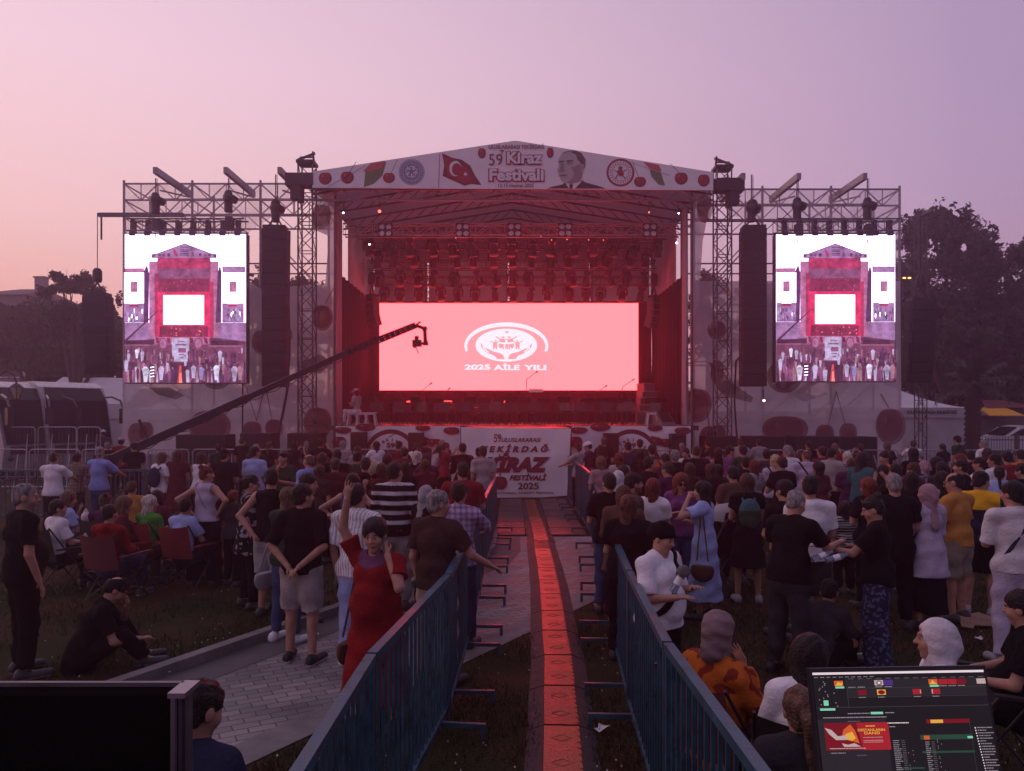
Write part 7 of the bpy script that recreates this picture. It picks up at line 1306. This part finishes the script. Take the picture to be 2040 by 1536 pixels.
P(1572, 985, 1.74, -52, 'grey haired man in black handing over a bottle', 'tee:black', 'pants:dgrey', 'buzz:lgrey', 'fwd/give', g=1.2, bend=8, pitch=22, Y=7.2, shoes='black'); P(1748, 1000, 1.67, 58, 'woman in a black tee and patterned blue trousers taking a bottle', 'tee:black', 'wide:navy:dots', 'bun:dark', 'give/front', f=1, g=1.15, yaw=10, pitch=18, Y=7.25, extra='glasses:head')
P(1782, 945, 1.77, -6, 'grey haired man in a black tee behind the woman taking a bottle', 'tee:black', 'pants:black', 'short:lgrey', 'front', g=1.2); P(1733, 953, 1.64, 8, 'woman with long bright red hair in dark clothes', 'tee:black', 'pants:black', 'vlong:red', 'front', f=1); P(1818, 942, 1.66, -12, 'woman with long black hair between the grey haired man and the pink headscarf', 'tee:black', 'pants:black', 'long:black', 'front', f=1)
P(1850, 965, 1.65, 12, 'woman in a pink headscarf, long lilac tunic and black skirt', 'longtunic:lilac', 'skirt:black', 'hijab:mauve', 'fwd/front', f=1); P(1908, 942, 1.76, 28, 'balding man with glasses in an orange polo and beige shorts', 'polo:rust', 'shorts:khaki', 'bald:dark', 'front', g=1.18, yaw=22, extra='glasses'); P(1953, 940, 1.75, -42, 'young man in a yellow and navy sports jersey', 'tee:navy:jersey', 'shorts:black', 'short:black', 'fwd', shoes='lgrey')
P(2020, 960, 1.79, -8, 'man in a loose white tee and pale trousers with a dark crossbody strap', 'tee:offw:x:.95', 'pants:lilac', 'short:black', 'front', g=1.1, extra='strap:navy:1', shoes='lgrey'); P(1878, 942, 1.62, -5, 'woman with curly dark hair in a pale top left of the orange polo', 'tee:lgrey', 'pants:black', 'curly:black', 'front', f=1)
P(1682, 1000, 1.24, 5, 'child with black hair in a black and white striped top', 'tee:black:thinstripe', 'pants:black', 'bob:black', 'down', hs=1.15); P(1787, 925, 1.70, 15, 'dark haired person in black before the silver barrier left of the headscarves', 'tee:black', 'pants:black', 'short:black', 'photo')
P(1842, 918, 1.61, 0, 'woman in a rose headscarf and navy floral top farther back', 'tunic:navy:floral', 'skirt:black', 'hijab:mauve', 'front', f=1); P(1868, 912, 1.66, 10, 'woman with big dark curls behind the rose headscarf', 'tee:black', 'pants:black', 'curly:black', 'front', f=1); P(1821, 893, 1.77, -8, 'tall woman with long black hair before the right white tent', 'tee:black', 'pants:black', 'vlong:black', 'front', f=1)
P(1765, 900, 1.75, 85, 'man in an orange shirt turned left near the end of the right wing', 'tee:orange', 'pants:black', 'short:dark', 'front'); P(1716, 903, 1.77, -60, 'man with curly dark hair in a slate blue tee', 'tee:teal', 'pants:black', 'curly:dark', 'front', g=1.15); P(1688, 900, 1.66, -5, 'woman with pale blond hair in a black and white striped top farther back', 'tee:black:thinstripe', 'pants:black', 'bob:pale', 'front', f=1)
P(1656, 893, 1.76, -38, 'young man in a pale pinkish tee with dark hair', 'tee:greige', 'pants:black', 'short:dark', 'front'); P(1638, 890, 1.75, 6, 'person in dark maroon behind the pale pinkish tee', 'tee:maroon', 'pants:black', 'short:dark', 'front'); P(1608, 896, 1.76, -8, 'bald man in a pale tee with a black crossbody strap', 'tee:lilac', 'pants:dgrey', 'bald:lbrown', 'front', g=1.15, extra='strap:black:-1')
P(1572, 889, 1.78, 16, 'grey haired man in a crisp white shirt', 'shirt:white', 'pants:dgrey', 'short:grey', 'front', g=1.1); P(1545, 907, 1.66, -12, 'woman with blond hair in a lilac tee with a dark strap', 'tee:lilac', 'pants:dgrey', 'bob:blond', 'front', f=1, g=1.15, extra='strap:black:-1'); P(1503, 917, 1.63, 30, 'woman with long red hair in a pale top behind the green backpack', 'tee:lgrey', 'pants:black', 'long:red', 'front', f=1)
P(1481, 888, 1.77, 0, 'man in a dark green tee left of the blond woman', 'tee:dgreen', 'pants:black', 'short:black', 'front'); P(1452, 889, 1.73, -85, 'man in a purple tee looking right before the left of the four subwoofer stacks', 'tee:purple', 'pants:black', 'short:dark', 'front'); P(1432, 893, 1.67, 4, 'woman with very long black hair in black near the subwoofers', 'tank:black', 'pants:black', 'vlong:black', 'front', f=1); P(1409, 895, 1.58, -6, 'small person in a purple tee beside the big man in black', 'tee:purple', 'pants:black', 'short:dark', 'front')
P(1386, 889, 1.81, -10, 'big man in a black tee with bare arms near the right emblem', 'tee:black', 'pants:black', 'buzz:brown', 'down', g=1.25); P(1368, 893, 1.68, 150, 'man turned to face the camera with a white collar', 'shirt:offw', 'pants:black', 'short:dark', 'front'); P(1344, 897, 1.75, 0, 'heavy man in black with grey hair near the right emblem', 'tee:black', 'pants:black', 'short:grey', 'front', g=1.35); P(1300, 887, 1.77, 0, 'man with an orange backpack before the right emblem', 'tee:dgrey', 'pants:black', 'short:dark', 'front', extra='backpack:orange')
P(1278, 897, 1.68, -8, 'woman with long black hair before the right emblem', 'tee:black', 'pants:black', 'long:black', 'front', f=1); P(1252, 882, 1.77, 5, 'person in navy with thin white straps left of the right emblem', 'long:navy', 'pants:black', 'short:dark', 'photo'); P(1290, 912, 1.70, -60, 'dark haired person in black turned right in front of the orange backpack', 'tee:black', 'pants:black', 'short:dark', 'front')
P(1233, 904, 1.64, -10, 'woman with short red hair in a beige top', 'tee:greige', 'pants:black', 'bob:red', 'front', f=1); P(1199, 910, 1.67, 10, 'woman with very long blond hair by the dark fence panel', 'tee:mauve', 'pants:denimd', 'vlong:lbrown', 'front', f=1); P(1197, 888, 1.70, -14, 'person in black with bobbed dark hair behind the long blond hair', 'tee:black', 'pants:black', 'bob:dark', 'front', f=1)
P(1152, 884, 1.70, 50, 'person in pale grey leaning on the dark fence panel by the banner', 'tee:lgrey', 'pants:black', 'short:dark', 'rail/rail'); P(1173, 881, 1.72, 65, 'person in a white cap leaning on the dark fence panel by the banner', 'tee:plum', 'pants:black', 'short:dark', 'rail', extra='cap:white')
P(1325, 905, 1.68, 12, 'person with short dark hair in a rust top behind the curly red hair', 'tee:maroon', 'pants:black', 'short:dark', 'photo'); P(1528, 895, 1.72, -10, 'man in a dark grey tee between the green tee and the blond woman', 'tee:dgrey', 'pants:black', 'short:dark', 'front'); P(1590, 903, 1.60, 10, 'woman with brown hair in a plum top between the white shirt and the bald man', 'tee:plum', 'pants:black', 'long:brown', 'front', f=1); P(1415, 925, 1.62, -15, 'woman with brown hair in black seen over the pale blue dress', 'tee:black', 'pants:black', 'long:brown', 'front', f=1); P(1462, 930, 1.70, 5, 'man with dark hair in a brown tee left of the green backpack', 'tee:brown', 'pants:black', 'short:dark', 'front')
P(1915, 905, 1.63, 60, 'woman with red hair facing left before the palm trunk', 'tee:maroon', 'pants:black', 'bob:red', 'front', f=1); P(1934, 898, 1.72, -30, 'person in black with short dark hair before the palm trunk', 'tee:black', 'pants:black', 'short:black', 'front'); P(1984, 905, 1.74, 25, 'person with black hair in a white top near the right edge', 'tee:white', 'pants:denimd', 'short:black', 'front'); P(1990, 930, 1.64, -30, 'woman in a white and blue top behind the sports jersey', 'tee:lblue', 'pants:black', 'pony:black', 'front', f=1); P(1953, 912, 1.68, 40, 'person in white holding a cloth above the sports jersey', 'tee:white', 'pants:black', 'short:dark', 'photo')
P(2008, 900, 1.75, -8, 'man in dark red farther back near the right edge', 'tee:dred', 'pants:black', 'short:black', 'front'); P(2037, 897, 1.74, 12, 'person in orange at the right edge farther back', 'tee:orange', 'pants:black', 'short:dark', 'front'); P(1966, 893, 1.70, 0, 'woman with brown hair in a black top by the far railing', 'tee:black', 'pants:black', 'long:brown', 'front', f=1); P(2040, 925, 1.68, 8, 'person in black behind the loose white tee at the right edge', 'tee:black', 'pants:black', 'short:black', 'front')
# the farthest rows, right under the barriers
rb = random.Random(21); ORD = 'first second third fourth fifth sixth seventh eighth ninth tenth eleventh twelfth thirteenth fourteenth fifteenth sixteenth'.split()
HN = dict(dark='dark', black='black', brown='brown', lbrown='light brown', grey='grey'); CN = dict(black='black', dgrey='dark grey', maroon='maroon', navy='navy', plum='plum', dgreen='dark green', dbrown='dark brown', dred='dark red', lgrey='pale grey', white='white')
for side_, x0, x1, n_ in (('left', 425, 905, 14), ('right', 1185, 1990, 16)):
    for k in range(n_):
        px = x0 + (x1 - x0) * (k + rb.uniform(.2, .8)) / n_; c_ = rb.choice(['black', 'black', 'dgrey', 'maroon', 'navy', 'plum', 'dgreen', 'dbrown', 'dred', 'lgrey', 'white']); hc_ = rb.choice(['dark', 'black', 'brown', 'lbrown', 'grey', 'dark']); fem = rb.random() < .5; hh_ = rb.uniform(1.58, 1.68) if fem else rb.uniform(1.68, 1.82); st_ = rb.choice(['long', 'bob', 'vlong', 'pony']) if fem else 'short'
        P(px, 0, hh_, rb.uniform(-30, 30), f'{"woman" if fem else "man"} with {HN[hc_]} hair in {CN[c_]}, {ORD[k]} from left, back row {side_} of aisle', 'tee:' + c_, 'pants:black', st_ + ':' + hc_, rb.choice(['front', 'down', 'cross', 'photo', 'hang']), f=int(fem), Y=rb.uniform(19.5, 23.2), g=rb.uniform(.95, 1.2), group=f'back row of the crowd {side_} of the aisle')
for side_, x0, x1, n_ in (('left', 600, 880, 6), ('right', 1230, 1960, 12)):
    for k in range(n_):
        px = x0 + (x1 - x0) * (k + rb.uniform(.2, .8)) / n_; c_ = rb.choice(['black', 'black', 'dgrey', 'maroon', 'plum', 'dbrown']); hc_ = rb.choice(['dark', 'black', 'brown']); fem = rb.random() < .5; hh_ = rb.uniform(1.56, 1.64) if fem else rb.uniform(1.64, 1.74)
        P(px, 0, hh_, rb.uniform(-40, 40), f'{"woman" if fem else "man"} with {HN[hc_]} hair in {CN[c_]}, {ORD[k]} from left, middle rows {side_} of aisle', 'tee:' + c_, 'pants:black', ('long:' if fem else 'short:') + hc_, rb.choice(['front', 'down', 'cross']), f=int(fem), Y=rb.uniform(12.3, 14.2) if side_ == 'left' else rb.uniform(11.8, 13.8), g=rb.uniform(.95, 1.2), group=f'middle rows of the crowd {side_} of the aisle')
# sitting in front on the right
seated(1424, 1225, 1.19, -58, 'seated woman in a mauve headscarf and orange patterned jacket, hand at her chin', 'long:orange:orangeflo', 'pants:maroon', 'scarfback:taupe', 'lap/chin', f=1, g=1.25, chair='maroon', clab='dark red camp chair under the orange patterned jacket')
P(1622, 1168, 1.72, -48, 'person in dark grey sitting bent over on the grass behind the purple bucket', 'tee:dgrey', 'pants:black', 'short:black', 'lap', pose='floor', bend=28, pitch=20)
seated(1612, 1278, 1.12, -18, 'seated person with dark hair in a white tee with a blue patterned lower half', 'tee:white:two', 'pants:black', 'bob:dark', 'lap', f=1, bend=6, chair='black', clab='black camp chair under the white and blue tee'); seated(1597, 1372, 1.10, -8, 'seated girl with a light brown ponytail in black beside the monitor', 'tee:dgrey', 'pants:black', 'pony:lbrown', 'lap', f=1, h=1.6, chair='dgrey', clab='grey camp chair under the girl with the ponytail')
seated(1874, 1235, 1.14, 72, 'seated woman in a white headscarf facing left above the monitor', 'tunic:white', 'skirt:offw', 'hijab:offw', 'lap', f=1, chair='black', clab='black camp chair under the white headscarf'); seated(2046, 1178, 1.22, 62, 'seated person in black cut off by the right edge', 'tee:black', 'pants:black', 'short:dark', 'lap', g=1.2, chair='black', clab='black camp chair at the right edge')
seated(382, 1366, 1.25, -20, 'man in a dark sweater with short black hair seated just behind the black case', 'long:navy', 'pants:black', 'short:dark', 'lap', g=1.1, pitch=20, h=1.76, chair='black', clab='black camp chair hidden behind the black case')
seated(711, 781, 1.20, 62, 'woman in a white cap seated on a stool at the left stage edge', 'tee:greige', 'pants:offw', 'long:dark', 'front', f=1, z0=SZ, Y=26.4, extra='cap:offw')

# held and scattered things
PETM = mat('clear_plastic', (.45, .55, .75), .12, trans=.7)
def bottle(p, tilt, label, h=.2, r=.03):
    t = thing('water_bottle', label, 'bottle', tuple(p)); M_ = Matrix.Rotation(tilt, 3, 'Y'); b = MB(); b.lathe((0, 0, 0), [(r * .9, -h / 2), (r, -h / 2 + .02), (r, h * .2), (r * .45, h * .38), (r * .42, h * .44)], 12, M_); b.build('plastic_body', PETM, t); b = MB(); b.lathe(M_ @ Vector((0, 0, h * .44)), [(r * .5, 0), (r * .5, .018)], 10, M_); b.build('bottle_cap', mat('bottle_cap_blue', (.1, .2, .5), .4), t); b = MB(); b.lathe((0, 0, 0), [(r * 1.02, -.03), (r * 1.02, .03)], 12, M_); b.build('bottle_label', INKW, t)
bottle(at(1352, 1157, 5.72), .5, 'clear bottle held by the woman in the black head wrap'); bottle(at(1638, 1107, 7.05), 1.2, 'clear bottle passed by the grey haired man in black'); bottle(at(1666, 1111, 7.0), 1.3, 'clear bottle in the hand of the woman with patterned trousers')
t = thing('rolled_hat', 'rolled grey cap held by the woman in the black head wrap', 'hat', tuple(at(1362, 1138, 5.7))); b = MB(); b.lathe((0, 0, 0), [(.042, -.05), (.048, 0), (.042, .05), (.024, .055)], 14, Matrix.Rotation(R(80), 3, 'X')); b.build('felt', mat('grey_felt', (.1, .1, .105), .9), t)
BAGM = mat('white_bag_plastic', (.6, .58, .6), .4, bump=.8, bscale=14)
def plastic_bag(px, py, Y, s_, label): b = MB(); c = at(px, py, Y); b.ball(c, s_, 12, (.9, .7, 1.1)); b.tube(c + Vector((-s_ * .3, 0, s_ * .9)), c + Vector((-s_ * .05, 0, s_ * 1.7)), s_ * .22, s_ * .1, n=6); b.tube(c + Vector((s_ * .3, 0, s_ * .9)), c + Vector((s_ * .05, 0, s_ * 1.7)), s_ * .22, s_ * .1, n=6); tag(b.build('plastic_bag', BAGM), label, 'bag')
plastic_bag(171, 1031, 12.2, .085, 'white plastic bag hanging by the seated person in pale blue'); plastic_bag(170, 1078, 11.0, .07, 'crumpled white bag in the lap of the seated man in the white tee')
BUC = mat('purple_bucket_plastic', (.07, .05, .18), .4); t = thing('bucket', 'round purple bucket standing on the grass above the monitor', 'bucket', (gx(1649, 5.15), 5.15, .55)); b = MB(); b.lathe((0, 0, 0), [(.09, -.22), (.12, .10), (.125, .10), (.128, .12), (.118, .12), (.085, -.2)], 20); b.build('tub', BUC, t); b = MB(); b.path([(-.125 * math.cos(a), -.02, .1 - .11 * math.sin(a)) for a in [R(k) for k in range(0, 181, 20)]], .004, 4); b.build('handle', ALU, t)
t2 = thing('folding_table', 'small dark folding table carrying the purple bucket', 'table', (gx(1649, 5.15), 5.15, 0)); b = MB(); b.box((0, 0, .315), (.5, .4, .025)); b.build('table_top', BLK, t2)
for sx in (-.2, .2):
    for sy in (-.15, .15): b = MB(); b.tube((sx, sy, 0), (sx, sy, .31), .012, n=5); b.build('leg', BLK, t2)
# pushchair with a small child in the right crowd
t = thing('pushchair', 'dark pushchair in the crowd beside the pale blue dress', 'pushchair', (gx(1440, 10.6), 10.6, 0), .5); b = MB(); b.box((0, 0, .55), (.42, .5, .08)); b.box((0, -.22, .85), (.42, .08, .6), Matrix.Rotation(.3, 3, 'X')); b.build('seat', DRAPE, t); b = MB(); b.lathe((0, -.1, 1.02), [(.26, 0), (.24, .12), (.15, .2), (.02, .23)], 12); b.build('hood', mat('hood_cloth', (.3, .29, .31), .8), t); b = MB()
for sx in (-.22, .22): b.tube((sx, -.3, 1.05), (sx, .3, .15), .014, n=5); b.tube((sx, .2, .5), (sx, -.3, .12), .014, n=5)
b.tube((-.22, -.3, 1.05), (.22, -.3, 1.05), .016, n=5); b.build('frame', ALUD, t)
for sx in (-.24, .24):
    for sy in (-.3, .32): b = MB(); b.lathe((sx, sy, .11), [(.11, -.02), (.11, .02)], 14, Matrix.Rotation(R(90), 3, 'Y')); b.build('wheel', RUB, t)

# ------------------------------------------------------------------ the control platform in front: case and monitor
b = MB(); b.box((0, .3, .84), (6.4, 3.2, .12)); PLT = b.build('deck', DECKM, None); t = thing('control_platform', 'low dark platform the camera stands on, carrying the case and the monitor', 'platform'); PLT.parent = t
b = MB()
for x in (-3, -1, 1, 3):
    for y in (-1.1, 1.75): b.tube((x, y, 0), (x, y, .8), .04, n=6)
b.build('legs_frame', ALUD, t)
t = thing('road_case', 'large black panel with pale metal edging standing at the lower left', 'flight case', (0, 0, 0)); Y1 = 1.72; xr = gx(341, Y1); zt_ = gz(1388, Y1); xl_ = -1.75; b = MB(); b.box(((xl_ + xr) / 2, Y1 + .035, (.9 + zt_) / 2), (xr - xl_, .055, zt_ - .9)); b.build('panel', mat('black_felt_panel', (.006, .006, .006), .95, bump=.2, bscale=60, spec=0), t)
EDG = mat('case_edge_alu', (.13, .115, .135), .45, .6, vary=.15, vscale=8); b = MB(); b.box(((xl_ + xr) / 2, Y1 + .068, zt_ + .004), (xr - xl_, .012, .012)); b.build('top_edge', EDG, t)
b = MB()
for dx, dy in ((.006, .0), (.026, .03), (.012, .07)): b.box((xr + dx, Y1 + dy, (.9 + zt_) / 2), (.010, .012, zt_ - .9))
b.box((xr + .014, Y1 + .035, (.9 + zt_) / 2), (.006, .05, zt_ - .9)); b.build('side_edge', EDG, t); b = MB(); b.box((xr + .014, Y1 + .036, zt_ + .004), (.04, .085, .012)); b.build('corner_cap', mat('corner_cap_alu', (.26, .23, .25), .4, .7), t)

# monitor with the video mixing program
MY = 2.05; ang = Matrix.Rotation(R(-1.0), 3, 'Y') @ Matrix.Rotation(R(-14), 3, 'X'); c0 = at(1800, 1455, MY); mw, mh = .472, .31
t = thing('monitor', 'thin black monitor at the lower right showing a dark video mixing program', 'monitor', tuple(c0)); fnM = lambda u, v, d=0: ang @ Vector(((u - .5) * mw, -.012 - d, (.5 - v) * mh))
b = MB(); b.box((0, 0, 0), (mw + .016, .02, mh + .02), ang); b.build('bezel', mat('black_bezel', (.015, .015, .017), .35), t)
U_ = {k: glow('ui_' + k, v) for k, v in dict(bg=(.016, .012, .017), panel=(.026, .020, .027), line=(.05, .042, .052), white=(.80, .66, .70), text=(.30, .25, .29), dim=(.13, .11, .13), mint=(.22, .62, .42), red=(.36, .018, .03), dred=(.18, .01, .02), gold=(.75, .38, .06), fire=(.62, .10, .03), pale=(.5, .36, .36), purple=(.07, .03, .22), green=(.025, .06, .04)).items()}
f = Flat(fnM, .0006, .0002); q4 = lambda x0, y0, x1, y1, m, l=True: f.poly([(x0, y0), (x1, y0), (x1, y1), (x0, y1)], U_[m], l); r_ = random.Random(9)
ZX = lambda x: (x - 100) / 1670; ZY = lambda y: (y - 92) / 1150        # positions read off the enlarged screen
def B4(x0, y0, x1, y1, m, l=True): q4(ZX(x0), ZY(y0), ZX(x1), ZY(y1), m, l)
q4(0, 0, 1, 1, 'bg'); B4(100, 96, 1768, 118, 'white'); B4(420, 165, 1768, 330, 'panel'); B4(420, 250, 1768, 254, 'line', False); B4(420, 335, 1768, 340, 'line', False); B4(105, 430, 1768, 436, 'line', False); B4(415, 165, 420, 440, 'line', False); B4(100, 545, 755, 1242, 'panel'); B4(1050, 545, 1550, 1242, 'bg'); B4(1552, 545, 1556, 1242, 'line')
def dashes(x0, x1, y, m='text', h_=7):
    x = x0
    while x < x1: w_ = r_.uniform(6, 22); B4(x, y, min(x + w_, x1), y + h_, m, False); x += w_ + r_.uniform(2, 5)
for k in range(10): dashes(112 + k * 60, 150 + k * 60, 140, 'text', 6)
for k in range(15): x = 420 + k * 90; dashes(x + 22, x + 72, 158, 'dim', 6); 
for k in (0, 4, 5, 6, 7): pass
for x, m in ((300, 'fire'), (690, 'pale'), (785, 'purple'), (1215, 'fire'), (1310, 'red'), (1400, 'red'), (1490, 'dred'), (1680, 'pale')): B4(x, 178, x + 86, 228, m); 
f.ell(ZX(733), ZY(203), .016, .02, U_['dim']); f.ell(ZX(733), ZY(203), .008, .010, U_['white']); f.poly([(ZX(305), ZY(225)), (ZX(340), ZY(182)), (ZX(352), ZY(200)), (ZX(384), ZY(190)), (ZX(370), ZY(226))], U_['gold']); f.poly([(ZX(1220), ZY(225)), (ZX(1250), ZY(184)), (ZX(1270), ZY(204)), (ZX(1296), ZY(226))], U_['gold'])
for x in (300, 1215): B4(x + 4, 232, x + 90, 250, 'mint')
for x in (430, 520, 690, 780, 1310, 1400, 1490): dashes(x, x + 70, 238, 'text', 7)
for x, m in ((515, 'dred'), (700, 'gold'), (1045, 'red'), (1225, 'red')): B4(x, 268, x + 84, 318, m); dashes(x + 4, x + 70, 336, 'text', 7)
f.ell(ZX(742), ZY(293), .020, .018, U_['dred']); B4(1228, 272, 1238, 314, 'pale'); B4(1115, 275, 1122, 310, 'pale')
for k in range(16): B4(120 + r_.uniform(0, 160), 180 + k * 16, 126 + r_.uniform(130, 160), 181 + k * 16, 'bg', False); x = r_.uniform(112, 300); B4(x, 180 + k * 15.5, x + 9, 190 + k * 15.5, 'text', False)
B4(172, 362, 218, 412, 'mint'); B4(130, 438, 276, 458, 'mint'); B4(612, 478, 730, 500, 'mint'); dashes(390, 600, 486, 'text', 8); dashes(750, 840, 484, 'text', 8); dashes(150, 760, 522, 'text', 9); dashes(380, 500, 560, 'dim', 7)
B4(150, 576, 765, 832, 'red'); f.poly([(ZX(150), ZY(576)), (ZX(460), ZY(576)), (ZX(500), ZY(832)), (ZX(150), ZY(832))], U_['dred']); f.poly([(ZX(330), ZY(640)), (ZX(400), ZY(590)), (ZX(440), ZY(650)), (ZX(470), ZY(770)), (ZX(380), ZY(740)), (ZX(300), ZY(730))], U_['fire']); f.poly([(ZX(345), ZY(680)), (ZX(410), ZY(660)), (ZX(440), ZY(720)), (ZX(400), ZY(745)), (ZX(350), ZY(730))], U_['gold']); f.poly([(ZX(152), ZY(620)), (ZX(215), ZY(640)), (ZX(270), ZY(700)), (ZX(360), ZY(690)), (ZX(350), ZY(735)), (ZX(250), ZY(735)), (ZX(190), ZY(680))], U_['pale']); f.poly([(ZX(300), ZY(765)), (ZX(360), ZY(780)), (ZX(420), ZY(766)), (ZX(480), ZY(800)), (ZX(320), ZY(800))], U_['pale'])
dashes(545, 635, 604, 'gold', 10)
for yy_ in (712, 740, 756): dashes(510, 695, yy_, 'pale', 5)
dashes(180, 520, 810, 'pale', 8); dashes(185, 325, 852, 'text', 7); dashes(430, 525, 876, 'dim', 8); dashes(760, 960, 580, 'white', 9); dashes(770, 830, 615, 'text', 8); B4(1130, 556, 1545, 594, 'dred'); B4(1170, 560, 1290, 592, 'gold'); B4(1050, 700, 1550, 745, 'green'); B4(1085, 708, 1140, 744, 'fire'); B4(1500, 718, 1550, 738, 'mint'); B4(1050, 850, 1550, 870, 'green'); B4(800, 995, 1050, 1012, 'green')
for k in range(26): y_ = 745 + k * 19; dashes(785, 785 + r_.uniform(40, 75), y_, 'text', 7); dashes(865, 900, y_, 'dim', 6); dashes(1090, 1090 + r_.uniform(30, 55), y_ + 18, 'text', 7); dashes(1150, 1180, y_ + 18, 'dim', 6); x = r_.choice((1205, 1240, 960, 915)); B4(x, y_, x + 6, y_ + 8, 'text', False)
for k in range(24): y_ = 636 + k * 25; B4(1580 + k * 2.4, y_, 1590 + k * 2.4, y_ + 12, 'white', False); dashes(1602 + k * 2.4, min(1760, 1602 + k * 2.4 + r_.uniform(40, 150)), y_, 'text', 8)
f.build('picture', t); text('DESTANLARIN', fnM, ZX(463), ZX(722), ZY(632), ZY(656), U_['gold'], t, f.d + .0006, .02); text('DANSI', fnM, ZX(522), ZX(668), ZY(660), ZY(686), U_['gold'], t, f.d + .0006, .02)
b = MB(); b.bar((0, .02, -.14), (0, .06, -.42), .05, .02); b.box((0, .05, -.425), (.26, .2, .015)); b.build('stand', BLK, t)
tb = thing('desk', 'small black desk on the platform under the monitor', 'desk', (c0.x, c0.y + .05, .9)); dz = c0.z - .433 - .9; b = MB(); b.box((0, 0, dz - .02), (.9, .6, .035)); b.build('desk_top', BLK, tb)
for sx in (-.4, .4):
    for sy in (-.25, .25): b = MB(); b.tube((sx, sy, 0), (sx, sy, dz - .04), .02, n=6); b.build('leg', BLK, tb)

# ------------------------------------------------------------------ haze and stage smoke lit by the screens, pink tint also imitates lens glare
b = MB(); b.box((0, 39, 9.5), (206, 124, 21)); hz_ = b.build('haze', []); hz_['kind'] = 'stuff'; hz_['label'] = 'thin evening haze with stage smoke, tinted pink to imitate lens glare'; hz_['category'] = 'haze'
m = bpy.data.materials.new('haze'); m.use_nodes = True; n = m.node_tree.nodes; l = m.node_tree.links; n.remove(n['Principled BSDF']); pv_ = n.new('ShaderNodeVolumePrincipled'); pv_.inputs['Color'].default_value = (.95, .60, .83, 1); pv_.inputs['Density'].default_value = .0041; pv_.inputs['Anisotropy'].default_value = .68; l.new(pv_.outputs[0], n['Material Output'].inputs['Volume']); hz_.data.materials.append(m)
